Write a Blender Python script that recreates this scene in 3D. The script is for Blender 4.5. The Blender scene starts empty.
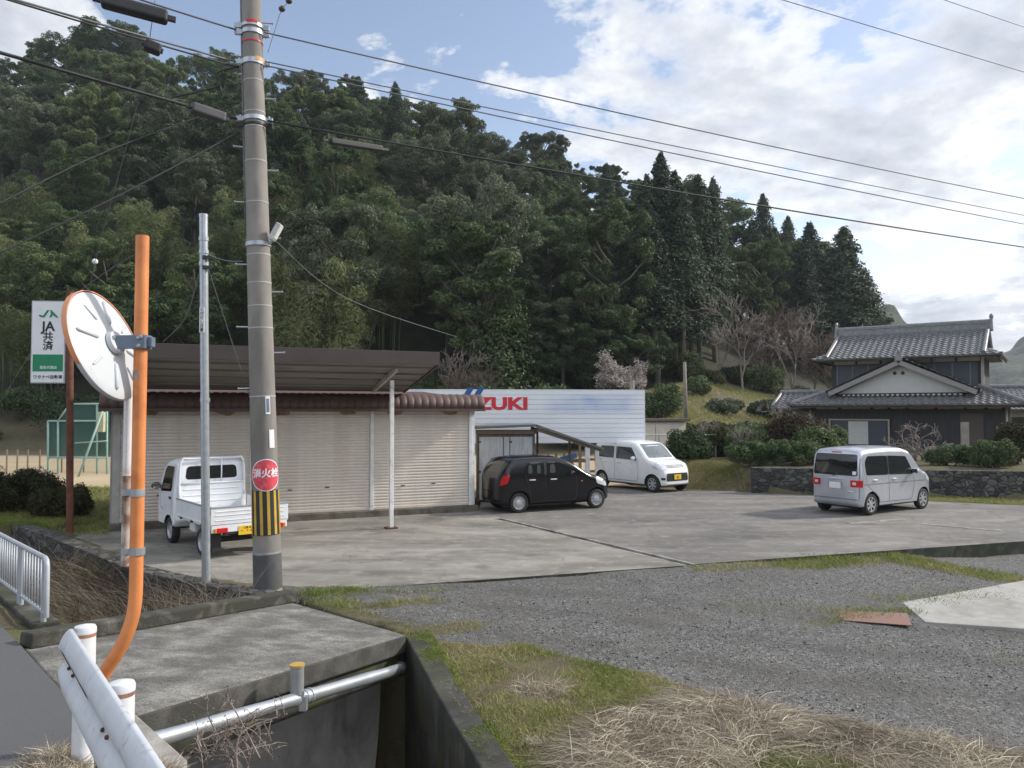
import bpy, bmesh, math, random
import numpy as np
from mathutils import Vector, Matrix, Quaternion
from mathutils.bvhtree import BVHTree
R = math.radians
SC = bpy.context.scene
COL = SC.collection
F = 770.0; CZ = 2.7; PITCH = R(2.0); HAZE = 0.00026

# ------------------------------------------------------------------ helpers
def at(px, py, Y):
    """point at depth Y (metres along +y) seen at photo position (px,py)"""
    u = (px - 512) / F; v = (384 - py) / F
    dy = math.cos(PITCH) - v * math.sin(PITCH); dz = math.sin(PITCH) + v * math.cos(PITCH)
    k = Y / dy
    return Vector((u * k, Y, CZ + dz * k))

def gp(px, py, z=0.0):
    """point of the level z seen at photo position (px,py)"""
    u = (px - 512) / F; v = (384 - py) / F
    dy = math.cos(PITCH) - v * math.sin(PITCH); dz = math.sin(PITCH) + v * math.cos(PITCH)
    k = (z - CZ) / dz
    return Vector((u * k, dy * k, z))

def link(o, parent=None):
    COL.objects.link(o)
    if parent is not None: o.parent = parent
    return o

def tag(o, label=None, cat=None, group=None, kind=None):
    if label: o['label'] = label
    if cat: o['category'] = cat
    if group: o['group'] = group
    if kind: o['kind'] = kind
    return o

def thing(name, label, cat, loc=(0, 0, 0), rz=0.0, group=None):
    o = bpy.data.objects.new(name, None)
    o.empty_display_size = 0.2
    link(o); o.location = loc; o.rotation_euler = (0, 0, rz)
    return tag(o, label, cat, group)

def copy_tree(o, parent=None):
    c = o.copy(); COL.objects.link(c)
    if parent is not None: c.parent = parent
    for ch in list(o.children): copy_tree(ch, c)
    return c

def finish(me, mats, smooth):
    if not isinstance(mats, (list, tuple)): mats = [mats]
    for m in mats: me.materials.append(m)
    if smooth is True:
        me.polygons.foreach_set('use_smooth', [True] * len(me.polygons))
    elif smooth:
        me.polygons.foreach_set('use_smooth', [True] * len(me.polygons))
        me.set_sharp_from_angle(angle=R(smooth))
    return me

class MB:
    """collects simple solids and links them as ONE mesh object"""
    def __init__(self): self.v = []; self.f = []; self.mi = []
    def add(self, vs, fs, mi=0):
        b = len(self.v)
        self.v += [tuple(p) for p in vs]
        self.f += [tuple(b + i for i in f) for f in fs]
        self.mi += [mi] * len(fs)
        return self
    def box(self, c, s, rz=0.0, M=None, mi=0, taper=1.0):
        hx, hy, hz = s[0] / 2, s[1] / 2, s[2] / 2
        vs = []
        for z in (-1, 1):
            t = taper if z > 0 else 1.0
            for x, y in ((-1, -1), (1, -1), (1, 1), (-1, 1)):
                vs.append(Vector((x * hx * t, y * hy * t, z * hz)))
        if M is not None: vs = [M @ p for p in vs]
        elif rz: 
            m = Matrix.Rotation(rz, 3, 'Z'); vs = [m @ p for p in vs]
        c = Vector(c); vs = [p + c for p in vs]
        return self.add(vs, [(3, 2, 1, 0), (4, 5, 6, 7), (0, 1, 5, 4), (1, 2, 6, 5), (2, 3, 7, 6), (3, 0, 4, 7)], mi)
    def beam(self, a, b, w, h, up=(0, 0, 1), mi=0):
        """rectangular bar from a to b, w sideways and h along up"""
        a = Vector(a); b = Vector(b); d = (b - a); L = d.length; d.normalize()
        s = d.cross(Vector(up))
        if s.length < 1e-5: s = d.cross(Vector((0, 1, 0)))
        s.normalize(); u = s.cross(d)
        M = Matrix((d, s, u)).transposed()
        return self.box((a + b) / 2, (L, w, h), M=M, mi=mi)
    def tube(self, pts, r, n=8, cap=True, mi=0):
        pts = [Vector(p) for p in pts]
        rs = r if isinstance(r, (list, tuple)) else [r] * len(pts)
        rings = []; ref = None
        for i, p in enumerate(pts):
            d = (pts[min(i + 1, len(pts) - 1)] - pts[max(i - 1, 0)])
            if d.length < 1e-9: d = Vector((0, 0, 1))
            d.normalize()
            if ref is None:
                ref = Vector((1, 0, 0)) if abs(d.x) < 0.8 else Vector((0, 1, 0))
            a = ref - d * ref.dot(d)
            if a.length < 1e-6: a = d.orthogonal()
            a.normalize(); ref = a; b = d.cross(a)
            rings.append([p + (a * math.cos(2 * math.pi * k / n) + b * math.sin(2 * math.pi * k / n)) * rs[i] for k in range(n)])
        vs = [q for rg in rings for q in rg]; fs = []
        for i in range(len(pts) - 1):
            for k in range(n):
                k2 = (k + 1) % n
                fs.append((i * n + k, i * n + k2, (i + 1) * n + k2, (i + 1) * n + k))
        if cap:
            fs.append(tuple(range(n - 1, -1, -1))); fs.append(tuple((len(pts) - 1) * n + k for k in range(n)))
        return self.add(vs, fs, mi)
    def cyl(self, a, b, r0, r1=None, n=16, mi=0):
        return self.tube([a, b], [r0, r0 if r1 is None else r1], n, True, mi)
    def lathe(self, prof, n=24, M=None, mi=0, close=False):
        """prof: (r,z) pairs turned round z"""
        vs = []; fs = []
        for r, z in prof:
            for k in range(n):
                a = 2 * math.pi * k / n; vs.append(Vector((r * math.cos(a), r * math.sin(a), z)))
        for i in range(len(prof) - 1):
            for k in range(n):
                k2 = (k + 1) % n
                fs.append((i * n + k, i * n + k2, (i + 1) * n + k2, (i + 1) * n + k))
        if close:
            fs.append(tuple(range(n - 1, -1, -1))); fs.append(tuple((len(prof) - 1) * n + k for k in range(n)))
        if M is not None: vs = [M @ p for p in vs]
        return self.add(vs, fs, mi)
    def prism(self, poly, h, M=None, mi=0):
        """poly in xy, from z=0 to z=h, placed by M"""
        n = len(poly)
        vs = [Vector((p[0], p[1], 0)) for p in poly] + [Vector((p[0], p[1], h)) for p in poly]
        if M is not None: vs = [M @ p for p in vs]
        fs = [tuple(range(n - 1, -1, -1)), tuple(range(n, 2 * n))]
        for i in range(n):
            j = (i + 1) % n; fs.append((i, j, n + j, n + i))
        return self.add(vs, fs, mi)
    def quad(self, a, b, c, d, mi=0): return self.add([a, b, c, d], [(0, 1, 2, 3)], mi)
    def ball(self, c, r, nu=10, nv=7, mi=0):
        c = Vector(c); r = Vector(r) if hasattr(r, '__len__') else Vector((r, r, r))
        vs = [c + Vector((0, 0, -r.z))]
        for j in range(1, nv):
            t = -math.pi / 2 + math.pi * j / nv
            for i in range(nu):
                a = 2 * math.pi * i / nu
                vs.append(c + Vector((r.x * math.cos(t) * math.cos(a), r.y * math.cos(t) * math.sin(a), r.z * math.sin(t))))
        vs.append(c + Vector((0, 0, r.z))); fs = []
        for i in range(nu):
            i2 = (i + 1) % nu
            fs.append((0, 1 + i2, 1 + i))
            for j in range(nv - 2):
                b = 1 + j * nu; fs.append((b + i, b + i2, b + nu + i2, b + nu + i))
            fs.append((1 + (nv - 2) * nu + i, 1 + (nv - 2) * nu + i2, len(vs) - 1))
        return self.add(vs, fs, mi)
    def build(self, name, mat, parent=None, smooth=False, bevel=0.0, seg=2):
        me = bpy.data.meshes.new(name)
        me.from_pydata(self.v, [], self.f)
        bm = bmesh.new(); bm.from_mesh(me)
        bmesh.ops.recalc_face_normals(bm, faces=bm.faces); bm.to_mesh(me); bm.free()
        me.polygons.foreach_set('material_index', self.mi)
        finish(me, mat, smooth)
        o = link(bpy.data.objects.new(name, me), parent)
        if bevel:
            md = o.modifiers.new('bevel', 'BEVEL'); md.width = bevel; md.segments = seg; md.limit_method = 'ANGLE'; md.angle_limit = R(40)
        return o

def np_mesh(name, V, Q, mats, smooth=False, attr=None, mi=None):
    """fast mesh from numpy: V (n,3), Q (m,k) with k = 3 or 4"""
    me = bpy.data.meshes.new(name)
    V = np.asarray(V, dtype=np.float32); Q = np.asarray(Q, dtype=np.int32); k = Q.shape[1]
    me.vertices.add(len(V)); me.vertices.foreach_set('co', V.ravel())
    me.loops.add(Q.size); me.loops.foreach_set('vertex_index', Q.ravel())
    me.polygons.add(len(Q)); me.polygons.foreach_set('loop_start', np.arange(0, Q.size, k, dtype=np.int32))
    if mi is not None: me.polygons.foreach_set('material_index', np.asarray(mi, dtype=np.int32))
    if attr:
        for an, vals in attr.items():
            a = me.attributes.new(an, 'FLOAT', 'POINT'); a.data.foreach_set('value', np.asarray(vals, dtype=np.float32))
    me.update(calc_edges=True)
    finish(me, mats, smooth)
    return me

def text_mesh(body, size, mat, parent, M, name='lettering', extrude=0.002, offset=0.0, align='CENTER', sx=1.0):
    cu = bpy.data.curves.new(name, 'FONT'); cu.body = body; cu.size = size
    cu.extrude = extrude; cu.offset = offset; cu.align_x = align; cu.align_y = 'CENTER'; cu.resolution_u = 4
    tmp = bpy.data.objects.new('tmp', cu); COL.objects.link(tmp)
    dg = bpy.context.evaluated_depsgraph_get(); dg.update()
    me = bpy.data.meshes.new_from_object(tmp.evaluated_get(dg))
    COL.objects.unlink(tmp); bpy.data.objects.remove(tmp)
    me.transform(M @ Matrix.Diagonal((sx, 1, 1, 1)))
    me.materials.clear(); me.materials.append(mat)
    me.name = name
    return link(bpy.data.objects.new(name, me), parent)

# ------------------------------------------------------------------ materials
def new_mat(name):
    m = bpy.data.materials.new(name); m.use_nodes = True
    nt = m.node_tree; nt.nodes.clear()
    out = nt.nodes.new('ShaderNodeOutputMaterial'); b = nt.nodes.new('ShaderNodeBsdfPrincipled')
    nt.links.new(b.outputs[0], out.inputs[0])
    return m, nt, b, out

def nd(nt, t, **kw):
    n = nt.nodes.new(t)
    for k, v in kw.items():
        if hasattr(n, k): setattr(n, k, v)
        else: n.inputs[k.replace('_', ' ')].default_value = v
    return n

def lk(nt, a, b): nt.links.new(a, b)

def coords(nt, scale=(1, 1, 1), kind='Object'):
    tc = nt.nodes.new('ShaderNodeTexCoord'); mp = nt.nodes.new('ShaderNodeMapping')
    mp.inputs['Scale'].default_value = scale
    lk(nt, tc.outputs[kind], mp.inputs[0]); return mp.outputs[0]

def noise(nt, vec, scale, detail=4.0, rough=0.55, dist=0.0):
    n = nt.nodes.new('ShaderNodeTexNoise')
    n.inputs['Scale'].default_value = scale; n.inputs['Detail'].default_value = detail
    n.inputs['Roughness'].default_value = rough; n.inputs['Distortion'].default_value = dist
    if vec is not None: lk(nt, vec, n.inputs['Vector'])
    return n.outputs[0]

def ramp(nt, fac, stops):
    r = nt.nodes.new('ShaderNodeValToRGB'); e = r.color_ramp.elements
    while len(e) < len(stops): e.new(0.5)
    for el, (p, c) in zip(e, stops):
        el.position = p; el.color = (c, c, c, 1) if not hasattr(c, '__len__') else (*c[:3], 1)
    lk(nt, fac, r.inputs[0]); return r.outputs[0]

def mixc(nt, fac, a, b, mode='MIX'):
    n = nt.nodes.new('ShaderNodeMix'); n.data_type = 'RGBA'; n.blend_type = mode
    for i, s in ((0, fac), (6, a), (7, b)):
        if hasattr(s, 'is_linked'): lk(nt, s, n.inputs[i])
        elif i == 0: n.inputs[0].default_value = s
        else: n.inputs[i].default_value = (*s[:3], 1)
    return n.outputs[2]

def math_(nt, op, a, b=0.5, clamp=False):
    n = nt.nodes.new('ShaderNodeMath'); n.operation = op; n.use_clamp = clamp
    for i, s in ((0, a), (1, b)):
        if hasattr(s, 'is_linked'): lk(nt, s, n.inputs[i])
        else: n.inputs[i].default_value = s
    return n.outputs[0]

def bump(nt, b, h, strength=0.3, dist=0.01):
    n = nt.nodes.new('ShaderNodeBump'); n.inputs['Strength'].default_value = strength; n.inputs['Distance'].default_value = dist
    lk(nt, h, n.inputs['Height']); lk(nt, n.outputs[0], b.inputs['Normal'])

def simple(name, col, rough=0.6, metal=0.0, var=0.12, scale=6.0, dirt=None, dirt_amt=0.4, dirt_scale=3.0, bmp=0.0, bscale=40.0, coat=0.0, spec=0.5, stretch=(1, 1, 1)):
    """coloured surface with uneven tone, optional dirt or rust patches and fine bump"""
    m, nt, b, out = new_mat(name)
    v = coords(nt, stretch)
    n1 = noise(nt, v, scale, 5)
    c1 = tuple(max(0, c * (1 - var)) for c in col); c2 = tuple(min(1, c * (1 + var)) for c in col)
    c = ramp(nt, n1, [(0.3, c1), (0.7, c2)])
    if dirt is not None:
        n2 = noise(nt, v, dirt_scale, 8, 0.65, 0.4)
        c = mixc(nt, ramp(nt, n2, [(1 - dirt_amt - 0.12, 0.0), (1 - dirt_amt + 0.12, 1.0)]), c, dirt)
    lk(nt, c, b.inputs['Base Color'])
    b.inputs['Roughness'].default_value = rough; b.inputs['Metallic'].default_value = metal
    b.inputs['Specular IOR Level'].default_value = spec
    if coat: b.inputs['Coat Weight'].default_value = coat; b.inputs['Coat Roughness'].default_value = 0.05
    if bmp: bump(nt, b, noise(nt, v, bscale, 4), bmp, 0.01)
    return m

def leafy(name, c1, c2, c3, transl=0.25, spread=0.5):
    """foliage: tone differs from clump to clump and from tree to tree"""
    m, nt, b, out = new_mat(name)
    oi = nt.nodes.new('ShaderNodeObjectInfo')
    v = coords(nt, (1, 1, 1))
    n = noise(nt, v, 0.8, 3, 0.6)
    n2 = noise(nt, v, 9.0, 2, 0.6)
    f = math_(nt, 'ADD', math_(nt, 'MULTIPLY', n, 0.55), math_(nt, 'MULTIPLY', n2, 0.45))
    f = math_(nt, 'ADD', f, math_(nt, 'MULTIPLY', math_(nt, 'SUBTRACT', oi.outputs['Random'], 0.5), spread * 0.5))
    c = ramp(nt, f, [(0.3, c1), (0.5, c2), (0.72, c3)])
    lk(nt, c, b.inputs['Base Color']); b.inputs['Roughness'].default_value = 0.65
    b.inputs['Specular IOR Level'].default_value = 0.2
    if transl:
        t = nt.nodes.new('ShaderNodeBsdfTranslucent'); ms = nt.nodes.new('ShaderNodeMixShader')
        lk(nt, c, t.inputs[0]); ms.inputs[0].default_value = transl
        lk(nt, b.outputs[0], ms.inputs[1]); lk(nt, t.outputs[0], ms.inputs[2]); lk(nt, ms.outputs[0], out.inputs[0])
    return m

M = {}
M['white_paint'] = simple('white paint', (0.66, 0.67, 0.68), 0.5, dirt=(0.34, 0.26, 0.19), dirt_amt=0.30, dirt_scale=7)
M['white_clean'] = simple('white sheet', (0.78, 0.79, 0.81), 0.4, var=0.04)
M['galv'] = simple('galvanised steel', (0.42, 0.45, 0.48), 0.42, 0.65, 0.12, 12)
M['blue_steel'] = simple('blue grey steel', (0.16, 0.20, 0.27), 0.5, 0.4, 0.15, 10)
M['orange'] = simple('faded orange paint', (0.66, 0.235, 0.075), 0.5, dirt=(0.52, 0.15, 0.04), dirt_amt=0.38, dirt_scale=4, var=0.1)
M['orange_hood'] = simple('sun bleached orange', (0.60, 0.26, 0.13), 0.55, dirt=(0.34, 0.12, 0.06), dirt_amt=0.35, dirt_scale=5)
M['rust'] = simple('rusty steel', (0.15, 0.055, 0.03), 0.85, dirt=(0.07, 0.03, 0.022), dirt_amt=0.45, dirt_scale=8, bmp=0.4)
M['rust_light'] = simple('light rust', (0.36, 0.17, 0.10), 0.85, dirt=(0.20, 0.10, 0.07), dirt_amt=0.4, dirt_scale=10)
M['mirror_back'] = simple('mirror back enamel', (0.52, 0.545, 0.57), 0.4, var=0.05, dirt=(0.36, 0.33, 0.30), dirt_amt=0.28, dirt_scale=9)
M['chrome'] = simple('mirror', (0.85, 0.87, 0.9), 0.06, 1.0, 0.01)
M['black_plastic'] = simple('black plastic', (0.02, 0.02, 0.022), 0.5)
M['rubber'] = simple('tyre rubber', (0.022, 0.022, 0.023), 0.85, bmp=0.2)
M['concrete'] = simple('weathered concrete', (0.34, 0.325, 0.30), 0.9, dirt=(0.13, 0.12, 0.105), dirt_amt=0.45, dirt_scale=1.6, bmp=0.35, bscale=60)
M['concrete_pole'] = simple('pole concrete', (0.265, 0.246, 0.222), 0.9, dirt=(0.155, 0.143, 0.13), dirt_amt=0.42, dirt_scale=1.1, bmp=0.2, bscale=50, stretch=(1, 1, 0.35))
M['dark_concrete'] = simple('mossy concrete', (0.13, 0.125, 0.115), 0.95, dirt=(0.035, 0.038, 0.025), dirt_amt=0.6, dirt_scale=1.8, bmp=0.5, bscale=40)
M['brown_metal'] = simple('brown coated metal', (0.092, 0.052, 0.044), 0.6, 0.05, 0.16, 3, dirt=(0.075, 0.05, 0.045), dirt_amt=0.4)
M['brown_dark'] = simple('dark brown steel', (0.075, 0.058, 0.05), 0.7)
M['yellow'] = simple('hazard yellow', (0.52, 0.33, 0.035), 0.6, dirt=(0.32, 0.2, 0.05), dirt_amt=0.3)
M['black'] = simple('black paint', (0.022, 0.022, 0.022), 0.6)
M['red_sign'] = simple('faded red enamel', (0.62, 0.055, 0.085), 0.5, dirt=(0.66, 0.28, 0.30), dirt_amt=0.36, dirt_scale=14)
M['sign_white'] = simple('sign white', (0.74, 0.75, 0.76), 0.5, var=0.03)
M['sign_green'] = simple('sign green', (0.010, 0.22, 0.095), 0.5, var=0.05)
M['sign_black'] = simple('sign black', (0.02, 0.02, 0.022), 0.6)
M['sign_red'] = simple('sign red', (0.58, 0.022, 0.035), 0.5)
M['sign_blue'] = simple('sign blue', (0.02, 0.085, 0.28), 0.5)
M['cable'] = simple('cable sheath', (0.025, 0.025, 0.028), 0.6)
M['cable_grey'] = simple('grey cable', (0.15, 0.155, 0.165), 0.6)
M['silver_pipe'] = simple('silver wrapped pipe', (0.62, 0.65, 0.68), 0.33, 0.75, 0.1, 6)
M['grey_pvc'] = simple('grey plastic pipe', (0.23, 0.235, 0.24), 0.5)
M['wood_old'] = simple('weathered wood', (0.22, 0.17, 0.12), 0.9, stretch=(8, 8, 1), bmp=0.3)
M['dark_glass'] = simple('tinted glass', (0.012, 0.014, 0.016), 0.04, 0, 0.02, coat=0.0, spec=0.7)
# ------------------------------------------------------------------ camera, sun, sky
cam = bpy.data.cameras.new('camera'); camo = bpy.data.objects.new('camera', cam); COL.objects.link(camo)
camo.location = (0, 0, CZ); camo.rotation_euler = (R(90) + PITCH, 0, 0)
cam.sensor_width = 36.0; cam.lens = 36.0 * F / 1024; cam.clip_end = 5000; cam.clip_start = 0.05
SC.camera = camo
SC.render.resolution_x = 1024; SC.render.resolution_y = 768
SC.view_settings.view_transform = 'Standard'; SC.view_settings.look = 'None'
SC.view_settings.exposure = 0.6; SC.view_settings.gamma = 1.0
SC.cycles.use_denoising = True
SC.cycles.max_bounces = 8; SC.cycles.transparent_max_bounces = 8; SC.cycles.volume_bounces = 0
SC.cycles.sample_clamp_indirect = 6

SUN_AZ = R(74)          # measured clockwise from +y (ahead) towards +x (right)
SUN_EL = R(34)
sd = Vector((math.sin(SUN_AZ) * math.cos(SUN_EL), math.cos(SUN_AZ) * math.cos(SUN_EL), math.sin(SUN_EL)))
sl = bpy.data.lights.new('sun', 'SUN'); slo = bpy.data.objects.new('sun', sl); COL.objects.link(slo)
sl.energy = 3.0; sl.angle = R(4); sl.color = (1.0, 0.94, 0.85)
slo.rotation_euler = sd.to_track_quat('Z', 'Y').to_euler(); slo.location = (60, 20, 80)

w = bpy.data.worlds.new('World'); SC.world = w; w.use_nodes = True
nt = w.node_tree; nt.nodes.clear()
wo = nt.nodes.new('ShaderNodeOutputWorld'); bg = nt.nodes.new('ShaderNodeBackground'); bg.inputs[1].default_value = 0.115
sky = nt.nodes.new('ShaderNodeTexSky'); sky.sky_type = 'NISHITA'; sky.sun_disc = False
sky.sun_elevation = SUN_EL; sky.sun_rotation = SUN_AZ; sky.air_density = 1.0; sky.dust_density = 0.6; sky.ozone_density = 1.2
tc = nt.nodes.new('ShaderNodeTexCoord'); sp = nt.nodes.new('ShaderNodeSeparateXYZ'); lk(nt, tc.outputs['Generated'], sp.inputs[0])
# project the view direction on a cloud layer overhead
den = math_(nt, 'ADD', math_(nt, 'MAXIMUM', sp.outputs[2], 0.0), 0.22)
cx = math_(nt, 'DIVIDE', sp.outputs[0], den); cy = math_(nt, 'DIVIDE', sp.outputs[1], den)
cb = nt.nodes.new('ShaderNodeCombineXYZ'); lk(nt, cx, cb.inputs[0]); lk(nt, cy, cb.inputs[1]); cb.inputs[2].default_value = 3.7
big = noise(nt, cb.outputs[0], 1.55, 9, 0.60, 0.25)
fine = noise(nt, cb.outputs[0], 4.2, 10, 0.62, 0.15)
cov = math_(nt, 'ADD', math_(nt, 'MULTIPLY', big, 0.50), math_(nt, 'MULTIPLY', fine, 0.50))
# more cloud towards the right and the far left of the view, a clear gap between
bx = ramp(nt, math_(nt, 'ADD', math_(nt, 'MULTIPLY', sp.outputs[0], 0.5), 0.5),
          [(0.0, 0.60), (0.20, 0.66), (0.27, 0.56), (0.325, 0.33), (0.42, 0.42), (0.49, 0.465), (0.57, 0.515), (0.66, 0.525), (0.8, 0.55), (1.0, 0.55)])
cov = math_(nt, 'ADD', cov, math_(nt, 'SUBTRACT', bx, 0.5))
mask = ramp(nt, cov, [(0.475, 0.0), (0.505, 0.6), (0.545, 0.95), (0.62, 1.0)])
# grey undersides: the same layer sampled a little towards the sun
ofs = nt.nodes.new('ShaderNodeVectorMath'); ofs.operation = 'ADD'; lk(nt, cb.outputs[0], ofs.inputs[0]); ofs.inputs[1].default_value = (0.13, 0.05, 0)
b2 = noise(nt, ofs.outputs[0], 1.55, 9, 0.60, 0.25); f2 = noise(nt, ofs.outputs[0], 4.2, 10, 0.62, 0.15)
cov2 = math_(nt, 'ADD', math_(nt, 'MULTIPLY', b2, 0.50), math_(nt, 'MULTIPLY', f2, 0.50))
cov2 = math_(nt, 'ADD', cov2, math_(nt, 'SUBTRACT', bx, 0.5))
thick = math_(nt, 'ADD', math_(nt, 'MULTIPLY', cov, 0.35), math_(nt, 'MULTIPLY', cov2, 0.65))
ccol = ramp(nt, thick, [(0.45, (6.9, 6.8, 6.6)), (0.51, (6.1, 6.1, 6.15)), (0.56, (4.5, 4.7, 5.1)), (0.63, (3.2, 3.5, 4.0))])
blue = mixc(nt, 1.0, sky.outputs[0], (1.38, 1.20, 1.10), 'MULTIPLY')
# unseen clouds behind the camera, brightened to light surfaces that face it
behind = ramp(nt, math_(nt, 'ADD', math_(nt, 'MULTIPLY', sp.outputs[1], 0.5), 0.5), [(0.0, 2.2), (0.45, 1.9), (0.62, 1.0)])
cmul = nt.nodes.new('ShaderNodeMix'); cmul.data_type = 'RGBA'; cmul.blend_type = 'MULTIPLY'; cmul.inputs[0].default_value = 1.0
lk(nt, ccol, cmul.inputs[6]); lk(nt, behind, cmul.inputs[7])
lk(nt, mixc(nt, mask, blue, cmul.outputs[2]), bg.inputs[0]); lk(nt, bg.outputs[0], wo.inputs[0])

# ------------------------------------------------------------------ terrain
rng = np.random.default_rng(7)
_lat = np.random.default_rng(11).random((256, 256))
def vnoise(x, y, s=1.0, oct=3):
    x = np.asarray(x, float) * s; y = np.asarray(y, float) * s
    t = 0; a = 0.5; tot = 0
    for o in range(oct):
        xi = np.floor(x).astype(int); yi = np.floor(y).astype(int)
        fx = x - xi; fy = y - yi; fx = fx * fx * (3 - 2 * fx); fy = fy * fy * (3 - 2 * fy)
        g = lambda i, j: _lat[(i + 37 * o) & 255, (j + 91 * o) & 255]
        t = t + a * ((g(xi, yi) * (1 - fx) + g(xi + 1, yi) * fx) * (1 - fy) + (g(xi, yi + 1) * (1 - fx) + g(xi + 1, yi + 1) * fx) * fy)
        tot += a; a *= 0.5; x = x * 2.03; y = y * 2.03
    return t / tot
def sstep(a, b, x): 
    t = np.clip((np.asarray(x, float) - a) / (b - a), 0, 1); return t * t * (3 - 2 * t)

def road_z(y): return 0.35 + 0.75 * np.exp(-np.maximum(y, -2) / 5.0)
CP = [(x, y, float(road_z(y))) for x, y in ((0, 0), (-2, 2), (-3, 4), (-5, 7), (-7, 9.3), (-10, 12.5), (-5, 3), (-8, 6), (-13, 9), (3, 0), (-5, -2), (2, -3), (-14, 15), (-20, 15))]
CP += [(.7, 3.2, .3), (-.1, 5.6, .12), (-.65, 7.4, .12), (-1.05, 8.7, .15), (0, 9, .12), (-1.5, 11.5, .03), (1, 11, .02), (3, 13.2, -.01), (3, 10, -.05),
       (6, 13.5, -.09), (7.4, 14.75, -.10), (9, 15.2, -.25), (7, 10, -.2), (2.4, 7.5, -.05), (4.3, 6.45, -.05), (10, 11, -.25), (14, 16.5, -.28), (12, 8, -.2), (8, 6, -.1),
       (1, 6.6, .12), (2.5, 5.6, .1), (5, 4.5, .05), (5, 3, .2), (10, 3, .1), (20, 12, -.2), (-2.6, 11.0, .1), (-3.4, 10.8, .12)]
CP += [(x, y, -.12) for x, y in ((-5, 14), (0, 16), (5, 18), (10, 18.7), (14, 19.5), (0, 24), (8, 23), (-4, 20), (-8, 20), (20, 22), (-1, 13.8))]
CP += [(-9.3, 16.9, .1), (-11, 17.6, .12), (-13, 20, .05), (-12, 24, 0), (-20, 30, -.1), (-10, 35, 0), (0, 35, 0), (12, 32, 0), (25, 35, 0), (-20, 20, .1)]
CP = np.array(CP)
def _phi(r2): return np.where(r2 > 1e-12, 0.5 * r2 * np.log(np.maximum(r2, 1e-12)), 0)
_n = len(CP); _A = np.zeros((_n + 3, _n + 3))
_A[:_n, :_n] = _phi(((CP[:, None, :2] - CP[None, :, :2]) ** 2).sum(-1)) + 0.02 * np.eye(_n)
_A[:_n, _n] = 1; _A[:_n, _n + 1:] = CP[:, :2]; _A[_n, :_n] = 1; _A[_n + 1:, :_n] = CP[:, :2].T
_w = np.linalg.solve(_A, np.concatenate([CP[:, 2], [0, 0, 0]]))
def near_h(x, y):
    x = np.clip(x, -22, 27); y = np.clip(y, -4, 36)
    t = _w[_n] + _w[_n + 1] * x + _w[_n + 2] * y
    for i in range(_n): t = t + _w[i] * _phi((x - CP[i, 0]) ** 2 + (y - CP[i, 1]) ** 2)
    return t

TOPS = np.array([(-500, 90), (-250, 80), (-60, 68), (0, 66), (50, 38), (95, 30), (170, 66), (250, 50), (345, 55), (400, 85), (440, 98), (500, 116), (560, 138), (620, 158), (680, 196), (740, 234), (820, 270), (880, 330), (930, 404), (1000, 411)])
def hill_params(u):
    Df = np.interp(u, [-500, 0, 110, 400, 620, 700, 860, 960], [66, 62, 60, 58, 60, 66, 76, 110])
    Dr = np.interp(u, [-500, 0, 345, 620, 760, 880, 960], [150, 142, 135, 122, 105, 100, 135])
    zf = np.interp(u, [-100, 110, 600, 700, 860, 950], [2.2, 2.2, 2.4, 4.6, 3.0, 1.0])
    yr = np.interp(u, TOPS[:, 0], TOPS[:, 1]); zr = CZ + (411 - yr) / F * Dr - np.interp(u, [0, 700, 900, 930], [9.5, 12, 13, 0])
    return Df, Dr, zf, np.maximum(zr, zf)
def far_h(x, y):
    u = x / np.maximum(y, 5) * F + 512
    Df, Dr, zf, zr = hill_params(u)
    t = (y - Df) / (Dr - Df)
    pre = zf * sstep(0, 1, (y - (Df - np.interp(u, [0, 600, 680, 860], [12, 12, 30, 30]))) / np.interp(u, [0, 600, 680, 860], [12, 12, 30, 30]))
    up = zf + (zr - zf) * np.power(np.clip(t, 0, 1), 0.85)
    z = np.where(t < 0, pre, up)
    z = np.where(t > 1, np.maximum(zr - (y - Dr) * 0.4, 0), z)
    return z + np.where(y > 50, (vnoise(x, y, 0.08) - 0.5) * 3 * sstep(0, .3, t), 0)

WALL = [Vector((7.9, 25.47)), Vector((11.5, 24.7)), Vector((16.5, 23.7)), Vector((26, 21.9))]     # foot of the garden wall
def garden(x, y):
    yl = np.interp(x, [4.6, 7.3, 11.5, 16.5, 26], [27.0, 25.6, 24.7, 23.7, 21.9])
    soft = np.interp(x, [5.5, 7.4, 8.6], [3.0, 2.4, 0.25])
    g = sstep(0.1, 1, (y - yl - np.where(x > 7.6, .22, 0)) / soft) * sstep(4.6, 6.4, x)
    return g * (0.82 + 0.1 * vnoise(x, y, 0.5))

DR = [(.9, 2.0), (-.23, 5.6), (-1.2, 8.75), (-2.95, 10.35), (-6.25, 12.7), (-11, 17.0)]           # far bank of the ditch
DL = [(-12.6, 15.6), (-9, 12.4), (-6.1, 9.65), (-4.7, 8.1), (-2.73, 5.55), (-1.95, 4.7), (-.9, 1.6)]   # road bank
DITCH = DR + DL
def in_poly(x, y, poly):
    ins = np.zeros(np.shape(x), bool); n = len(poly)
    for i in range(n):
        x0, y0 = poly[i]; x1, y1 = poly[(i + 1) % n]
        c = ((y0 > y) != (y1 > y)) & (x < (x1 - x0) * (y - y0) / ((y1 - y0) if y1 != y0 else 1e-9) + x0)
        ins ^= c
    return ins
LOT_IN = [(-3.2, 11.8), (3.25, 13.95), (16, 18.3), (16, 20.6), (6.4, 26.0), (3, 27.6), (-8, 27.6), (-10.3, 17.3), (-6.2, 13.2)]
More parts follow.
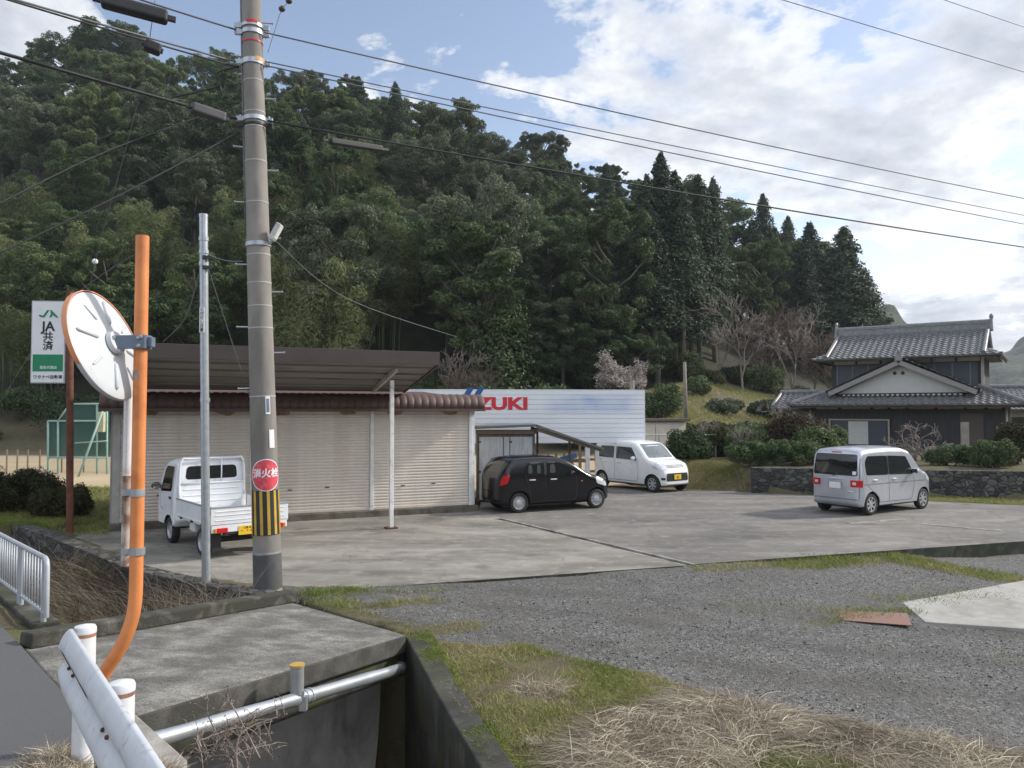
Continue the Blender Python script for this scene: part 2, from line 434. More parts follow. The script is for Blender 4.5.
def terr(x, y, carve=True):
    x = np.asarray(x, float); y = np.asarray(y, float)
    k = sstep(27, 34, y)
    z = near_h(x, y) * (1 - k) + far_h(x, y) * k + garden(x, y)
    z = z + (vnoise(x, y, 1.7) - 0.5) * 0.05
    z = np.where(in_poly(x, y, LOT_IN), np.minimum(z, -0.06), z)
    if carve:
        d = in_poly(x, y, DITCH)
        for i_, ((ax, ay), (bx_, by_)) in enumerate(zip(DITCH, DITCH[1:] + DITCH[:1])):
            if i_ in (2, 9): continue        # the bridge lies here
            ex, ey = bx_ - ax, by_ - ay; t = np.clip(((x - ax) * ex + (y - ay) * ey) / (ex * ex + ey * ey), 0, 1)
            d = d | (np.hypot(x - ax - t * ex, y - ay - t * ey) < .15)
        z = np.where(d, np.where(x < -3.3, -0.62 + 0.25 * vnoise(x, y, 1.2), -1.5), z)
    return z
def tz(x, y): return float(terr(np.array([x]), np.array([y]), False)[0])

# patches of grass and bare gravel, as capsules on the ground: two photo points, width, strength
def gw(px, py, z=0.05): p = gp(px, py, z); return p.x, p.y
CAPS = [((286, 601), (345, 592), .30, 1.0), ((330, 606), (372, 612), .18, .8), ((372, 612), (428, 603), .20, .75), ((360, 597), (440, 588), .12, .35),
        ((412, 640), (470, 634), .22, .8), ((300, 603), (404, 636), .16, .8), ((705, 566), (800, 557), .22, .6), ((790, 558), (900, 550), .40, .95), ((880, 551), (1040, 566), .42, .95),
        ((815, 612), (850, 606), .16, .6), ((845, 604), (905, 597), .22, .6), ((900, 590), (1000, 580), .3, .35), ((745, 600), (800, 600), .3, .25),
        ((520, 655), (700, 690), .14, .8), ((720, 698), (860, 726), .12, .7), ((880, 732), (1010, 748), .10, .5), ((1000, 640), (1040, 642), .12, .5)]
CAPS = [(gw(*a), gw(*b), r, s) for a, b, r, s in CAPS]
BERM = [gw(*p) for p in ((404, 646), (440, 652), (520, 655), (600, 668), (700, 692), (760, 706), (860, 728), (1024, 752), (1250, 800))] + [(4.5, 3.4), (2.2, 2.2), (1.1, 2.4), (0.0, 5.6)]
def grassy(x, y):
    g = np.zeros(np.shape(x))
    for (ax, ay), (bx_, by_), r, s in CAPS:
        dx, dy = bx_ - ax, by_ - ay; L2 = dx * dx + dy * dy
        t = np.clip(((x - ax) * dx + (y - ay) * dy) / L2, 0, 1)
        d = np.hypot(x - ax - t * dx, y - ay - t * dy)
        g = np.maximum(g, s * (1 - sstep(r * 0.5, r * 1.8, d)))
    return g
# zone value 1 = gravel drive, 0 = soil and turf
DRIVE = [(-1.15, 8.75), (-3.1, 10.6), (-3.6, 11.6), (3.25, 13.7), (10.7, 16.1), (24, 20.3), (24, 6), (6, 4.2)] + [gw(*p) for p in ((1024, 750), (860, 726), (760, 704), (700, 690), (600, 666), (520, 653), (440, 650), (404, 644))]
def grid_lines(lo, a, b, hi, d, gr, mx):
    m = list(np.arange(a, b + 1e-6, d)); r = [m[-1]]; s = d
    while r[-1] < hi: s = min(s * gr, mx); r.append(r[-1] + s)
    l = [m[0]]; s = d
    while l[-1] > lo: s = min(s * gr, mx); l.append(l[-1] - s)
    return np.array(l[:0:-1] + m + r[1:])
xs = grid_lines(-420, -6.5, 7.5, 700, 0.11, 1.09, 12.0); ys = grid_lines(-80, 4.0, 14.0, 1500, 0.11, 1.07, 14.0)
gx, gy = np.meshgrid(xs, ys); gz = terr(gx, gy)
nx, ny = len(xs), len(ys)
V = np.stack([gx.ravel(), gy.ravel(), gz.ravel()], 1)
ii = (np.arange(ny - 1)[:, None] * nx + np.arange(nx - 1)[None, :]).ravel()
Q = np.stack([ii, ii + 1, ii + nx + 1, ii + nx], 1)
zone = in_poly(gx, gy, DRIVE).astype(float)
k = np.ones(3) / 3
zone = (zone + np.roll(zone, 1, 0) + np.roll(zone, -1, 0) + np.roll(zone, 1, 1) + np.roll(zone, -1, 1)) / 5
zone = np.clip(zone - grassy(gx, gy) * 0.8, 0, 1)
ug = gx / np.maximum(gy, 5) * F + 512
field = ((gy > 27) & (gy < 46) & (ug < 640)).astype(float)
hillz = sstep(-6, 2, gy - hill_params(ug)[0]) * (gy > 40)
m, nt, b, out = new_mat('ground')
v = coords(nt)
az = nt.nodes.new('ShaderNodeAttribute'); az.attribute_name = 'gravel'
af = nt.nodes.new('ShaderNodeAttribute'); af.attribute_name = 'field'
ah = nt.nodes.new('ShaderNodeAttribute'); ah.attribute_name = 'hill'
vor = nt.nodes.new('ShaderNodeTexVoronoi'); vor.inputs['Scale'].default_value = 62; lk(nt, v, vor.inputs['Vector'])
vor2 = nt.nodes.new('ShaderNodeTexVoronoi'); vor2.inputs['Scale'].default_value = 27; lk(nt, v, vor2.inputs['Vector'])
bw = nt.nodes.new('ShaderNodeRGBToBW'); lk(nt, vor.outputs['Color'], bw.inputs[0])
bw2 = nt.nodes.new('ShaderNodeRGBToBW'); lk(nt, vor2.outputs['Color'], bw2.inputs[0])
st = ramp(nt, math_(nt, 'ADD', math_(nt, 'MULTIPLY', bw.outputs[0], .6), math_(nt, 'MULTIPLY', bw2.outputs[0], .4)),
          [(0.2, (0.05, 0.049, 0.048)), (0.5, (0.115, 0.114, 0.111)), (0.72, (0.185, 0.183, 0.177)), (0.87, (0.33, 0.325, 0.31))])
worn = noise(nt, coords(nt, (0.5, 1.0, 1)), 1.1, 5, 0.6, 0.5)
grav = mixc(nt, ramp(nt, worn, [(0.45, 0.0), (0.7, 0.7)]), st, (0.105, 0.097, 0.085))
# wheel tracks: two soft darker bands along the drive
sx = nt.nodes.new('ShaderNodeSeparateXYZ'); lk(nt, v, sx.inputs[0])
wob = math_(nt, 'MULTIPLY', math_(nt, 'SUBTRACT', noise(nt, v, 0.35, 3), 0.5), 1.1)
cross = math_(nt, 'ADD', math_(nt, 'ADD', sx.outputs[1], math_(nt, 'MULTIPLY', sx.outputs[0], 0.28)), wob)
for yc in (9.0, 10.35, 11.6):
    tk = ramp(nt, math_(nt, 'ABSOLUTE', math_(nt, 'SUBTRACT', cross, yc), 0), [(0.06, 0.5), (0.40, 0.0)])
    grav = mixc(nt, math_(nt, 'MULTIPLY', tk, ramp(nt, noise(nt, v, 1.5, 5), [(.3, .2), (.65, 1)])), grav, (0.066, 0.063, 0.058))
soil = ramp(nt, noise(nt, v, 2.5, 6, 0.65), [(0.3, (0.065, 0.052, 0.035)), (0.5, (0.12, 0.10, 0.06)), (0.65, (0.10, 0.11, 0.04)), (0.8, (0.065, 0.085, 0.028))])
ed = noise(nt, v, 5, 5, 0.7)
gm = ramp(nt, math_(nt, 'ADD', az.outputs['Fac'], math_(nt, 'MULTIPLY', math_(nt, 'SUBTRACT', ed, 0.5), 1.0)), [(0.38, 0.0), (0.62, 1.0)])
c = mixc(nt, gm, soil, grav)
sand = ramp(nt, noise(nt, v, 0.4, 5), [(0.3, (0.42, 0.33, 0.21)), (0.7, (0.52, 0.42, 0.28))])
c = mixc(nt, af.outputs['Fac'], c, sand)
duff = ramp(nt, noise(nt, v, 0.6, 6, 0.7), [(0.3, (0.018, 0.02, 0.012)), (0.6, (0.04, 0.042, 0.022)), (0.8, (0.06, 0.05, 0.03))])
c = mixc(nt, ah.outputs['Fac'], c, duff)
lk(nt, c, b.inputs['Base Color']); b.inputs['Roughness'].default_value = 0.92; b.inputs['Specular IOR Level'].default_value = 0.3
bump(nt, b, math_(nt, 'ADD', vor.outputs['Distance'], noise(nt, v, 12, 4)), 0.7, 0.02)
M['ground'] = m
me = np_mesh('ground', V, Q, m, True, {'gravel': zone.ravel(), 'field': field.ravel(), 'hill': hillz.ravel()})
tag(link(bpy.data.objects.new('ground', me)), kind='structure')

def sheet(name, poly, hf, res, mat, kind='structure', attr=None):
    """surface that follows hf(x,y) inside a convex polygon"""
    px_ = [p[0] for p in poly]; py_ = [p[1] for p in poly]
    bm = bmesh.new()
    X = np.arange(min(px_) - res, max(px_) + res * 1.5, res); Y = np.arange(min(py_) - res, max(py_) + res * 1.5, res)
    g = [[bm.verts.new((x, y, 0)) for x in X] for y in Y]
    for j in range(len(Y) - 1):
        for i in range(len(X) - 1): bm.faces.new((g[j][i], g[j][i + 1], g[j + 1][i + 1], g[j + 1][i]))
    n = len(poly); ar = sum(poly[i][0] * poly[(i + 1) % n][1] - poly[(i + 1) % n][0] * poly[i][1] for i in range(n))
    if ar < 0: poly = poly[::-1]
    for i in range(n):
        a = poly[i]; c = poly[(i + 1) % n]
        bmesh.ops.bisect_plane(bm, geom=bm.verts[:] + bm.edges[:] + bm.faces[:], plane_co=(a[0], a[1], 0), plane_no=(c[1] - a[1], -(c[0] - a[0]), 0), clear_outer=True)
    co = np.array([(q.co.x, q.co.y) for q in bm.verts]); z = hf(co[:, 0], co[:, 1])
    for q, zz in zip(bm.verts, z): q.co.z = zz
    me = bpy.data.meshes.new(name); bm.to_mesh(me); bm.free(); finish(me, mat, True)
    o = link(bpy.data.objects.new(name, me)); tag(o, kind=kind); return o

# asphalt road on the left bank, following the slope down from the camera
m, nt, b, out = new_mat('road asphalt')
v = coords(nt)
n1 = noise(nt, v, 90, 3, 0.7); n2 = noise(nt, v, 1.3, 6, 0.6)
c = mixc(nt, n2, ramp(nt, n1, [(0.3, (0.045, 0.046, 0.048)), (0.7, (0.115, 0.116, 0.118))]), (0.095, 0.096, 0.098))
lk(nt, c, b.inputs['Base Color']); b.inputs['Roughness'].default_value = 0.85; bump(nt, b, n1, 0.5, 0.006); M['asphalt'] = m
def road_hf(x, y): return np.maximum(road_z(y), terr(x, y, False)) + 0.012
sheet('road', [(-30, -8), (-.69, -8), (-2.65, 4.27), (-2.8, 5.2), (-4.53, 7.18), (-6.5, 9.35), (-13.2, 15.6), (-30, 26)], road_hf, 0.4, M['asphalt'])

# parking lot: pale concrete apron by the garage, darker old paving beyond the drain
def paving(name, c1, c2, c3, pale):
    m, nt, b, out = new_mat(name)
    v = coords(nt); vs = coords(nt, (0.35, 1.0, 1.0))
    n1 = noise(nt, vs, 0.9, 8, 0.62, 0.6); n2 = noise(nt, v, 3.2, 6, 0.65); n3 = noise(nt, v, 45, 4, 0.7)
    c = ramp(nt, n1, [(0.28, c1), (0.5, c2), (0.72, c3)])
    c = mixc(nt, ramp(nt, n2, [(0.52, 0.0), (0.75, 0.55)]), c, pale)
    c = mixc(nt, 0.22, c, ramp(nt, n3, [(0.3, 0.05), (0.7, 0.5)]), 'OVERLAY')
    n4 = noise(nt, coords(nt, (0.5, 1, 1)), 1.7, 5, 0.6, 1.0)
    c = mixc(nt, ramp(nt, n4, [(0.56, 0.0), (0.70, 0.65)]), c, (0.075, 0.07, 0.065))
    # hairline cracks and a few oil spots
    wv = nt.nodes.new('ShaderNodeVectorMath'); wv.operation = 'ADD'; lk(nt, v, wv.inputs[0])
    nz = nt.nodes.new('ShaderNodeTexNoise'); nz.inputs['Scale'].default_value = 1.4; nz.inputs['Detail'].default_value = 5; lk(nt, v, nz.inputs['Vector']); lk(nt, nz.outputs['Color'], wv.inputs[1])
    ck = nt.nodes.new('ShaderNodeTexVoronoi'); ck.feature = 'DISTANCE_TO_EDGE'; ck.inputs['Scale'].default_value = 0.33; lk(nt, wv.outputs[0], ck.inputs['Vector'])
    c = mixc(nt, ramp(nt, ck.outputs['Distance'], [(0.0, 0.32), (0.005, 0.18), (0.010, 0.0)]), c, (0.05, 0.048, 0.042))
    oil = noise(nt, v, 0.75, 3, 0.5)
    c = mixc(nt, ramp(nt, oil, [(0.66, 0.0), (0.74, 0.6)]), c, (0.06, 0.057, 0.055))
    lk(nt, c, b.inputs['Base Color']); b.inputs['Roughness'].default_value = 0.82
    bump(nt, b, n3, 0.35, 0.008); return m
M['apron'] = paving('apron concrete', (0.105, 0.098, 0.085), (0.225, 0.212, 0.186), (0.36, 0.34, 0.295), (0.45, 0.42, 0.36))
M['lot'] = paving('old lot paving', (0.09, 0.084, 0.078), (0.165, 0.156, 0.145), (0.27, 0.254, 0.228), (0.38, 0.352, 0.30))
def slab(name, poly, z0, z1, mat):
    mb = MB(); mb.prism(poly, z1 - z0, Matrix.Translation((0, 0, z0))); mb.mi = [0 if i < 2 else 1 for i in range(len(mb.mi))]; o = mb.build(name, [mat, M['dark_concrete']]); tag(o, kind='structure'); return o
D0 = Vector((-0.35, 19.4)); D1 = Vector((3.12, 13.62))
dn = (D1 - D0).normalized(); dpn = Vector((-dn.y, dn.x)) * 0.14
slab('parking_lot', [(-3.6, 11.42), (D1.x - dpn.x, D1.y - dpn.y), (D0.x - dpn.x, D0.y - dpn.y), (D0.x + dpn.x, D0.y + dpn.y), (-0.9, 21.1), (-9.2, 17.5), (-10.4, 16.95), (-6.35, 12.95)][::-1], -0.4, 0.0, M['apron'])
slab('parking_lot', [(D1.x + dpn.x, D1.y + dpn.y), (26, 21.05), (26, 20.9), (16, 21.4), (13, 22.9), (6.6, 26.4), (3.2, 28), (-1.0, 28), (-0.9, 21.1), (D0.x + dpn.x, D0.y + dpn.y)], -0.4, 0.0, M['lot'])
mb = MB()
for s in (-1, 1):
    mb.beam((D0.x + dpn.x * 0.78 * s, D0.y + dpn.y * 0.78 * s, -0.06), (D1.x + dpn.x * .78 * s, D1.y + dpn.y * .78 * s, -0.06), 0.06, 0.126)
tag(mb.build('drain_channel', M['concrete']), 'narrow concrete drain channel crossing the parking lot from the black car', 'drain')
mb = MB(); mb.beam((D0.x, D0.y, -.08), (D1.x, D1.y, -.08), .158, .06)
dr = mb.build('grating', simple('wet drain grating', (0.10, 0.125, 0.16), 0.4, 0.5), bpy.data.objects['drain_channel'])
# ------------------------------------------------------------------ ditch walls and the bridge
def wall_run(name, label, pts, tops, th, bot, mat, side, cat='retaining wall', extra=0.03):
    """upright wall along pts, thickness th to the given side (+1 = left of travel)"""
    mb = MB()
    P = [Vector((p[0], p[1])) for p in pts]; n = len(P); off = []
    for i in range(n):
        d = Vector((0, 0))
        if i: d += (P[i] - P[i - 1]).normalized()
        if i < n - 1: d += (P[i + 1] - P[i]).normalized()
        d.normalize(); off.append(P[i] + Vector((-d.y, d.x)) * th * side)
    vs = []; fs = []
    for i in range(n):
        t = tops[i] + extra
        vs += [(*P[i], bot), (*P[i], t), (*off[i], t), (*off[i], bot)]
    for i in range(n - 1):
        a = i * 4; c = a + 4
        for k in range(4): fs.append((a + k, a + (k + 1) % 4, c + (k + 1) % 4, c + k))
    fs += [(0, 1, 2, 3), ((n - 1) * 4 + 3, (n - 1) * 4 + 2, (n - 1) * 4 + 1, (n - 1) * 4)]
    mb.add(vs, fs)
    o = mb.build(name, mat, bevel=0.015); return tag(o, label, cat)

def interp_run(pts, step=0.6):
    out = []
    for a, c in zip(pts[:-1], pts[1:]):
        n = max(1, int(math.hypot(c[0] - a[0], c[1] - a[1]) / step))
        out += [(a[0] + (c[0] - a[0]) * i / n, a[1] + (c[1] - a[1]) * i / n) for i in range(n)]
    return out + [pts[-1]]
# mossy concrete, black with algae in its lower part
m, nt, b, out = new_mat('algae stained concrete')
v = coords(nt, (1, 1, 1)); vs = coords(nt, (2.5, 2.5, 0.5))
n1 = noise(nt, v, 3.0, 8, 0.65); n2 = noise(nt, vs, 2.2, 6, 0.65, 0.5); n3 = noise(nt, v, 2.4, 6, 0.65)
c = ramp(nt, n1, [(0.3, (0.018, 0.017, 0.015)), (0.55, (0.05, 0.048, 0.043)), (0.8, (0.14, 0.135, 0.122))])
c = mixc(nt, ramp(nt, n2, [(0.45, 0.0), (0.62, 0.85)]), c, (0.022, 0.022, 0.018))
c = mixc(nt, ramp(nt, n3, [(0.50, 0.0), (0.64, 0.85)]), c, (0.055, 0.062, 0.016))
lk(nt, c, b.inputs['Base Color']); b.inputs['Roughness'].default_value = 0.9; bump(nt, b, n1, 0.6, 0.02); M['algae'] = m

run = interp_run(DR[:3], .7)
wall_run('retaining_wall', 'black algae stained concrete wall of the ditch below the dry grass', run, [max(.08, tz(*p)) for p in run], .24, -1.7, M['algae'], -1)
# rubble wall of the garage yard
m, nt, b, out = new_mat('rubble stone')
v = coords(nt, (1, 1, 1.4))
vo = nt.nodes.new('ShaderNodeTexVoronoi'); vo.feature = 'DISTANCE_TO_EDGE'; vo.inputs['Scale'].default_value = 5.2; lk(nt, v, vo.inputs['Vector'])
vc = nt.nodes.new('ShaderNodeTexVoronoi'); vc.inputs['Scale'].default_value = 5.2; lk(nt, v, vc.inputs['Vector'])
bw = nt.nodes.new('ShaderNodeRGBToBW'); lk(nt, vc.outputs['Color'], bw.inputs[0])
c = ramp(nt, bw.outputs[0], [(0.2, (0.030, 0.029, 0.028)), (0.5, (0.062, 0.060, 0.057)), (0.85, (0.13, 0.126, 0.118))])
c = mixc(nt, ramp(nt, vo.outputs['Distance'], [(0.0, 1.0), (0.07, 0.0)]), c, (0.018, 0.018, 0.016))
c = mixc(nt, ramp(nt, noise(nt, v, 6, 6, .7), [(0.5, 0), (0.75, .7)]), c, (0.05, 0.05, 0.035))
lk(nt, c, b.inputs['Base Color']); b.inputs['Roughness'].default_value = 0.9
bump(nt, b, ramp(nt, vo.outputs['Distance'], [(0, 0), (0.12, 1.0)]), 0.8, 0.04); M['rubble'] = m
run = interp_run(DR[3:], .8)
wall_run('retaining_wall', 'weedy rubble retaining wall below the garage yard beside the overgrown ditch', run, [max(.06, tz(*p)) for p in run], .3, -1.2, M['rubble'], -1)
run = interp_run(DL[0:4], .8)
wall_run('retaining_wall', 'low concrete ditch wall carrying the white railing at the road edge', run, [float(road_z(p[1])) for p in run], .25, -1.6, M['dark_concrete'], -1, extra=.02)
run = interp_run([(-2.72, 5.5), (-1.95, 4.7), (-.9, 1.6)], .7)
wall_run('retaining_wall', 'short rough concrete block wall behind the white guardrail', run, [.60, .58, .57] + [.56] * (len(run) - 3), .3, -1.7, M['concrete'], -1)

br = thing('concrete_bridge', 'speckled grey concrete slab bridge across the ditch with a low kerb', 'bridge', (0, 0, 0))
m, nt, b, out = new_mat('exposed aggregate slab')
v = coords(nt); n1 = noise(nt, coords(nt, (.9, 1.05, 1)), 2.6, 10, .72, .25); n3 = noise(nt, v, 60, 3, .75)
c = ramp(nt, n1, [(0.3, (0.06, 0.058, 0.054)), (0.48, (0.122, 0.118, 0.108)), (0.7, (0.285, 0.275, 0.25))])
c = mixc(nt, 0.65, c, ramp(nt, n3, [(0.36, 0.15), (0.64, 0.85)]), 'OVERLAY')
lk(nt, c, b.inputs['Base Color']); b.inputs['Roughness'].default_value = .9; bump(nt, b, n3, .6, .01); M['slab'] = m
M['stained_face'] = simple('stained slab edge', (.095, .091, .083), .95, dirt=(.045, .044, .038), dirt_amt=.55, dirt_scale=3.5, bmp=.6, bscale=45)
BFL, BBL, BFR, BBR = Vector((-2.78, 5.2, .59)), Vector((-4.55, 7.25, .50)), Vector((-1.17, 8.62, .22)), Vector((-2.98, 10.25, .20))
mb = MB(); dz = Vector((0, 0, -.2))
mb.add([BFL, BFR, BBR, BBL, BFL + dz, BFR + dz, BBR + dz, BBL + dz], [(0, 1, 2, 3), (7, 6, 5, 4), (0, 4, 5, 1), (1, 5, 6, 2), (2, 6, 7, 3), (3, 7, 4, 0)])
mb.mi = [0, 1, 1, 1, 1, 1]; mb.build('slab', [M['slab'], M['stained_face']], br, bevel=.02)
mb = MB(); ins = Vector((-.045, .055, 0))
a, c = BFL + dz + ins + (BFR - BFL) * .02, BFR + dz + ins
for p, q in ((a, c), (BBL + dz + Vector((.2, -.2, 0)), BBR + dz + Vector((.1, -.12, 0)))):
    mb.beam(p + Vector((-.1, .12, -.13)), q + Vector((-.1, .12, -.13)), .3, .256)
mb.build('edge_beam', M['algae'], br)
mb = MB()
k0, k1 = BBL + Vector((.03, -.02, 0)), BBR + Vector((.0, -.02, 0))
mb.beam(k0 + Vector((0, 0, .07)), k1 + Vector((.1, 0, .07)), .2, .145)
mb.build('kerb', simple('old kerb concrete', (0.15, 0.142, 0.125), .95, dirt=(.038, .038, .028), dirt_amt=.62, dirt_scale=4, bmp=.6), br, bevel=.02)
mb = MB()
a, c = Vector((-3.75, 7.35)), Vector((-1.52, 9.25)); d = (c - a).normalized()
mb.beam((a.x, a.y, -.85), (c.x, c.y, -.85), .2, 1.4)
mb.build('culvert_wall', simple('smooth culvert concrete', (0.55, 0.54, 0.53), .85, dirt=(.25, .24, .23), dirt_amt=.4, dirt_scale=2, stretch=(1, 1, .4)), br)

# silver wrapped pipe crossing the ditch below the slab edge
pp = thing('silver_pipe', 'silver wrapped pipe crossing the ditch beneath the slab edge', 'pipe')
p0 = at(150, 742, 5.15); p1 = at(400, 669, 8.2)
pts = [p0.lerp(p1, t) for t in np.linspace(-.1, 1, 12)]
mb = MB(); mb.tube(pts, [0.056 + .003 * math.sin(i * 2.3) for i in range(12)], 16); mb.build('pipe_jacket', M['silver_pipe'], pp, True)
mb = MB(); e = p1 + (p1 - p0).normalized() * .01
mb.lathe([(.05, -.02), (.072, -.02), (.072, .02), (.05, .02)], 16, Matrix.Translation(e) @ (p1 - p0).to_track_quat('Z', 'Y').to_matrix().to_4x4()); mb.build('end_collar', M['black_plastic'], pp, True)
q = p0.lerp(p1, .50)
sv = at(297, 694, q.y - .09)
mb = MB(); mb.cyl(sv, sv + Vector((0, 0, .235)), .056, n=18); cap = mb.build('valve_stub', M['grey_pvc'], pp, 40)
mb = MB(); mb.cyl(sv + Vector((0, 0, .232)), sv + Vector((0, 0, .25)), .062, n=18); mb.build('cap', simple('yellow brown cap', (.42, .27, .07), .6, dirt=(.25, .17, .08)), cap)
dirp = (p1 - p0).normalized()
mb = MB()
for k in (-.0, .07):
    mb.lathe([(.060, -.012), (.066, -.012), (.066, .012), (.060, .012)], 16, Matrix.Translation(q + dirp * k) @ dirp.to_track_quat('Z', 'Y').to_matrix().to_4x4())
mb.box(q + Vector((.02, -.08, -.02)), (.06, .05, .12)); mb.cyl(q + Vector((.02, -.1, .0)), q + Vector((.02, -.1, .09)), .012, n=8)
mb.build('pipe_clamp', M['galv'], pp)

# ------------------------------------------------------------------ guardrail
gr = thing('guardrail', 'rust spotted white guardrail end at the road edge with two round posts', 'guardrail')
g0, g1 = Vector((-2.56, 4.50)), Vector((-.38, 1.61))
gd = (g1 - g0).normalized(); gn = Vector((gd.y, -gd.x))       # gn: away from the posts, to the road
if gn.x > 0: gn = -gn
prof = [(-.175, 0.0), (-.171, .014), (-.15, .033), (-.125, .049), (-.10, .056), (-.08, .054), (-.055, .042), (-.032, .020), (-.015, .008), (.015, .008), (.032, .020), (.055, .042), (.08, .054), (.10, .056), (.125, .049), (.15, .033), (.171, .014), (.175, 0.0)]
def rail_pt(s, zc, prf, th, z0):
    y, o = prf; y = y * 1.13 - .02; o = o * .74
    p = g0 + gd * s + gn * (o + th); return Vector((p.x, p.y, z0 + y))
S = [0.0, .04, .12, .4, .8, 1.2, 1.8, 2.4, 3.45]
def rz(s): return 1.29 + .02 * s / 3.4
vs = []; fs = []; npf = len(prof)
for s in S:
    sq = .66 if s == 0 else (.85 if s < .1 else 1.0)
    for th in (0.0, .012):
        for pr in prof: vs.append(rail_pt(s, 0, (pr[0] * sq, pr[1]), th, rz(s)))
for i in range(len(S) - 1):
    a = i * 2 * npf; c = a + 2 * npf
    for k in range(npf - 1):
        fs.append((a + npf + k, a + npf + k + 1, c + npf + k + 1, c + npf + k)); fs.append((a + k, c + k, c + k + 1, a + k + 1))
    for k in (0, npf - 1): fs.append((a + k, a + npf + k, c + npf + k, c + k))
for base in (0, (len(S) - 1) * 2 * npf): fs.append(tuple(base + k for k in range(npf)) + tuple(base + npf + k for k in range(npf - 1, -1, -1)))
M['rail_white'] = simple('worn white enamel', (0.60, 0.625, 0.66), .45, dirt=(.26, .19, .15), dirt_amt=.30, dirt_scale=11, var=.08)
mb = MB(); mb.add(vs, fs); mb.build('rail_beam', M['rail_white'], gr, 60)
# rust scar on the upper corrugation near the end
mb = MB(); vs = []
for s in np.linspace(.04, .95, 7):
    for pr in ((.030, .0165), (.048, .034), (.064, .050)): vs.append(rail_pt(s, 0, (pr[0] + .003 * math.sin(s * 31), pr[1] - .002), .0155, rz(s)))
mb.add(vs, [(i * 3 + k, i * 3 + k + 1, i * 3 + k + 4, i * 3 + k + 3) for i in range(6) for k in range(2)]); mb.build('rust_scar', M['rust_light'], gr, True)
for px, py, Y in ((83, 640, 4.40), (117, 690, 3.62)):
    P = g0 + gd * (.10 if Y > 4 else 1.16) - gn * .066; pz = tz(P.x, P.y) - .1
    mb = MB(); mb.cyl((P.x, P.y, pz), (P.x, P.y, 1.46 if Y > 4 else 1.435), .057, n=24); po = mb.build('post', M['white_paint'], gr, 40)
    t = 1.46 if Y > 4 else 1.435
    mb = MB(); mb.lathe([(.060, t - .03), (.060, t - .005), (.054, t + .008), (0.0005, t + .02)], 24, Matrix.Translation((P.x, P.y, 0))); mb.build('post_cap', M['rail_white'], po, 40)
    mb = MB(); mb.lathe([(.0575, t - .05), (.0585, t - .046), (.0585, t - .036), (.0575, t - .031)], 24, Matrix.Translation((P.x, P.y, 0))); mb.build('rust_ring', M['rust_light'], po)
    a = Vector((P.x, P.y, 1.29)); e = Vector((P.x, P.y, 1.29)) + Vector((gn.x, gn.y, 0)) * .075
    mb = MB(); mb.beam(a, e, .07, .2); mb.build('bracket', M['galv'], gr)
for s in (.2, .35, 1.25, 1.35):
    p = rail_pt(s, 0, (0, .015), .013, rz(s)); MB().ball(p, .011, 8, 5).build('bolt', M['rust'], gr, True)

# ------------------------------------------------------------------ traffic mirror on its bent orange post
tm = thing('traffic_mirror', 'round traffic mirror seen from behind on a bent orange post', 'traffic mirror')
pb = at(82, 750, 4.74); top = at(142.5, 236, 4.74)
ground_b = tz(pb.x, pb.y) - .15
xu = top.x
path = [Vector((pb.x, 4.74, ground_b)), at(83, 738, 4.74), at(88, 712, 4.74), at(103, 676, 4.74), at(118, 652, 4.74)]
for px, py in ((127, 634), (133, 615), (135.5, 596), (136.3, 570)): path.append(at(px, py, 4.74))
path += [at(138, 480, 4.74), at(141, 330, 4.74), top]
def smooth_path(p, n=4):
    out = []
    for i in range(len(p) - 1):
        a = p[max(i - 1, 0)]; b_ = p[i]; c_ = p[i + 1]; d_ = p[min(i + 2, len(p) - 1)]
        for k in range(n):
            t = k / n
            out.append(0.5 * ((2 * b_) + (c_ - a) * t + (2 * a - 5 * b_ + 4 * c_ - d_) * t * t + (3 * b_ - a - 3 * c_ + d_) * t ** 3))
    return out + [p[-1]]
mb = MB(); mb.tube(smooth_path(path), .0395, 20); mb.build('post', M['orange'], tm, 50)
mb = MB(); mb.cyl(top + Vector((0, 0, -.006)), top + Vector((0, 0, .004)), .036, .034, 16); mb.build('post_cap', M['rust'], tm)
n_ = Vector((-.965, .06, -.33)).normalized()                    # the way the mirror faces
mc = at(112, 344, 4.68)
Zm = n_; Xm = Vector((0, 0, 1)).cross(Zm).normalized(); Ym = Zm.cross(Xm)
MM = Matrix.Translation(mc) @ Matrix((Xm, Ym, Zm)).transposed().to_4x4()
Rm = .345
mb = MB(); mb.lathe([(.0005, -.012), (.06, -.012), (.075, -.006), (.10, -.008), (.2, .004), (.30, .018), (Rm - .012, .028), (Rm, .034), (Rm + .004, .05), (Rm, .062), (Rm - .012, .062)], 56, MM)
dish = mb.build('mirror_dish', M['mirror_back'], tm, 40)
mb = MB(); mb.lathe([(.0005, .066 + .05), (.1, .066 + .046), (.2, .066 + .034), (.28, .066 + .017), (Rm - .012, .066)], 56, MM); mb.build('mirror_glass', M['chrome'], dish, True)
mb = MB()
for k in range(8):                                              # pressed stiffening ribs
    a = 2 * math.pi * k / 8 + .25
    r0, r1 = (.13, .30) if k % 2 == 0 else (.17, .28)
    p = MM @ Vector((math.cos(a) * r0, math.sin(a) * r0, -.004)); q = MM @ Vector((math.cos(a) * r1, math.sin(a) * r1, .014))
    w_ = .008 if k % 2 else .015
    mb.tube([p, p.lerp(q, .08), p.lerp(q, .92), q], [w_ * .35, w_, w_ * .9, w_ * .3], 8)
mb.build('rib', M['mirror_back'], dish, True)
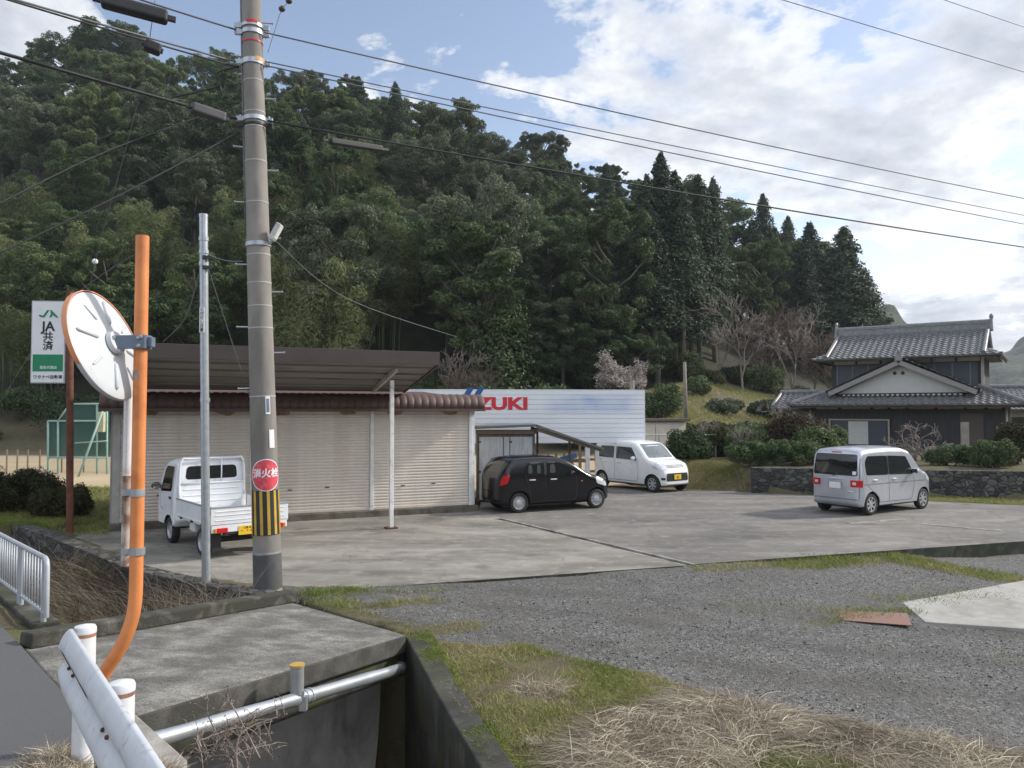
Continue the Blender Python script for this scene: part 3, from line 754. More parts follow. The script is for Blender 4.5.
# hood round the upper half
mb = MB(); vs = []; fs = []; K = 25
for i in range(K):
    a = math.pi * (-.12 + 1.30 * i / (K - 1))
    dep = .052 + .016 * max(.12, math.sin(max(0.0, min(1.0, i / (K - 1))) * math.pi) ** .6)
    for r_, z_ in ((Rm + .006, .03), (Rm + .012, .03), (Rm + .012, dep), (Rm + .006, dep)):
        vs.append(MM @ Vector((r_ * math.cos(a), r_ * math.sin(a), z_)))
for i in range(K - 1):
    for k in range(4): fs.append((i * 4 + k, i * 4 + (k + 1) % 4, i * 4 + 4 + (k + 1) % 4, i * 4 + 4 + k))
mb.add(vs, fs); mb.build('hood', M['orange_hood'], tm, 50)
bk = MB(); hub = MM @ Vector((0, 0, -.02)); pc = at(141, 344, 4.74)
a = hub + Vector((.0, -.035, 0)); e = Vector((pc.x + .045, 4.74 - .045, hub.z + .01))
bk.beam(a, e, .008, .085); bk.beam(a + Vector((0, .0, 0)), a + Vector((-.0, .07, 0)), .008, .085)
bk.beam(e, e + Vector((.0, .09, 0)), .008, .085); bk.beam(e + Vector((-.0, .09, 0)), e + Vector((-.12, .09, 0)), .008, .085)
bk.box(e + Vector((.018, .045, 0)), (.03, .05, .06))
bk.build('bracket', M['blue_steel'], tm, bevel=.003)
for dx_, dz_ in ((.03, .028), (.03, -.028), (.33, .025), (.33, -.025), (.36, .03)):
    p = a.lerp(e, dx_ / .4) + Vector((0, -.006, dz_)); MB().cyl(p, p + Vector((0, -.012, 0)), .011, n=6).build('bolt', M['galv'], tm)
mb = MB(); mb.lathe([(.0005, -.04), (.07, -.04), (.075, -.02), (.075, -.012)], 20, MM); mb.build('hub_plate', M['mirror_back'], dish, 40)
# old white stub clamped along the post
st0, st1 = at(128.5, 386, 4.80), at(124.8, 566, 4.80)
mb = MB(); mid = st0.lerp(st1, .5); mb.cyl(st0, mid, .024, n=14); mb.build('stub_pipe', M['white_paint'], tm, 40)
mb = MB(); mb.cyl(mid, st1, .0235, n=14); mb.build('stub_pipe', simple('rust streaked white pipe', (.52, .48, .44), .7, dirt=(.18, .10, .07), dirt_amt=.5, dirt_scale=7), tm, 40)
for py in (492.5, 551):
    c = at(137.3, py, 4.74); s_ = at(126.5, py, 4.80)
    mb = MB(); mb.lathe([(.041, -.022), (.045, -.022), (.045, .022), (.041, .022)], 20, Matrix.Translation(c))
    mb.lathe([(.025, -.018), (.029, -.018), (.029, .018), (.025, .018)], 14, Matrix.Translation(s_)); mb.box((c + s_) / 2 + Vector((0, -.02, 0)), (.05, .02, .03)); mb.build('clamp', M['galv'], tm)
mb = MB(); c = at(139.8, 375, 4.74)
mb.lathe([(.0398, -.03), (.0402, -.03), (.0402, .03), (.0398, .03)], 20, Matrix.Translation(c)); mb.build('sticker', simple('worn sticker', (.45, .30, .22), .7, dirt=(.22, .19, .2), dirt_amt=.5, dirt_scale=40), tm)

# ------------------------------------------------------------------ white railing on the left
rl = thing('metal_railing', 'pale grey metal railing with upright bars along the road edge', 'railing')
r0 = Vector((-4.78, 7.98)); rd = Vector((-1.4, 1.5)).normalized()
def rp(s, z): p = r0 + rd * s; return Vector((p.x, p.y, float(road_z(p.y)) + z))
M['rail_grey'] = simple('pale railing enamel', (0.40, 0.425, 0.46), .45, .2, .08)
L_ = 6.0
mb = MB(); mb.tube([rp(.0, .08), rp(0, .60), rp(.03, .655), rp(.09, .675), rp(L_, .675)], .026, 12); mb.build('top_rail', M['rail_grey'], rl, 50)
mb = MB(); mb.tube([rp(0, .115), rp(L_, .115)], .020, 10); mb.build('bottom_rail', M['rail_grey'], rl, 50)
for s in np.arange(.13, L_, .135):
    mb = MB(); mb.cyl(rp(s, .11), rp(s, .665), .0095, n=8); mb.build('bar', M['rail_grey'], rl, True)
for s in (.11, 1.18, 1.27, 3.2, 5.2):
    mb = MB(); mb.cyl(rp(s, -.05), rp(s, .66), .026, n=12); mb.build('post', M['rail_grey'], rl, 50)

# ------------------------------------------------------------------ concrete utility pole
up = thing('utility_pole', 'tall grey concrete utility pole with yellow black stripes and red sign', 'utility pole')
ub = gp(268, 588, .13); ut = at(251.3, 0, ub.y + .05); ud = (ut - ub).normalized(); utop = ub + ud * 11.2
UL = (utop - ub).length
def upr(z): return .200 - .0068 * z
def upp(s): return ub + ud * s
def at_h(py):    # distance up the pole seen at height py
    lo, hi = 0.0, UL
    for _ in range(40):
        mid = (lo + hi) / 2; p = upp(mid); d_ = p.y * math.cos(PITCH) + (p.z - CZ) * math.sin(PITCH)
        yy = 384 - F * ((p.z - CZ) * math.cos(PITCH) - p.y * math.sin(PITCH)) / d_
        if yy > py: lo = mid
        else: hi = mid
    return lo
QP = ud.to_track_quat('Z', 'Y').to_matrix().to_4x4()
mb = MB(); mb.tube([upp(-.5), upp(0), upp(3), upp(6), upp(9), upp(UL)], [.203, .2, upr(3), upr(6), upr(9), upr(UL)], 32); mb.build('shaft', M['concrete_pole'], up, 50)
def band(py0, py1, mat, name, ex=.004, parent=up, n=32, ang=None):
    s0, s1 = at_h(py1), at_h(py0); mb = MB()
    prof = [(upr(s0) + ex, s0), (upr(s1) + ex, s1)]
    vs = []; fs = []
    K = n
    full = ang is None; a0, a1 = (0, 2 * math.pi) if full else ang
    for (r_, s) in ((upr(s0) - .001, s0), (upr(s0) + ex, s0), (upr(s1) + ex, s1), (upr(s1) - .001, s1)):
        for k in range(K + 1):
            a = a0 + (a1 - a0) * k / K
            vs.append(Matrix.Translation(upp(s)) @ QP @ Vector((r_ * math.cos(a), r_ * math.sin(a), 0)))
    for i in range(3):
        for k in range(K): fs.append((i * (K + 1) + k, i * (K + 1) + k + 1, (i + 1) * (K + 1) + k + 1, (i + 1) * (K + 1) + k))
    if not full:
        fs.append(tuple(i * (K + 1) for i in range(4))); fs.append(tuple(i * (K + 1) + K for i in (3, 2, 1, 0)))
    mb.add(vs, fs); return mb.build(name, mat, parent, 50)
# angle (in pole frame) that looks at the camera
def ang_of(world_dir):
    l = QP.to_3x3().inverted() @ world_dir; return math.atan2(l.y, l.x)
A_CAM = ang_of((Vector((0, 0, CZ)) - ub).normalized())
sw = band(489.5, 534, M['black'], 'stripe_wrap', .004)
for k in range(12):
    a = A_CAM + .20 + k * 2 * math.pi / 12
    band(490, 533.5, M['yellow'], 'yellow_stripe', .0065, sw, 4, (a - .105, a + .105))
band(552.5, 590, simple('dark damp band', (.085, .085, .088), .8, dirt=(.05, .05, .05)), 'base_sleeve', .005)
band(551, 553, M['galv'], 'sleeve_rim', .009)
# round red hydrant sign, curved round the pole
s_c = (at_h(458.5) + at_h(490.5)) / 2; rs_ = (at_h(458.5) - at_h(490.5)) / 2
def pole_disc(rad, ex, name, mat, parent, seg=40, rings=6):
    r_p = upr(s_c) + ex; vs = []; fs = []
    for j in range(rings + 1):
        for k in range(seg):
            t = 2 * math.pi * k / seg; u_ = rad * j / rings * math.cos(t); v_ = rad * j / rings * math.sin(t)
            a = A_CAM + .10 + u_ / r_p
            vs.append(Matrix.Translation(upp(s_c + v_)) @ QP @ Vector((r_p * math.cos(a), r_p * math.sin(a), 0)))
    for j in range(rings):
        for k in range(seg):
            k2 = (k + 1) % seg; fs.append((j * seg + k, j * seg + k2, (j + 1) * seg + k2, (j + 1) * seg + k))
    mb = MB(); mb.add(vs, [f for f in fs]); return mb.build(name, mat, parent, True)
rd_ = pole_disc(rs_, .006, 'round_sign', M['sign_white'], up); pole_disc(rs_ * .94, .009, 'red_face', M['red_sign'], rd_)
def on_pole(o, sc, r_p, a0, s0):
    """bend flat lettering (x,y metres) round the pole"""
    me = o.data
    for v_ in me.vertices:
        x, y, z = v_.co; a = a0 + x / r_p
        p = upp(s0 + y) + (QP.to_3x3() @ Vector(((r_p + z) * math.cos(a), (r_p + z) * math.sin(a), 0)))
        v_.co = p
t = text_mesh('消火栓', .135, M['sign_white'], rd_, Matrix.Identity(4), 'lettering', .001, .004); on_pole(t, 1, upr(s_c) + .0115, A_CAM + .10, s_c + .02)
t = text_mesh('HYDRANT', .052, M['sign_white'], rd_, Matrix.Identity(4), 'lettering', .001, .002)
bpy.data.objects.remove(t)
# small plates
pl = band(416, 445, M['white_paint'], 'number_plate', .006, up, 4, (A_CAM + .55, A_CAM + .85))
bpy.data.objects.remove(pl)
def plate(py0, py1, a0, a1, mat, name, ex=.007, par=up): return band(py0, py1, mat, name, ex, par, 4, (A_CAM + a0, A_CAM + a1))
pn = plate(397, 414.5, .20, .56, M['sign_white'], 'name_plate'); plate(399, 412.5, .27, .49, M['blue_steel'], 'name_face', .010, pn)
plate(430, 448, .42, .86, M['sign_white'], 'paper_label')
for py in (82, 113, 128, 162, 203, 255, 283, 306, 328, 396):
    band(py, py + 1.0, simple('pale ring', (.42, .42, .41), .7), 'ring', .004)
# steel bands with cable hardware
M['hardware'] = M['galv']
for y0, y1, mt, nm in ((26, 29, 'galv', 'cable_band'), (32, 36, 'galv', 'cable_band'), (61, 66, 'galv', 'cable_band'), (118, 122, 'galv', 'cable_band'), (125, 127, 'black_plastic', 'cable_band'), (243, 247, 'galv', 'lamp_band')):
    o = band(y0, y1, M[mt], nm, .016)
    if nm == 'cable_band':
        s = at_h((y0 + y1) / 2); mb = MB()
        for sgn in (-1, 1):
            a = A_CAM + sgn * 1.5; c = upp(s) + QP.to_3x3() @ Vector(((upr(s) + .05) * math.cos(a), (upr(s) + .05) * math.sin(a), 0))
            mb.box(c, (.11, .05, .07)); mb.cyl(c + Vector((0, 0, -.05)), c + Vector((0, 0, .06)), .014, n=8)
        mb.build('bracket', M[mt], o)
band(24, 27, M['sign_red'], 'red_tape', .02, up, 12, (A_CAM - .5, A_CAM + .5)); band(43, 44.5, M['sign_red'], 'red_tape', .008)
band(60, 64, simple('yellow tape', (.55, .33, .12), .6), 'yellow_tape', .02, up, 8, (A_CAM + .2, A_CAM + 1.3))
# step bolts
for i, py in enumerate((22, 58, 98, 148, 170, 203, 238, 265, 292, 327, 353, 388)):
    s = at_h(py); a = A_CAM + (1.5 if i % 2 == 0 else -1.5)
    e = QP.to_3x3() @ Vector((math.cos(a), math.sin(a), 0)); p = upp(s) + e * (upr(s) - .01)
    mb = MB(); mb.cyl(p, p + e * .16, .011, n=8); mb.cyl(p + e * .155, p + e * .17, .018, n=8); mb.build('step_bolt', M['galv'], up)
# lamp on a short bracket facing right
s = at_h(245); a = A_CAM + 1.0; e = QP.to_3x3() @ Vector((math.cos(a), math.sin(a), 0)); p = upp(s) + e * (upr(s) + .01)
lampc = p + e * .10 + Vector((.02, -.02, .16))
mb = MB(); mb.beam(p, lampc + Vector((0, 0, -.05)), .05, .03); mb.build('lamp_arm', M['galv'], up)
mb = MB(); MX = Matrix.Rotation(R(-32), 3, 'Y'); mb.box(lampc, (.13, .24, .05), M=MX @ Matrix.Rotation(R(20), 3, 'X')); MX2 = None
mb = MB(); Q_ = Matrix.Rotation(R(28), 3, 'Y'); mb.box(lampc, (.07, .17, .27), M=Q_); lh = mb.build('lamp_head', simple('lamp housing', (.5, .5, .49), .5), up, bevel=.015)
mb = MB(); mb.box(lampc + Q_ @ Vector((.038, 0, .01)), (.008, .13, .21), M=Q_); mb.build('lamp_lens', simple('frosted lens', (.78, .78, .74), .3), lh)
# conduit up the left side
pts = []
for s in np.linspace(at_h(235), UL, 8):
    a = A_CAM - 1.45; pts.append(upp(s) + QP.to_3x3() @ Vector(((upr(s) + .012) * math.cos(a), (upr(s) + .012) * math.sin(a), 0)))
mb = MB(); mb.tube(pts, .011, 8); mb.build('conduit', M['cable_grey'], up, True)

# ------------------------------------------------------------------ thin steel pole
sb = gp(206.5, 582, .10); sp_ = thing('steel_pole', 'thin galvanised steel pole standing left of the concrete utility pole', 'steel pole')
stp = at(203.5, 215, sb.y); mb = MB(); mb.tube([sb + Vector((0, 0, -.3)), stp], .063, 20); mb.build('shaft', M['galv'], sp_, 50)
def spp(py): return at(206.5 - 3 * (582 - py) / 367, py, sb.y)
mb = MB(); c = stp; mb.lathe([(.0665, -.04), (.0665, .012), (.0005, .02)], 20, Matrix.Translation(c)); mb.build('pole_cap', M['galv'], sp_, 40)
for py in (239, 252, 264, 400):
    mb = MB(); mb.lathe([(.064, -.03), (.073, -.03), (.073, .03), (.064, .03)], 20, Matrix.Translation(spp(py))); mb.build('pole_band', M['galv'], sp_, 40)
mb = MB()
for k, py in enumerate((258, 268)): mb.box(spp(py) + Vector((.07, -.05, 0)), (.14, .06, .05), rz=.5)
mb.build('cable_clamp', M['black_plastic'], sp_)
mb = MB(); c = spp(320.5); mb.box(c + Vector((-.01, -.068, 0)), (.075, .012, .385)); ps = mb.build('name_strip', M['sign_white'], sp_)
for k, ch in enumerate('とびだし注意'):
    text_mesh(ch, .06, M['sign_black'], ps, Matrix.Translation(c + Vector((-.01, -.0755, .155 - .062 * k))) @ Matrix.Rotation(R(90), 4, 'X'), 'lettering', .0005, .001)

# ------------------------------------------------------------------ lit-box sign on its rusty post
js = thing('shop_sign', 'tall white and green box sign on a rust brown post', 'sign')
jb = gp(70, 530, .12); jy = jb.y
jt = at(70, 292, jy); mb = MB(); mb.tube([jb + Vector((0, 0, -.2)), jt], .072, 16); mb.build('post', M['rust'], js, 50)
tl = at(33, 301, jy - .05); brn = at(64.5, 383.5, jy - .05)
W_ = brn.x - tl.x; H_ = tl.z - brn.z; cx_ = (tl.x + brn.x) / 2; cz_ = (tl.z + brn.z) / 2; JR = R(4)
mb = MB(); mb.box((cx_, jy, cz_), (W_, .16, H_), rz=JR); bx_ = mb.build('sign_box', simple('aluminium trim', (.42, .42, .43), .5, .2), js, bevel=.01)
JM = Matrix.Translation((cx_, jy, cz_)) @ Matrix.Rotation(JR, 4, 'Z')
def jpl(x0, x1, z0, z1, d, mat, nm):
    mb = MB(); a = JM @ Vector(((x0 + x1) / 2, -.08 - d / 2, (z0 + z1) / 2)); mb.box(a, (x1 - x0, d, z1 - z0), rz=JR); return mb.build(nm, mat, bx_)
jpl(-W_ / 2 + .025, W_ / 2 - .025, -H_ / 2 + .025, H_ / 2 - .025, .006, M['sign_white'], 'sign_face')
jpl(-W_ / 2 + .05, W_ / 2 - .04, -H_ * .355, -H_ * .15, .010, M['sign_green'], 'green_panel')
FX = Matrix.Rotation(R(90), 4, 'X')
def jtext(tx, size, x, z, mat, off=.0, d=.009, sx=1.0): return text_mesh(tx, size, mat, bx_, JM @ Matrix.Translation((x, -.08 - d, z)) @ FX, 'lettering', .001, off, sx=sx)
jtext('JA', .285, .0, H_ * .185, M['sign_black'], .008)
jtext('共', .215, .0, H_ * .062, M['sign_black'], .005); jtext('済', .215, .0, -H_ * .052, M['sign_black'], .005)
jtext('取扱代理店', .072, .02, -H_ * .31, M['sign_white'], .001, .012); jtext('ワタナベ自動車', .088, .01, -H_ * .425, M['sign_black'], .002)
# green angular emblem
mb = MB(); EM = JM @ Matrix.Translation((.0, -.0862, H_ * .345)) @ FX
mb.prism([(-.19, -.055), (-.11, -.075), (.0, .085), (.0, .02), (-.07, -.085), (-.16, -.085)][::-1], .006, EM)
mb = MB()
mb.prism([(-.20, -.03), (-.155, -.03), (-.12, -.055), (-.03, .075), (.02, .075), (-.085, -.085), (-.15, -.085), (-.20, -.05)], .006, EM)
mb.prism([(.02, -.085), (.065, -.085), (.075, -.02), (.16, -.085), (.215, -.085), (.06, .075), (.035, .075), (.05, .0)], .006, EM)
mb.build('emblem', M['sign_green'], bx_)
# ------------------------------------------------------------------ garage with roller shutters and its canopy
GA = math.atan2(3.5, 8.06); GX = (-9.1, 17.5, 0)
ga = thing('garage_building', 'low garage with three beige roller shutters and a ribbed brown awning', 'garage', GX, GA)
m, nt, b, out = new_mat('shutter slats')
v = coords(nt); vs = coords(nt, (3, 1, .25))
c = ramp(nt, noise(nt, vs, .9, 5, .6), [(.3, (.55, .485, .42)), (.7, (.65, .585, .51))])
st = noise(nt, v, 1.4, 7, .65, .6)
c = mixc(nt, ramp(nt, st, [(.62, 0.0), (.80, .5)]), c, (.30, .22, .16))
lk(nt, c, b.inputs['Base Color']); b.inputs['Roughness'].default_value = .45; M['shutter'] = m
M['plaster_grey'] = simple('garage wall', (.40, .38, .35), .85, dirt=(.2, .17, .14), dirt_amt=.35)
M['rust_smear'] = simple('rust smear', (.19, .085, .045), .9, dirt=(.36, .26, .19), dirt_amt=.55, dirt_scale=14)
def shutter(x0, x1, z0, z1):
    vs = []; fs = []; n = int((z1 - z0) / .075); k = 0
    for i in range(n):
        za = z0 + (z1 - z0) * i / n; h = (z1 - z0) / n
        for t, y in ((0, .009), (.12, .002), (.5, -.005), (.85, .002), (1.0, .009)):
            vs += [(x0, y, za + h * t), (x1, y, za + h * t)]
            if k: fs.append((2 * k - 2, 2 * k - 1, 2 * k + 1, 2 * k))
            k += 1
    mb = MB(); mb.add(vs, fs); o = mb.build('shutter', M['shutter'], ga, 40)
    mb = MB(); mb.box(((x0 + x1) / 2, -.012, z0 + .03), (x1 - x0, .05, .07)); mb.build('bottom_rail', M['shutter'], o, bevel=.006)
    for fx in (.30, .62):
        mb = MB(); xx = x0 + (x1 - x0) * fx; mb.box((xx, -.012, z0 + .55 + .1 * fx), (.11, .02, .03)); mb.build('handle', M['brown_dark'], o, bevel=.006)
    mb = MB(); rr = random.Random(int(x0 * 10))
    for q in (.22, .80):
        xx = x0 + (x1 - x0) * q; pts = []
        for a in range(12):
            r_ = 1 + .35 * (rr.random() - .5); pts.append((xx + .20 * r_ * math.cos(a * math.pi / 6), z1 - .11 + .085 * r_ * math.sin(a * math.pi / 6)))
        mb = MB(); mb.prism([(p[0], p[1]) for p in pts], .004, Matrix(((1, 0, 0, 0), (0, 0, -1, -.0115), (0, 1, 0, 0), (0, 0, 0, 1)))); mb.build('rust_stain', M['rust_smear'], o)
PX = [.12, 3.05, 5.98, 8.68]
for i in range(3): shutter(PX[i] + .045, PX[i + 1] - .045, .17, 2.78)
for x in PX:
    mb = MB(); mb.box((x, -.01, 1.45), (.09 if x > .5 else .16, .09, 2.62)); mb.build('guide_post', M['white_paint'] if x > 1 else M['plaster_grey'], ga, bevel=.008)
mb = MB(); mb.box((8.77, .05, 1.45), (.08, .12, 2.64)); mb.build('corner_trim', M['white_paint'], ga, bevel=.008)
mb = MB(); mb.box((4.4, 2.75, 1.5), (8.82, 5.2, 2.9)); mb.build('wall', M['plaster_grey'], ga)
mb = MB(); mb.box((4.42, .0, .07), (8.86, .36, .18)); mb.build('base_sill', simple('stained sill concrete', (.16, .145, .12), .9, dirt=(.08, .07, .055), dirt_amt=.5, bmp=.4), ga, bevel=.02)
mb = MB(); mb.add([(-.1, -.02, 2.9), (9.0, -.02, 2.9), (9.0, 5.5, 3.25), (-.1, 5.5, 3.25), (-.1, -.02, 3.0), (9.0, -.02, 3.0), (9.0, 5.5, 3.35), (-.1, 5.5, 3.35)],
                  [(3, 2, 1, 0), (4, 5, 6, 7), (0, 1, 5, 4), (1, 2, 6, 5), (2, 3, 7, 6), (3, 0, 4, 7)]); mb.build('roof', M['brown_metal'], ga)
# ribbed awning, a quarter round with bulging ribs
vs = []; fs = []; X0, X1 = -.22, 8.95; per = .195; NS = 9
cols = []
nr = int(round((X1 - X0) / per))
for r_ in range(nr):
    for t in np.linspace(0, 1, NS)[:-1]: cols.append((X0 + (r_ + t) * (X1 - X0) / nr, .034 * (math.sin(math.pi * t) ** .6)))
cols.append((X1, 0.0))
AP = [(.02, 3.13, .2), (-.10, 3.125, 1), (-.22, 3.105, 1), (-.31, 3.06, 1), (-.37, 2.99, 1), (-.405, 2.90, 1), (-.42, 2.76, .8)]
arc = len(AP)
for x, bl in cols:
    for j, (y_, z_, w_) in enumerate(AP): vs.append((x, y_ - bl * w_ * (.4 + .1 * j), z_ + bl * w_ * max(0, 1 - .28 * j)))
for i in range(len(cols) - 1):
    for j in range(arc - 1): a = i * arc + j; fs.append((a, a + arc, a + arc + 1, a + 1))
mb = MB(); mb.add(vs, fs); aw = mb.build('awning', M['brown_metal'], ga, 60)
md = aw.modifiers.new('thick', 'SOLIDIFY'); md.thickness = .012
mb = MB(); mb.beam((X0, -.425, 2.725), (X1, -.425, 2.725), .05, .07); mb.beam((X1 - .012, 0, 2.735), (X1 - .012, -.41, 2.735), .03, .05)
mb.build('awning_edge', M['brown_metal'], aw)
for xx in (X0 + .006, X1 - .006):
    mb = MB(); pts = [(.02, 2.76)] + [(q_[0] + .008, q_[1] - .006) for q_ in AP]
    mb.prism(pts, .012, Matrix(((0, 0, 1, xx - .006), (1, 0, 0, 0), (0, 1, 0, 0), (0, 0, 0, 1)))); mb.build('awning_end', M['brown_metal'], aw)

M['fascia'] = simple('dark brown fascia', (.062, .046, .042), .5, .1, .12, 3)
cn = thing('carport_canopy', 'flat brown steel carport roof on white posts in front of the garage', 'canopy', GX, GA)
def croof(x0, x1, ya, za0, za1, yb, zb0, zb1):
    return [(x0, ya, za0), (x1, ya, za0), (x1, yb, zb0), (x0, yb, zb0), (x0, ya, za1), (x1, ya, za1), (x1, yb, zb1), (x0, yb, zb1)]
BF = [(3, 2, 1, 0), (4, 5, 6, 7), (0, 1, 5, 4), (1, 2, 6, 5), (2, 3, 7, 6), (3, 0, 4, 7)]
mb = MB(); mb.add(croof(.1, 6.8, -2.9, 3.76, 4.0, -.02, 3.20, 3.32), BF)
M['underside'] = simple('underside sheet', (.24, .215, .19), .6, dirt=(.15, .13, .11), dirt_amt=.4, stretch=(.3, 1, 1)); mb.build('roof_sheet', M['underside'], cn)
mb = MB(); mb.box((3.45, -2.93, 3.89), (6.78, .05, .30)); mb.build('front_fascia', M['fascia'], cn, bevel=.006)
mb = MB()
for x in (.08, 6.82): MB().add(croof(x - .022, x + .022, -2.95, 3.72, 4.035, -.0, 3.17, 3.36), BF).build('side_fascia', M['fascia'], cn)
mb = MB()
for y in np.arange(-2.6, -.2, .62):
    z = 3.76 - (y + 2.9) * .1957 - .02; mb.beam((.14, y, z), (6.76, y, z), .045, .035)
mb.build('underside_ribs', M['underside'], cn)
for x in (5.92, .62):
    mb = MB(); z = 3.30; mb.beam((x, -2.62, z + .34), (x, -.45, z - .08), .07, .11); mb.build('rafter', simple('pale rafter', (.50, .48, .44), .6, dirt=(.26, .22, .17)), cn)
    if x > 2:
        mb = MB(); mb.box((x, -2.24, 1.71), (.09, .09, 3.40)); po = mb.build('post', simple('patched white post', (.74, .74, .73), .5, dirt=(.26, .21, .17), dirt_amt=.32, dirt_scale=5), cn, bevel=.01)
        mb = MB(); mb.box((x, -2.24, .02), (.26, .24, .03)); mb.build('foot_plate', M['rust'], po)
    else:
        mb = MB(); mb.box((x, -2.24, 1.71), (.09, .09, 3.40)); mb.build('post', M['white_paint'], cn, bevel=.01)

# ------------------------------------------------------------------ long white billboard
s0, s1 = at(400, 440, 26.4), at(644.3, 441, 27.2)
BA = math.atan2(s1.y - s0.y, s1.x - s0.x); BW = math.hypot(s1.y - s0.y, s1.x - s0.x)
ztop = at(644.3, 390.5, 27.2).z; zbot = at(644.3, 442, 27.2).z
bb = thing('billboard', 'long white panelled billboard with red lettering behind the black hatchback', 'billboard', (s0.x, s0.y, 0), BA)
mb = MB(); nrow = 11; vs = []; fs = []
hh = (ztop - zbot) / nrow
for i in range(nrow):
    z = zbot + i * hh
    mb.box((BW / 2, 0, z + hh / 2), (BW, .05, hh - .010))
mb.box((BW / 2, .03, (zbot + ztop) / 2), (BW, .03, ztop - zbot))
m, nt, b, out = new_mat('white billboard panels')
v = coords(nt); c = ramp(nt, noise(nt, coords(nt, (.3, 1, 1)), 1.2, 4), [(.3, (.70, .725, .76)), (.7, (.78, .80, .83))])
# ghost of painted-out pale blue lettering near the right
sp2 = nt.nodes.new('ShaderNodeSeparateXYZ'); lk(nt, v, sp2.inputs[0])
mx = ramp(nt, math_(nt, 'DIVIDE', sp2.outputs[0], BW), [(.57, 0), (.63, .9), (.93, 1), (.985, 0)])
mz = ramp(nt, math_(nt, 'DIVIDE', math_(nt, 'SUBTRACT', sp2.outputs[2], zbot), ztop - zbot), [(.50, 0), (.66, 1), (.82, 1), (.97, 0)])
nb = ramp(nt, noise(nt, coords(nt, (1, 1, .6)), 1.8, 1, .4), [(.25, .15), (.7, .95)])
c = mixc(nt, math_(nt, 'MULTIPLY', math_(nt, 'MULTIPLY', mx, mz), nb), c, (.36, .46, .66))
lk(nt, c, b.inputs['Base Color']); b.inputs['Roughness'].default_value = .4
mb.build('panel_boards', m, bb)
mb = MB()
for z in (ztop + .012, zbot - .012): mb.box((BW / 2, .01, z), (BW + .04, .08, .03))
for x in (-.012, BW + .012): mb.box((x, .01, (ztop + zbot) / 2), (.03, .08, ztop - zbot))
mb.build('edge_trim', M['white_paint'], bb)
def bbx(px, py):            # photo position -> board coordinates
    o = Vector((0, 0, CZ)); d = at(px, py, 10) - o
    nrm = Vector((-math.sin(BA), math.cos(BA), 0)); base = Vector((s0.x, s0.y, 0)) + nrm * (-.03)
    t = (base - o).dot(nrm) / d.dot(nrm); p = o + d * t - Vector((s0.x, s0.y, 0))
    return p.x * math.cos(BA) + p.y * math.sin(BA), p.z
xl, zl = bbx(478.5, 410); xr, zr_ = bbx(527.5, 397)
caph = zr_ - zl
t = text_mesh('SUZUKI', 1.0, M['sign_red'], bb, Matrix.Identity(4), 'lettering', .006, .045)
co = np.array([v_.co[:] for v_ in t.data.vertices]); x0_, x1_, y0_, y1_ = co[:, 0].min(), co[:, 0].max(), co[:, 1].min(), co[:, 1].max()
# the last four letters take the width seen in the photo
full = (xr - xl) * 1.60
for v_ in t.data.vertices:
    x, y, z = v_.co
    v_.co = Vector((xr - full + (x - x0_) / (x1_ - x0_) * full, -.033 - z, zl + (y - y0_) / (y1_ - y0_) * caph))
for px in (461, 471.5):
    mb = MB(); a, zA = bbx(px, 399); wv = .22
    c_, zB = bbx(px + 7, 387.5)
    mb.prism([(a, zA), (a + wv, zA), (c_ + wv, zB), (c_, zB)], .006, Matrix(((1, 0, 0, 0), (0, 0, -1, -.027), (0, 1, 0, 0), (0, 0, 0, 1)))); mb.build('blue_stripe', M['sign_blue'], bb)
for px, w_ in ((588.5, .16), (471, .16), (420, .16)):
    x, _z = bbx(px, 460); mb = MB(); mb.box((x, .16, 1.5), (w_, .12, 3.4)); mb.build('post', M['white_paint'], bb, bevel=.01)
pzz = at(632, 381, 28.2)
tag(MB().cyl((pzz.x, 28.2, 0), (pzz.x, 28.2, pzz.z), .10, .09, 12).build('short_pole', M['concrete_pole'], smooth=40), 'grey stub of pole rising just behind the white billboard', 'pole')

# ------------------------------------------------------------------ weathered shed with a lean-to
sh = thing('tool_shed', 'weathered grey shed with double doors and a lean-to behind black hatchback', 'shed', (-1.05, 22.9, 0), R(3))
m, nt, b, out = new_mat('peeling grey boards')
v = coords(nt, (7, 1, .8)); n1 = noise(nt, v, 2.0, 8, .7, .4)
c = ramp(nt, n1, [(.3, (.32, .33, .345)), (.55, (.52, .535, .55)), (.75, (.66, .66, .65))]); lk(nt, c, b.inputs['Base Color']); b.inputs['Roughness'].default_value = .85
M['shed_door'] = m
mb = MB(); mb.box((.87, 1.1, 1.04), (1.74, 2.1, 2.08)); mb.build('wall', simple('shed boards', (.20, .18, .16), .9, dirt=(.10, .09, .08), dirt_amt=.5, stretch=(6, 6, 1)), sh)
for x0, x1 in ((.08, .78), (1.0, 1.66)):
    mb = MB(); mb.box(((x0 + x1) / 2, .02, 1.0), (x1 - x0, .05, 1.86)); d_ = mb.build('door', M['shed_door'], sh, bevel=.008)
    mb = MB(); mb.box((x0 + .01, -.01, 1.78), (.08, .03, .05)); mb.box((x0 + .01, -.01, .9), (.08, .03, .05)); mb.build('hinges', M['rust'], d_)
mb = MB(); mb.box((.89, .02, 1.0), (.17, .04, 1.86)); mb.build('door_frame', M['shed_door'], sh)
RZ = 2.24
mb = MB()
prof = [(-.25, 2.16), (1.75, RZ + .0), (1.75, RZ + .07), (-.25, 2.24)]
def xz(poly, y0, y1):
    mb = MB(); mb.prism(poly, y1 - y0, Matrix(((1, 0, 0, 0), (0, 0, 1, y0), (0, 1, 0, 0), (0, 0, 0, 1)))); return mb
xz(prof, -.35, 2.4).build('roof', simple('grey roofing', (.12, .13, .13), .6), sh, bevel=.008)
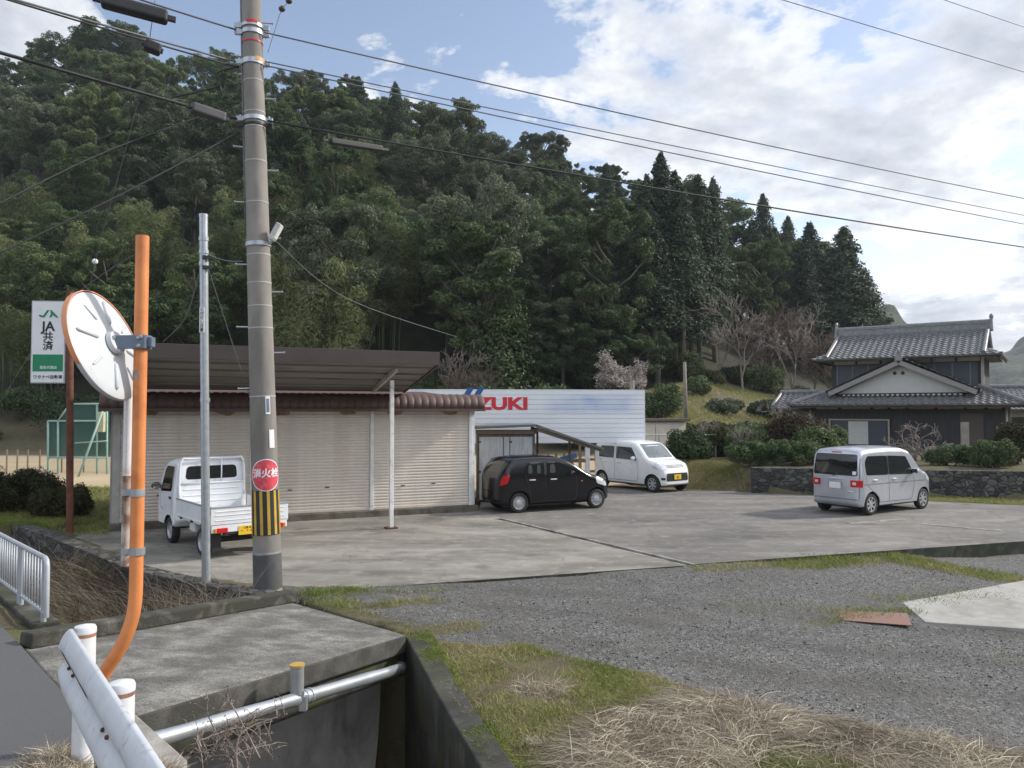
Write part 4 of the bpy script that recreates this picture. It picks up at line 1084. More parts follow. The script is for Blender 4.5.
xz([(1.752, RZ + .0), (3.75, 1.545), (3.75, 1.605), (1.752, RZ + .07)], -.35, 2.4).build('lean_to_roof', simple('grey corrugated roofing', (.13, .14, .145), .55), sh)
mb = MB(); mb.box((.87, -.02, 2.08), (1.8, .06, .13)); mb.build('lintel', M['wood_old'], sh)
for x, y in ((3.05, -.2), (3.05, 2.2), (2.0, 2.25)):
    zz = RZ - (x - 1.75) * .348; mb = MB(); mb.box((x, y, zz / 2), (.07, .07, zz)); mb.build('post', M['wood_old'], sh)
mb = MB(); mb.beam((1.78, -.2, RZ - .09), (3.7, -.2, 1.53), .06, .10); mb.build('rafter', M['wood_old'], sh); mb = MB(); mb.beam((1.78, 2.2, RZ - .09), (3.7, 2.2, 1.53), .06, .10); mb.build('rafter', M['wood_old'], sh)
mb = MB(); mb.beam((1.8, 2.28, 1.05), (3.6, 2.28, 1.05), .04, .08); mb.build('cross_rail', M['wood_old'], sh)
# blue painted board leaning beneath the lean-to
mb = MB(); mb.beam(at(516, 472, 25.9), at(577, 455, 26.1), .06, .17); tag(mb.build('blue_board', simple('blue painted board', (.07, .15, .34), .5), bevel=.008), 'long blue board leaning at a slant beneath the shed lean-to', 'board')
# low fence of stakes behind the lean-to, along the playing field
fe = thing('stake_fence', 'low brown fence of stakes beside the field seen under the billboard', 'fence')
fa, fb = at(540, 470, 29.0), at(604, 470, 29.6)
for k in range(9):
    p = fa.lerp(fb, k / 8); mb = MB(); mb.box((p.x, p.y, .55), (.09, .07, 1.2)); mb.build('stake', M['wood_old'], fe)
for z in (.4, .85):
    mb = MB(); mb.beam((fa.x, fa.y - .05, z), (fb.x, fb.y - .05, z), .04, .09); mb.build('rail', M['wood_old'], fe)

# ------------------------------------------------------------------ cream storage shed and wire fence
ca, cb_ = at(640, 440, 31.5), at(689, 440, 32.5)
cs = thing('storage_shed', 'cream metal storage shed with dark flat roof right of the billboard', 'shed', (ca.x, ca.y, .05), math.atan2(cb_.y - ca.y, cb_.x - ca.x))
L1 = (cb_ - ca).length
M['cream'] = simple('cream sheet metal', (.56, .51, .42), .55, dirt=(.40, .35, .28), dirt_amt=.3)
mb = MB(); mb.box((L1 / 2 - .2, .75, 1.1), (L1 + .1, 1.5, 2.2)); mb.build('wall', M['cream'], cs, bevel=.01)
mb = MB(); mb.box((L1 / 2 - .2, .72, 2.27), (L1 + .3, 1.75, .11)); mb.build('roof', M['brown_dark'], cs, bevel=.01)
for x in (.1, .75):
    mb = MB(); mb.box((x + .3, -.02, 1.1), (.62, .03, 2.0)); d_ = mb.build('door', M['cream'], cs, bevel=.006)
    mb = MB(); mb.box((x + (.52 if x < .5 else .08), -.045, 1.05), (.16, .03, .05)); mb.build('handle', M['brown_dark'], d_)
wf = thing('wire_fence', 'thin wire mesh fence on grey posts beside the cream shed', 'fence')
m, nt, b, out = new_mat('wire mesh'); 
def mesh_mat(name, col, cell, wire, ax=('X', 'Z')):
    m, nt, b, out = new_mat(name); v = coords(nt); s = nt.nodes.new('ShaderNodeSeparateXYZ'); lk(nt, v, s.inputs[0])
    f = None
    for sg in (1, -1):
        u_ = math_(nt, 'ADD', math_(nt, 'ADD', s.outputs[0], s.outputs[1]), math_(nt, 'MULTIPLY', s.outputs[2], float(sg)))
        t = math_(nt, 'LESS_THAN', math_(nt, 'FRACT', math_(nt, 'MULTIPLY', u_, 1 / cell), 0), wire)
        f = t if f is None else math_(nt, 'MAXIMUM', f, t)
    tr = nt.nodes.new('ShaderNodeBsdfTransparent'); ms = nt.nodes.new('ShaderNodeMixShader')
    lk(nt, f, ms.inputs[0]); lk(nt, tr.outputs[0], ms.inputs[1]); lk(nt, b.outputs[0], ms.inputs[2]); lk(nt, ms.outputs[0], out.inputs[0])
    b.inputs['Base Color'].default_value = (*col, 1); b.inputs['Roughness'].default_value = .6; return m
M['wire'] = mesh_mat('wire mesh', (.22, .24, .23), .09, .12)
M['green_net'] = mesh_mat('green net', (.03, .095, .082), .10, .55)
wa, wb = at(630, 470, 29.8), at(716, 470, 30.5)
for k in range(7):
    p = wa.lerp(wb, k / 6); z = tz(p.x, p.y); mb = MB(); mb.cyl((p.x, p.y, z - .2), (p.x, p.y, 1.78), .028, n=8); mb.build('post', M['galv'], wf)
mb = MB(); mb.cyl((wa.x, wa.y, 1.76), (wb.x, wb.y, 1.76), .018, n=8); mb.build('top_rail', M['galv'], wf)
mb = MB(); mb.quad((wa.x, wa.y, .15), (wb.x, wb.y, .15), (wb.x, wb.y, 1.76), (wa.x, wa.y, 1.76)); mb.build('mesh_panel', M['wire'], wf)

# ------------------------------------------------------------------ green backstop net and field fence on the left
bs = thing('backstop_net', 'green ball-stop net on pale green tubes at the playing field', 'backstop')
D = 33.0
M['mint'] = simple('pale green tube', (.24, .38, .33), .5, dirt=(.15, .24, .21), dirt_amt=.3)
def bp(px, py, d=D): return at(px, py, d)
def tubes(name, a, c, r=.045): mb = MB(); mb.cyl(a, c, r, n=8); return mb.build(name, M['mint'], bs, True)
for a, c in (((48, 421), (48, 486)), ((58, 421), (58, 486)), ((97, 404), (97, 490)), ((107, 404), (107, 492))): tubes('upright', bp(*a), bp(*c))
tubes('top_tube', bp(58, 421), bp(70, 404)); tubes('top_tube', bp(68, 404), bp(110, 404)); tubes('cross_tube', bp(48, 421), bp(108, 421)); tubes('cross_tube', bp(48, 457.5), bp(108, 457.5))
tubes('brace', bp(103, 410, D - .6), bp(76, 483, D - 1.2)); tubes('cross_tube', bp(75, 443, D - .3), bp(108, 441, D - .3), .03)
mb = MB(); mb.add([bp(48, 421, D + .05), bp(58, 421, D + .05), bp(70, 404, D + .05), bp(110, 404, D + .05), bp(110, 457, D + .05), bp(48, 457, D + .05)], [(0, 1, 2, 3, 4, 5)]); mb.build('net', M['green_net'], bs)
a = bp(101, 422, D - .3); mb = MB(); mb.box(a, (.30, .2, .85)); mb.build('pale_box', simple('faded yellow box', (.42, .42, .28), .6), bs, bevel=.02)
ff = thing('field_fence', 'sagging wire fence on brown posts along the sandy playing field', 'fence')
fps = []
for px in (-60, -30, -8, 7, 17.5, 28, 40, 62, 84, 118):
    p = at(px, 452 + .0 * px, 34.0); z = tz(p.x, p.y); mb = MB(); mb.cyl((p.x, p.y, z - .1), (p.x, p.y, 1.0), .04, .035, 8); mb.build('post', M['wood_old'], ff); fps.append(p)
mb = MB(); mb.quad((fps[0].x, 34, -.1), (fps[-1].x, 34, -.1), (fps[-1].x, 34, .95), (fps[0].x, 34, .95)); mb.build('mesh_panel', M['wire'], ff)

# ------------------------------------------------------------------ small ground things on the right
P = [gp(*q, -.2) for q in ((902, 607), (1024, 584.5), (1250, 545), (1300, 640), (1024, 634), (925, 627))]
zz = max(tz(p.x, p.y) for p in P[:2]) 
pad = [(p.x, p.y) for p in P]
def pad_h(x, y): return terr(x, y, False) * 0 + (-.225)
mb = MB(); mb.prism(pad[::-1], .3, Matrix.Translation((0, 0, -.428)))
tag(mb.build('pavement', simple('pale driveway concrete', (.33, .322, .30), .85, dirt=(.22, .21, .19), dirt_amt=.42, dirt_scale=1.5, bmp=.3, bscale=50), bevel=.01), kind='structure')
q = [gp(*k, -.16) for k in ((838, 615), (907, 618), (912, 630.5), (842, 625))]
zz = sum(tz(p.x, p.y) for p in q) / 4 + .012
m, nt, b, out = new_mat('rust plate'); v = coords(nt, (1, 1, 1))
chk = nt.nodes.new('ShaderNodeTexChecker'); chk.inputs['Scale'].default_value = 34; lk(nt, v, chk.inputs[0])
c = mixc(nt, chk.outputs[1], (.27, .15, .115), (.17, .10, .08)); c = mixc(nt, ramp(nt, noise(nt, v, 3, 6, .7), [(.5, 0), (.7, .6)]), c, (.13, .12, .11)); lk(nt, c, b.inputs['Base Color']); b.inputs['Roughness'].default_value = .8; bump(nt, b, chk.outputs[1], .5, .005)
mb = MB(); mb.prism([(p.x, p.y) for p in q][::-1], .012, Matrix.Translation((0, 0, zz))); tag(mb.build('steel_plate', m, bevel=.004), 'rusty chequered steel plate lying on the gravel by the pale concrete', 'plate')
for a_, c_, lab in (((922, 524), (1002, 531), 'pale worn kerb stone set in the lot right of the silver van'), ((850, 524), (905, 519), 'pale strip of kerb in the paving below the silver van')):
    a = gp(*a_); c = gp(*c_); mb = MB(); mb.beam((a.x, a.y, .0), (c.x, c.y, .0), .22, .024); tag(mb.build('kerb_stone', simple('pale kerb', (.30, .28, .245), .9, dirt=(.17, .155, .14), dirt_amt=.55, dirt_scale=5), bevel=.01), lab, 'kerb stone')
# ------------------------------------------------------------------ vehicles
def paint(name, col, metal=0.0, rough=.28, coat=.8, dust=.25):
    m, nt, b, out = new_mat(name); v = coords(nt)
    c = ramp(nt, noise(nt, v, 2.2, 6, .6), [(.3, tuple(x * .95 for x in col)), (.7, tuple(min(1, x * 1.04) for x in col))])
    d = math_(nt, 'MULTIPLY', ramp(nt, noise(nt, v, 6, 6, .7), [(.5, 0), (.8, dust)]), 1.0)
    c = mixc(nt, d, c, (.24, .22, .19)); lk(nt, c, b.inputs['Base Color'])
    b.inputs['Metallic'].default_value = metal; b.inputs['Roughness'].default_value = rough
    b.inputs['Coat Weight'].default_value = coat; b.inputs['Coat Roughness'].default_value = .06; return m
M['car_black'] = paint('black purple paint', (.0065, .0052, .0075), 0, .16, .0, .012); M['car_white'] = paint('white car paint', (.76, .77, .78))
M['car_silver'] = paint('silver metallic paint', (.54, .565, .62), .55, .32); M['truck_white'] = paint('white truck paint', (.74, .755, .78), 0, .4, .3)
M['red_lens'] = simple('red lamp lens', (.52, .012, .018), .12, var=.15, scale=20); M['clear_lens'] = simple('clear lamp lens', (.62, .64, .66), .1, .2)
M['amber_lens'] = simple('amber lens', (.6, .22, .03), .15); M['plate_yellow'] = simple('yellow number plate', (.72, .48, .02), .5, var=.03)
M['plate_white'] = simple('white number plate', (.72, .73, .72), .5, var=.03)
M['wheel_silver'] = simple('wheel silver', (.46, .47, .49), .38, .5, .1); M['seat'] = simple('pale seat cloth', (.30, .29, .26), .9)
M['chassis'] = simple('dark chassis', (.025, .025, .026), .8)
# window glass one can partly see through
m, nt, b, out = new_mat('car window glass')
g = nt.nodes.new('ShaderNodeBsdfGlossy'); g.inputs['Roughness'].default_value = .02; g.inputs['Color'].default_value = (.95, .97, 1, 1)
t = nt.nodes.new('ShaderNodeBsdfTransparent'); t.inputs[0].default_value = (.42, .45, .44, 1)
fr = nt.nodes.new('ShaderNodeFresnel'); fr.inputs[0].default_value = 1.6
ms = nt.nodes.new('ShaderNodeMixShader'); lk(nt, math_(nt, 'ADD', fr.outputs[0], .04), ms.inputs[0]); lk(nt, t.outputs[0], ms.inputs[1]); lk(nt, g.outputs[0], ms.inputs[2]); lk(nt, ms.outputs[0], out.inputs[0])
M['glass'] = m

class Car:
    """rounded body from a side profile; everything else is projected on its surface. x forward from the rear bumper"""
    def __init__(s, name, label, cat, L, W, prof, loc, head, mat, wheels, wr, tumble=.13, belt=.95, corner=.24, B=.22, nose=.3):
        s.L, s.W = L, W; s.root = thing(name, label, cat, loc, head)
        s.T = lambda x: float(np.interp(x, [p[0] for p in prof], [p[1] for p in prof]))
        s.mat = mat; s.wheels = wheels; s.wr = wr
        xs_ = sorted(set([0, .012, .035, .07, .12, .18, .25] + [p[0] for p in prof] + list(np.arange(.3, L - .25, .09)) + [L - k for k in (0, .012, .035, .07, .12, .18, .25)]))
        zl = [0, .04, .1, .2, .32, .45, .58, .7, .8, .88]
        bm = bmesh.new(); rings = []
        for x in xs_:
            T = s.T(x); Bz = B + .10 * max(0, 1 - x / .12) ** 2 + .06 * max(0, 1 - (L - x) / .15) ** 2
            e = min(x / corner, 1) if x < L / 2 else min((L - x) / (corner + nose), 1)
            cut = (1 - math.sqrt(max(0, 1 - (1 - e) ** 2))) * (.9 * corner if x < L / 2 else 1.0 * corner)
            hw = W / 2 - cut; rt = min(.13, (T - Bz) * .3); pts = []
            def wz(z):
                k = 1.0
                if z < .42: k = 1 - .05 * ((.42 - z) / .25) ** 2
                if z > belt: k = 1 - tumble * ((z - belt) / .75) ** 1.15
                return k * hw
            pts.append((0, Bz)); pts.append((wz(Bz) * .6, Bz)); pts.append((wz(Bz) - .05, Bz))
            for f in zl:
                z = Bz + .03 + (T - rt - Bz - .03) * f; pts.append((wz(z), z))
            for a in (0, 18, 36, 54, 72, 86):
                z = T - rt + rt * math.sin(R(a)); pts.append((wz(T - rt) - rt * 1.15 * (1 - math.cos(R(a))), z))
            w_ = pts[-1][0]
            cr = .035 * (T > belt + .2) + .018
            for f in (.66, .33): pts.append((w_ * f, T + cr * (1 - f * f) * .8))
            pts.append((0, T + cr * .8))
            full = pts + [(-y, z) for y, z in pts[-2:0:-1]]
            rings.append([bm.verts.new((x - L / 2, -y, z)) for y, z in full])
        n = len(rings[0])
        for i in range(len(rings) - 1):
            for k in range(n): bm.faces.new((rings[i][k], rings[i + 1][k], rings[i + 1][(k + 1) % n], rings[i][(k + 1) % n]))
        bm.faces.new(rings[0]); bm.faces.new(rings[-1][::-1])
        bmesh.ops.recalc_face_normals(bm, faces=bm.faces)
        s.bvh = BVHTree.FromBMesh(bm)
        me = bpy.data.meshes.new('body'); bm.to_mesh(me); bm.free()
        body = bpy.data.objects.new('body', me); COL.objects.link(body)
        cut = MB()
        for wx in wheels:
            for sg in (-1, 1): cut.cyl((wx - L / 2, sg * (W / 2 - .24), wr), (wx - L / 2, sg * (W / 2 + .2), wr), wr + .055, n=36)
        co = cut.build('cutter', M['chassis']); md = body.modifiers.new('b', 'BOOLEAN'); md.object = co; md.operation = 'DIFFERENCE'; md.solver = 'EXACT'; md.material_mode = 'TRANSFER'
        me.materials.append(mat)
        dg = bpy.context.evaluated_depsgraph_get(); dg.update()
        me2 = bpy.data.meshes.new_from_object(body.evaluated_get(dg)); body.modifiers.clear(); body.data = me2
        me2.polygons.foreach_set('use_smooth', [True] * len(me2.polygons)); me2.set_sharp_from_angle(angle=R(42))
        bpy.data.objects.remove(co); body.parent = s.root; s.body = body
        for wx in wheels:
            for sg in (-1, 1): s.wheel(wx, sg)
        mb = MB(); mb.box((0, 0, B + .02), (L - .5, W - .45, .14)); mb.build('underbody', M['chassis'], s.root)
    alloy = True; hub = None
    def wheel(s, wx, sg):
        y = sg * (s.W / 2 - .095); r = s.wr; MXW = Matrix.Translation((wx - s.L / 2, y, r)) @ Matrix.Rotation(R(-90 * sg), 4, 'X')
        mb = MB(); mb.lathe([(r * .66, -.07), (r * .9, -.078), (r * .985, -.06), (r, -.02), (r, .03), (r * .985, .062), (r * .9, .078), (r * .69, .07), (r * .66, .05)], 32, MXW)
        w_ = thing('wheel', None, None); w_.parent = s.root
        mb.build('tyre', M['rubber'], w_, 50)
        mb = MB(); mat = s.rim_mat if hasattr(s, 'rim_mat') else M['wheel_silver']
        mb.lathe([(r * .68, -.05), (r * .68, .055), (r * .655, .066), (r * .62, .05), (r * .58, .02), (r * .2, .02), (.0005, .02)], 32, MXW)
        rim = mb.build('rim', M['chassis'] if s.spokes else mat, w_, 40)
        mb = MB()
        if s.spokes:
            for k in range(s.spokes):
                a = 2 * math.pi * k / s.spokes + .3
                p = MXW @ Vector((math.cos(a) * .03, math.sin(a) * .03, .045)); q = MXW @ Vector((math.cos(a) * r * .63, math.sin(a) * r * .63, .055))
                mb.beam(p, q, .012, r * .20 if s.spokes < 9 else r * .12, up=(MXW.to_3x3() @ Vector((-math.sin(a), math.cos(a), 0))))
            mb.lathe([(r * .685, .05), (r * .69, .068), (r * .63, .070), (r * .61, .05)], 32, MXW)
            mb.lathe([(.05, .03), (.05, .062), (.0005, .066)], 14, MXW)
            mb.build('spokes', mat, w_, 30)
        else:
            mb.lathe([(r * .40, .021), (r * .34, .052), (r * .16, .060), (.0005, .062)], 20, MXW)
            for k in range(8):
                a = 2 * math.pi * k / 8; p = MXW @ Vector((math.cos(a) * r * .48, math.sin(a) * r * .48, .0215)); q = MXW @ Vector((math.cos(a) * r * .48, math.sin(a) * r * .48, .024))
                mb.cyl(p, q, r * .045, n=8, mi=1)
            mb.build('hub_cap', [mat, M['chassis']], w_, 40)
    spokes = 8
    def hit(s, a, c, proj):
        Lh = s.L / 2
        if proj == 'right': o, d = Vector((a - Lh, -5, c)), Vector((0, 1, 0))
        elif proj == 'left': o, d = Vector((a - Lh, 5, c)), Vector((0, -1, 0))
        elif proj == 'front': o, d = Vector((5, a, c)), Vector((-1, 0, 0))
        elif proj == 'rear': o, d = Vector((-5, a, c)), Vector((1, 0, 0))
        else: o, d = Vector((a - Lh, c, 5)), Vector((0, 0, -1))
        p, nn, i, dd = s.bvh.ray_cast(o, d)
        return (p, nn, d) if p is not None else (None, None, d)
    def panel(s, name, poly, proj, mat, off=.004, parent=None, step=.06, rnd=0.0):
        """flat polygon wrapped on the body; with rounded corners"""
        if rnd:
            out = []; n = len(poly)
            for i in range(n):
                p, a, c = Vector(poly[i]), Vector(poly[i - 1]), Vector(poly[(i + 1) % n])
                ra = min(rnd, (a - p).length * .45); rc = min(rnd, (c - p).length * .45)
                u, w_ = p + (a - p).normalized() * ra, p + (c - p).normalized() * rc
                for t in (0, .25, .5, .75, 1): out.append(tuple(u * (1 - t) ** 2 + p * 2 * t * (1 - t) + w_ * t * t))
            poly = out
        bm = bmesh.new(); bm.faces.new([bm.verts.new((p[0], p[1], 0)) for p in poly])
        for ax in (0, 1):
            lo = min(p[ax] for p in poly); hi = max(p[ax] for p in poly); k = lo + step
            while k < hi - .004:
                no = (1, 0, 0) if ax == 0 else (0, 1, 0); co = (k, 0, 0) if ax == 0 else (0, k, 0)
                bmesh.ops.bisect_plane(bm, geom=bm.verts[:] + bm.edges[:] + bm.faces[:], plane_co=co, plane_no=no); k += step
        bad = []
        for v_ in bm.verts:
            p, nn, d = s.hit(v_.co.x, v_.co.y, proj)
            if p is None: bad.append(v_); continue
            if nn.dot(d) > 0: nn = -nn
            v_.co = p + nn * off * .5 - d * off * .5
        if bad: bmesh.ops.delete(bm, geom=bad, context='VERTS')
        me = bpy.data.meshes.new(name); bm.to_mesh(me); bm.free(); finish(me, mat, True)
        return link(bpy.data.objects.new(name, me), parent or s.root)
    def line(s, name, pts, proj, mat, w=.012, off=.003, parent=None):
        vs = []; fs = []; P = []
        for a, c in zip(pts[:-1], pts[1:]):
            n = max(1, int(math.hypot(c[0] - a[0], c[1] - a[1]) / .06))
            P += [(a[0] + (c[0] - a[0]) * i / n, a[1] + (c[1] - a[1]) * i / n) for i in range(n)]
        P.append(pts[-1])
        for i, p in enumerate(P):
            q0, q1 = P[max(i - 1, 0)], P[min(i + 1, len(P) - 1)]; dx, dy = q1[0] - q0[0], q1[1] - q0[1]; l = math.hypot(dx, dy) or 1
            for sg in (-1, 1):
                h, nn, d = s.hit(p[0] - dy / l * w / 2 * sg, p[1] + dx / l * w / 2 * sg, proj)
                if h is None: h, nn, d = s.hit(p[0], p[1], proj)
                if h is None: h = Vector((0, 0, .5)); nn = -d
                vs.append(h - d * off)
        fs = [(2 * i, 2 * i + 1, 2 * i + 3, 2 * i + 2) for i in range(len(P) - 1)]
        mb = MB(); mb.add(vs, fs); return mb.build(name, mat, parent or s.root)
    def blob(s, name, a, c, proj, size, mat, out=.02, rot=0, bevel=.01, parent=None):
        p, nn, d = s.hit(a, c, proj); mb = MB(); mb.box(p - d * out, size, rz=rot); return mb.build(name, mat, parent or s.root, bevel=bevel)
    def plate(s, a, c, proj, mat, txt, front_col, w=.33, h=.165):
        p, nn, d = s.hit(a, c, proj); sg = 1 if proj == 'front' else -1
        mb = MB(); mb.box(p - d * .018, (.012, w, h)); pl = mb.build('number_plate', mat, s.root, bevel=.003)
        if txt:
            MXW = Matrix.Translation(p - d * .0255) @ Matrix.Rotation(R(90 * sg), 4, 'Z') @ Matrix.Rotation(R(90), 4, 'X')
            text_mesh(txt, .115, front_col, pl, MXW @ Matrix.Translation((0.0, -.02, 0)), 'lettering', .0006, .002)
            text_mesh('・・', .05, front_col, pl, MXW @ Matrix.Translation((0.0, .055, 0)), 'lettering', .0006, .001)
    def mirror(s, x, z, sg, mat):
        proj = 'left' if sg > 0 else 'right'; p, nn, d = s.hit(x, z, proj)
        mb = MB(); mb.ball(p - d * .10 + Vector((0, 0, .03)), (.055, .10, .075), 12, 8); o = mb.build('wing_mirror', mat, s.root, True)
        mb = MB(); mb.beam(p, p - d * .09 + Vector((0, 0, .01)), .04, .03); mb.build('mirror_arm', M['black_plastic'], o)
        mb = MB(); q = p - d * .10 + Vector((-.057, 0, .03)); mb.box(q, (.006, .15, .105)); mb.build('mirror_glass', M['chrome'], o, bevel=.002)

def put(px, py, z=0.0): p = gp(px, py, z); return p
# --- black hatchback (rear to the left)
Car.spokes = 0
w0, w1 = put(518.5, 513), put(594, 508.3)
h = R(25); c0 = Vector((w0.x, w0.y)) * .5 + Vector((w1.x, w1.y)) * .5
left = Vector((-math.sin(h), math.cos(h)))
pos = c0 + left * .68
prof = [(0, .86), (.03, .98), (.08, 1.08), (.16, 1.21), (.30, 1.37), (.42, 1.42), (.7, 1.445), (1.3, 1.455), (1.75, 1.425), (2.0, 1.365), (2.25, 1.25), (2.62, 1.02), (2.75, .965), (3.0, .90), (3.2, .82), (3.33, .70), (3.395, .56)]
car = Car('parked_car', 'black compact hatchback parked at an angle beside the garage corner', 'car', 3.395, 1.475, prof, (pos.x, pos.y, 0), h, M['car_black'], (.55, 2.93), .268)
G = M['dark_glass']
# see-through cabin is not modelled under the paint: windows are tinted panes
for sd_ in ('right', 'left'):
    car.panel('door_window', [(.72, 1.0), (1.28, .985), (1.28, 1.34), (.86, 1.335), (.70, 1.20)], sd_, G, rnd=.05)
    car.panel('door_window', [(1.36, .985), (2.24, .96), (2.08, 1.13), (1.80, 1.31), (1.36, 1.345)], sd_, G, rnd=.05)
    car.panel('window_pillar', [(1.285, .985), (1.355, .985), (1.355, 1.345), (1.285, 1.345)], sd_, M['black_plastic'], .003)
    for pts in ([(1.32, .97), (1.32, .30), (1.25, .26)], [(.70, 1.0), (.82, .72), (.88, .40)], [(2.25, .95), (2.30, .6), (2.24, .28)], [(.9, .29), (2.24, .29)]): car.line('door_gap', pts, sd_, M['black'], .012)
    for x in (.86, 1.50): car.blob('door_handle', x + .06, .86, sd_, (.19, .035, .032), M['clear_lens'], .012)
    car.panel('headlight', [(2.92, .70), (3.25, .60), (3.30, .72), (3.05, .86), (2.88, .87)], sd_, M['clear_lens'], .006, rnd=.04)
    car.panel('tail_light', [(.02, .72), (.20, .80), (.26, 1.02), (.12, 1.0), (.05, .90)], sd_, M['red_lens'], .01, rnd=.03)
    car.blob('indicator_lamp', 2.44, .78, sd_, (.05, .02, .025), M['amber_lens'], .004)
    car.mirror(2.08, .99, 1 if sd_ == 'left' else -1, M['car_black'])
    # pale seats and headrests seen through the side windows
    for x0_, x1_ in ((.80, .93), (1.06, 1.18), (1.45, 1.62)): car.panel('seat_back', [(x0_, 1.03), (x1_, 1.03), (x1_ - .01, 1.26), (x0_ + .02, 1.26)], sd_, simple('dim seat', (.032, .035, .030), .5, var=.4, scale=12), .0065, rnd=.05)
car.panel('rear_window', [(-.50, 1.05), (.50, 1.05), (.46, 1.36), (-.46, 1.36)], 'rear', G, rnd=.06)
car.panel('windscreen', [(-.57, 1.04), (.57, 1.04), (.50, 1.42), (-.50, 1.42)], 'front', G, rnd=.05)
car.line('tailgate_gap', [(-.60, 1.0), (-.56, .55), (.56, .55), (.60, 1.0)], 'rear', M['black'])
car.panel('lower_grille', [(-.5, .34), (.5, .34), (.45, .46), (-.45, .46)], 'front', M['black_plastic'])
# --- white tall wagon (front to the right, towards the camera)
Car.spokes = 7
w0, w1 = put(606, 488.9), put(652.5, 492.3)
h = R(-54); left = Vector((-math.sin(h), math.cos(h))); c0 = Vector((w1.x, w1.y)) - Vector((math.cos(h), math.sin(h))) * 1.22
pos = c0 + left * .68
prof = [(0, 1.10), (.02, 1.25), (.06, 1.42), (.12, 1.55), (.25, 1.615), (.6, 1.65), (1.3, 1.66), (1.9, 1.64), (2.12, 1.59), (2.3, 1.47), (2.62, 1.16), (2.75, 1.07), (3.0, 1.01), (3.2, .94), (3.33, .80), (3.395, .62)]
car = Car('parked_car', 'white boxy wagon facing right, parked under the billboard end', 'car', 3.395, 1.475, prof, (pos.x, pos.y, 0), h, M['car_white'], (.50, 2.925), .278, .12, .98)
m, nt, b, out = new_mat('painted sky sheen windscreen'); b.inputs['Base Color'].default_value = (.10, .13, .14, 1); b.inputs['Roughness'].default_value = .03; b.inputs['Specular IOR Level'].default_value = 1.0; b.inputs['Coat Weight'].default_value = 1.0; M['windscreen'] = m  # paler base colour stands in for the sky reflected in the pane
for sd_ in ('right', 'left'):
    car.panel('door_window', [(.36, 1.08), (1.13, 1.05), (1.13, 1.47), (.46, 1.47), (.36, 1.3)], sd_, G, rnd=.06)
    car.panel('door_window', [(1.22, 1.05), (2.26, 1.02), (2.16, 1.20), (1.96, 1.45), (1.22, 1.47)], sd_, G, rnd=.05)
    for pts in ([(1.175, 1.5), (1.175, .35)], [(.42, 1.04), (.60, .72), (.80, .40)], [(2.26, 1.0), (2.32, .7), (2.28, .32)], [(.8, .32), (2.28, .32)]): car.line('door_gap', pts, sd_, simple('door gap grey', (.12, .12, .12)), .012)
    for x in (.72, 1.38): car.blob('door_handle', x, .93, sd_, (.18, .035, .035), M['car_white'], .014)
    car.panel('headlight', [(2.98, .82), (3.30, .70), (3.36, .84), (3.20, .97), (2.98, 1.0)], sd_, M['clear_lens'], .006, rnd=.04)
    car.panel('tail_light', [(.01, .80), (.12, .80), (.13, 1.15), (.03, 1.15)], sd_, M['red_lens'], .006, rnd=.03)
    car.mirror(2.18, 1.06, 1 if sd_ == 'left' else -1, M['car_white'])
car.panel('windscreen', [(-.59, 1.12), (.59, 1.12), (.53, 1.57), (-.53, 1.57)], 'front', M['windscreen'], rnd=.05)
for a in (((-.35, 1.12), (.12, 1.40)), ((.2, 1.12), (.52, 1.33))): car.line('wiper', a, 'front', M['black_plastic'], .02, .012)
car.panel('rear_window', [(-.54, 1.08), (.54, 1.08), (.50, 1.5), (-.50, 1.5)], 'rear', G, rnd=.06)
car.panel('headlight', [(-.66, .76), (-.42, .76), (-.40, .93), (-.62, .96)], 'front', M['clear_lens'], .008, rnd=.03); car.panel('headlight', [(.66, .76), (.42, .76), (.40, .93), (.62, .96)], 'front', M['clear_lens'], .008, rnd=.03)
gri = car.panel('grille', [(-.40, .80), (.40, .80), (.40, .92), (-.40, .92)], 'front', M['clear_lens'], .007)
for z in (.83, .865, .90): car.line('grille_bar', [(-.39, z), (.39, z)], 'front', M['black_plastic'], .014, .012, gri)
car.panel('lower_grille', [(-.52, .38), (.52, .38), (.50, .64), (-.50, .64)], 'front', M['black_plastic'], .006, rnd=.06)
car.plate(0, .51, 'front', M['plate_yellow'], '30', M['sign_black'])
for y in (-.60, .60): car.panel('fog_lamp', [(y - .05, .42), (y + .05, .42), (y + .05, .50), (y - .05, .50)], 'front', M['black_plastic'], .006, rnd=.03)
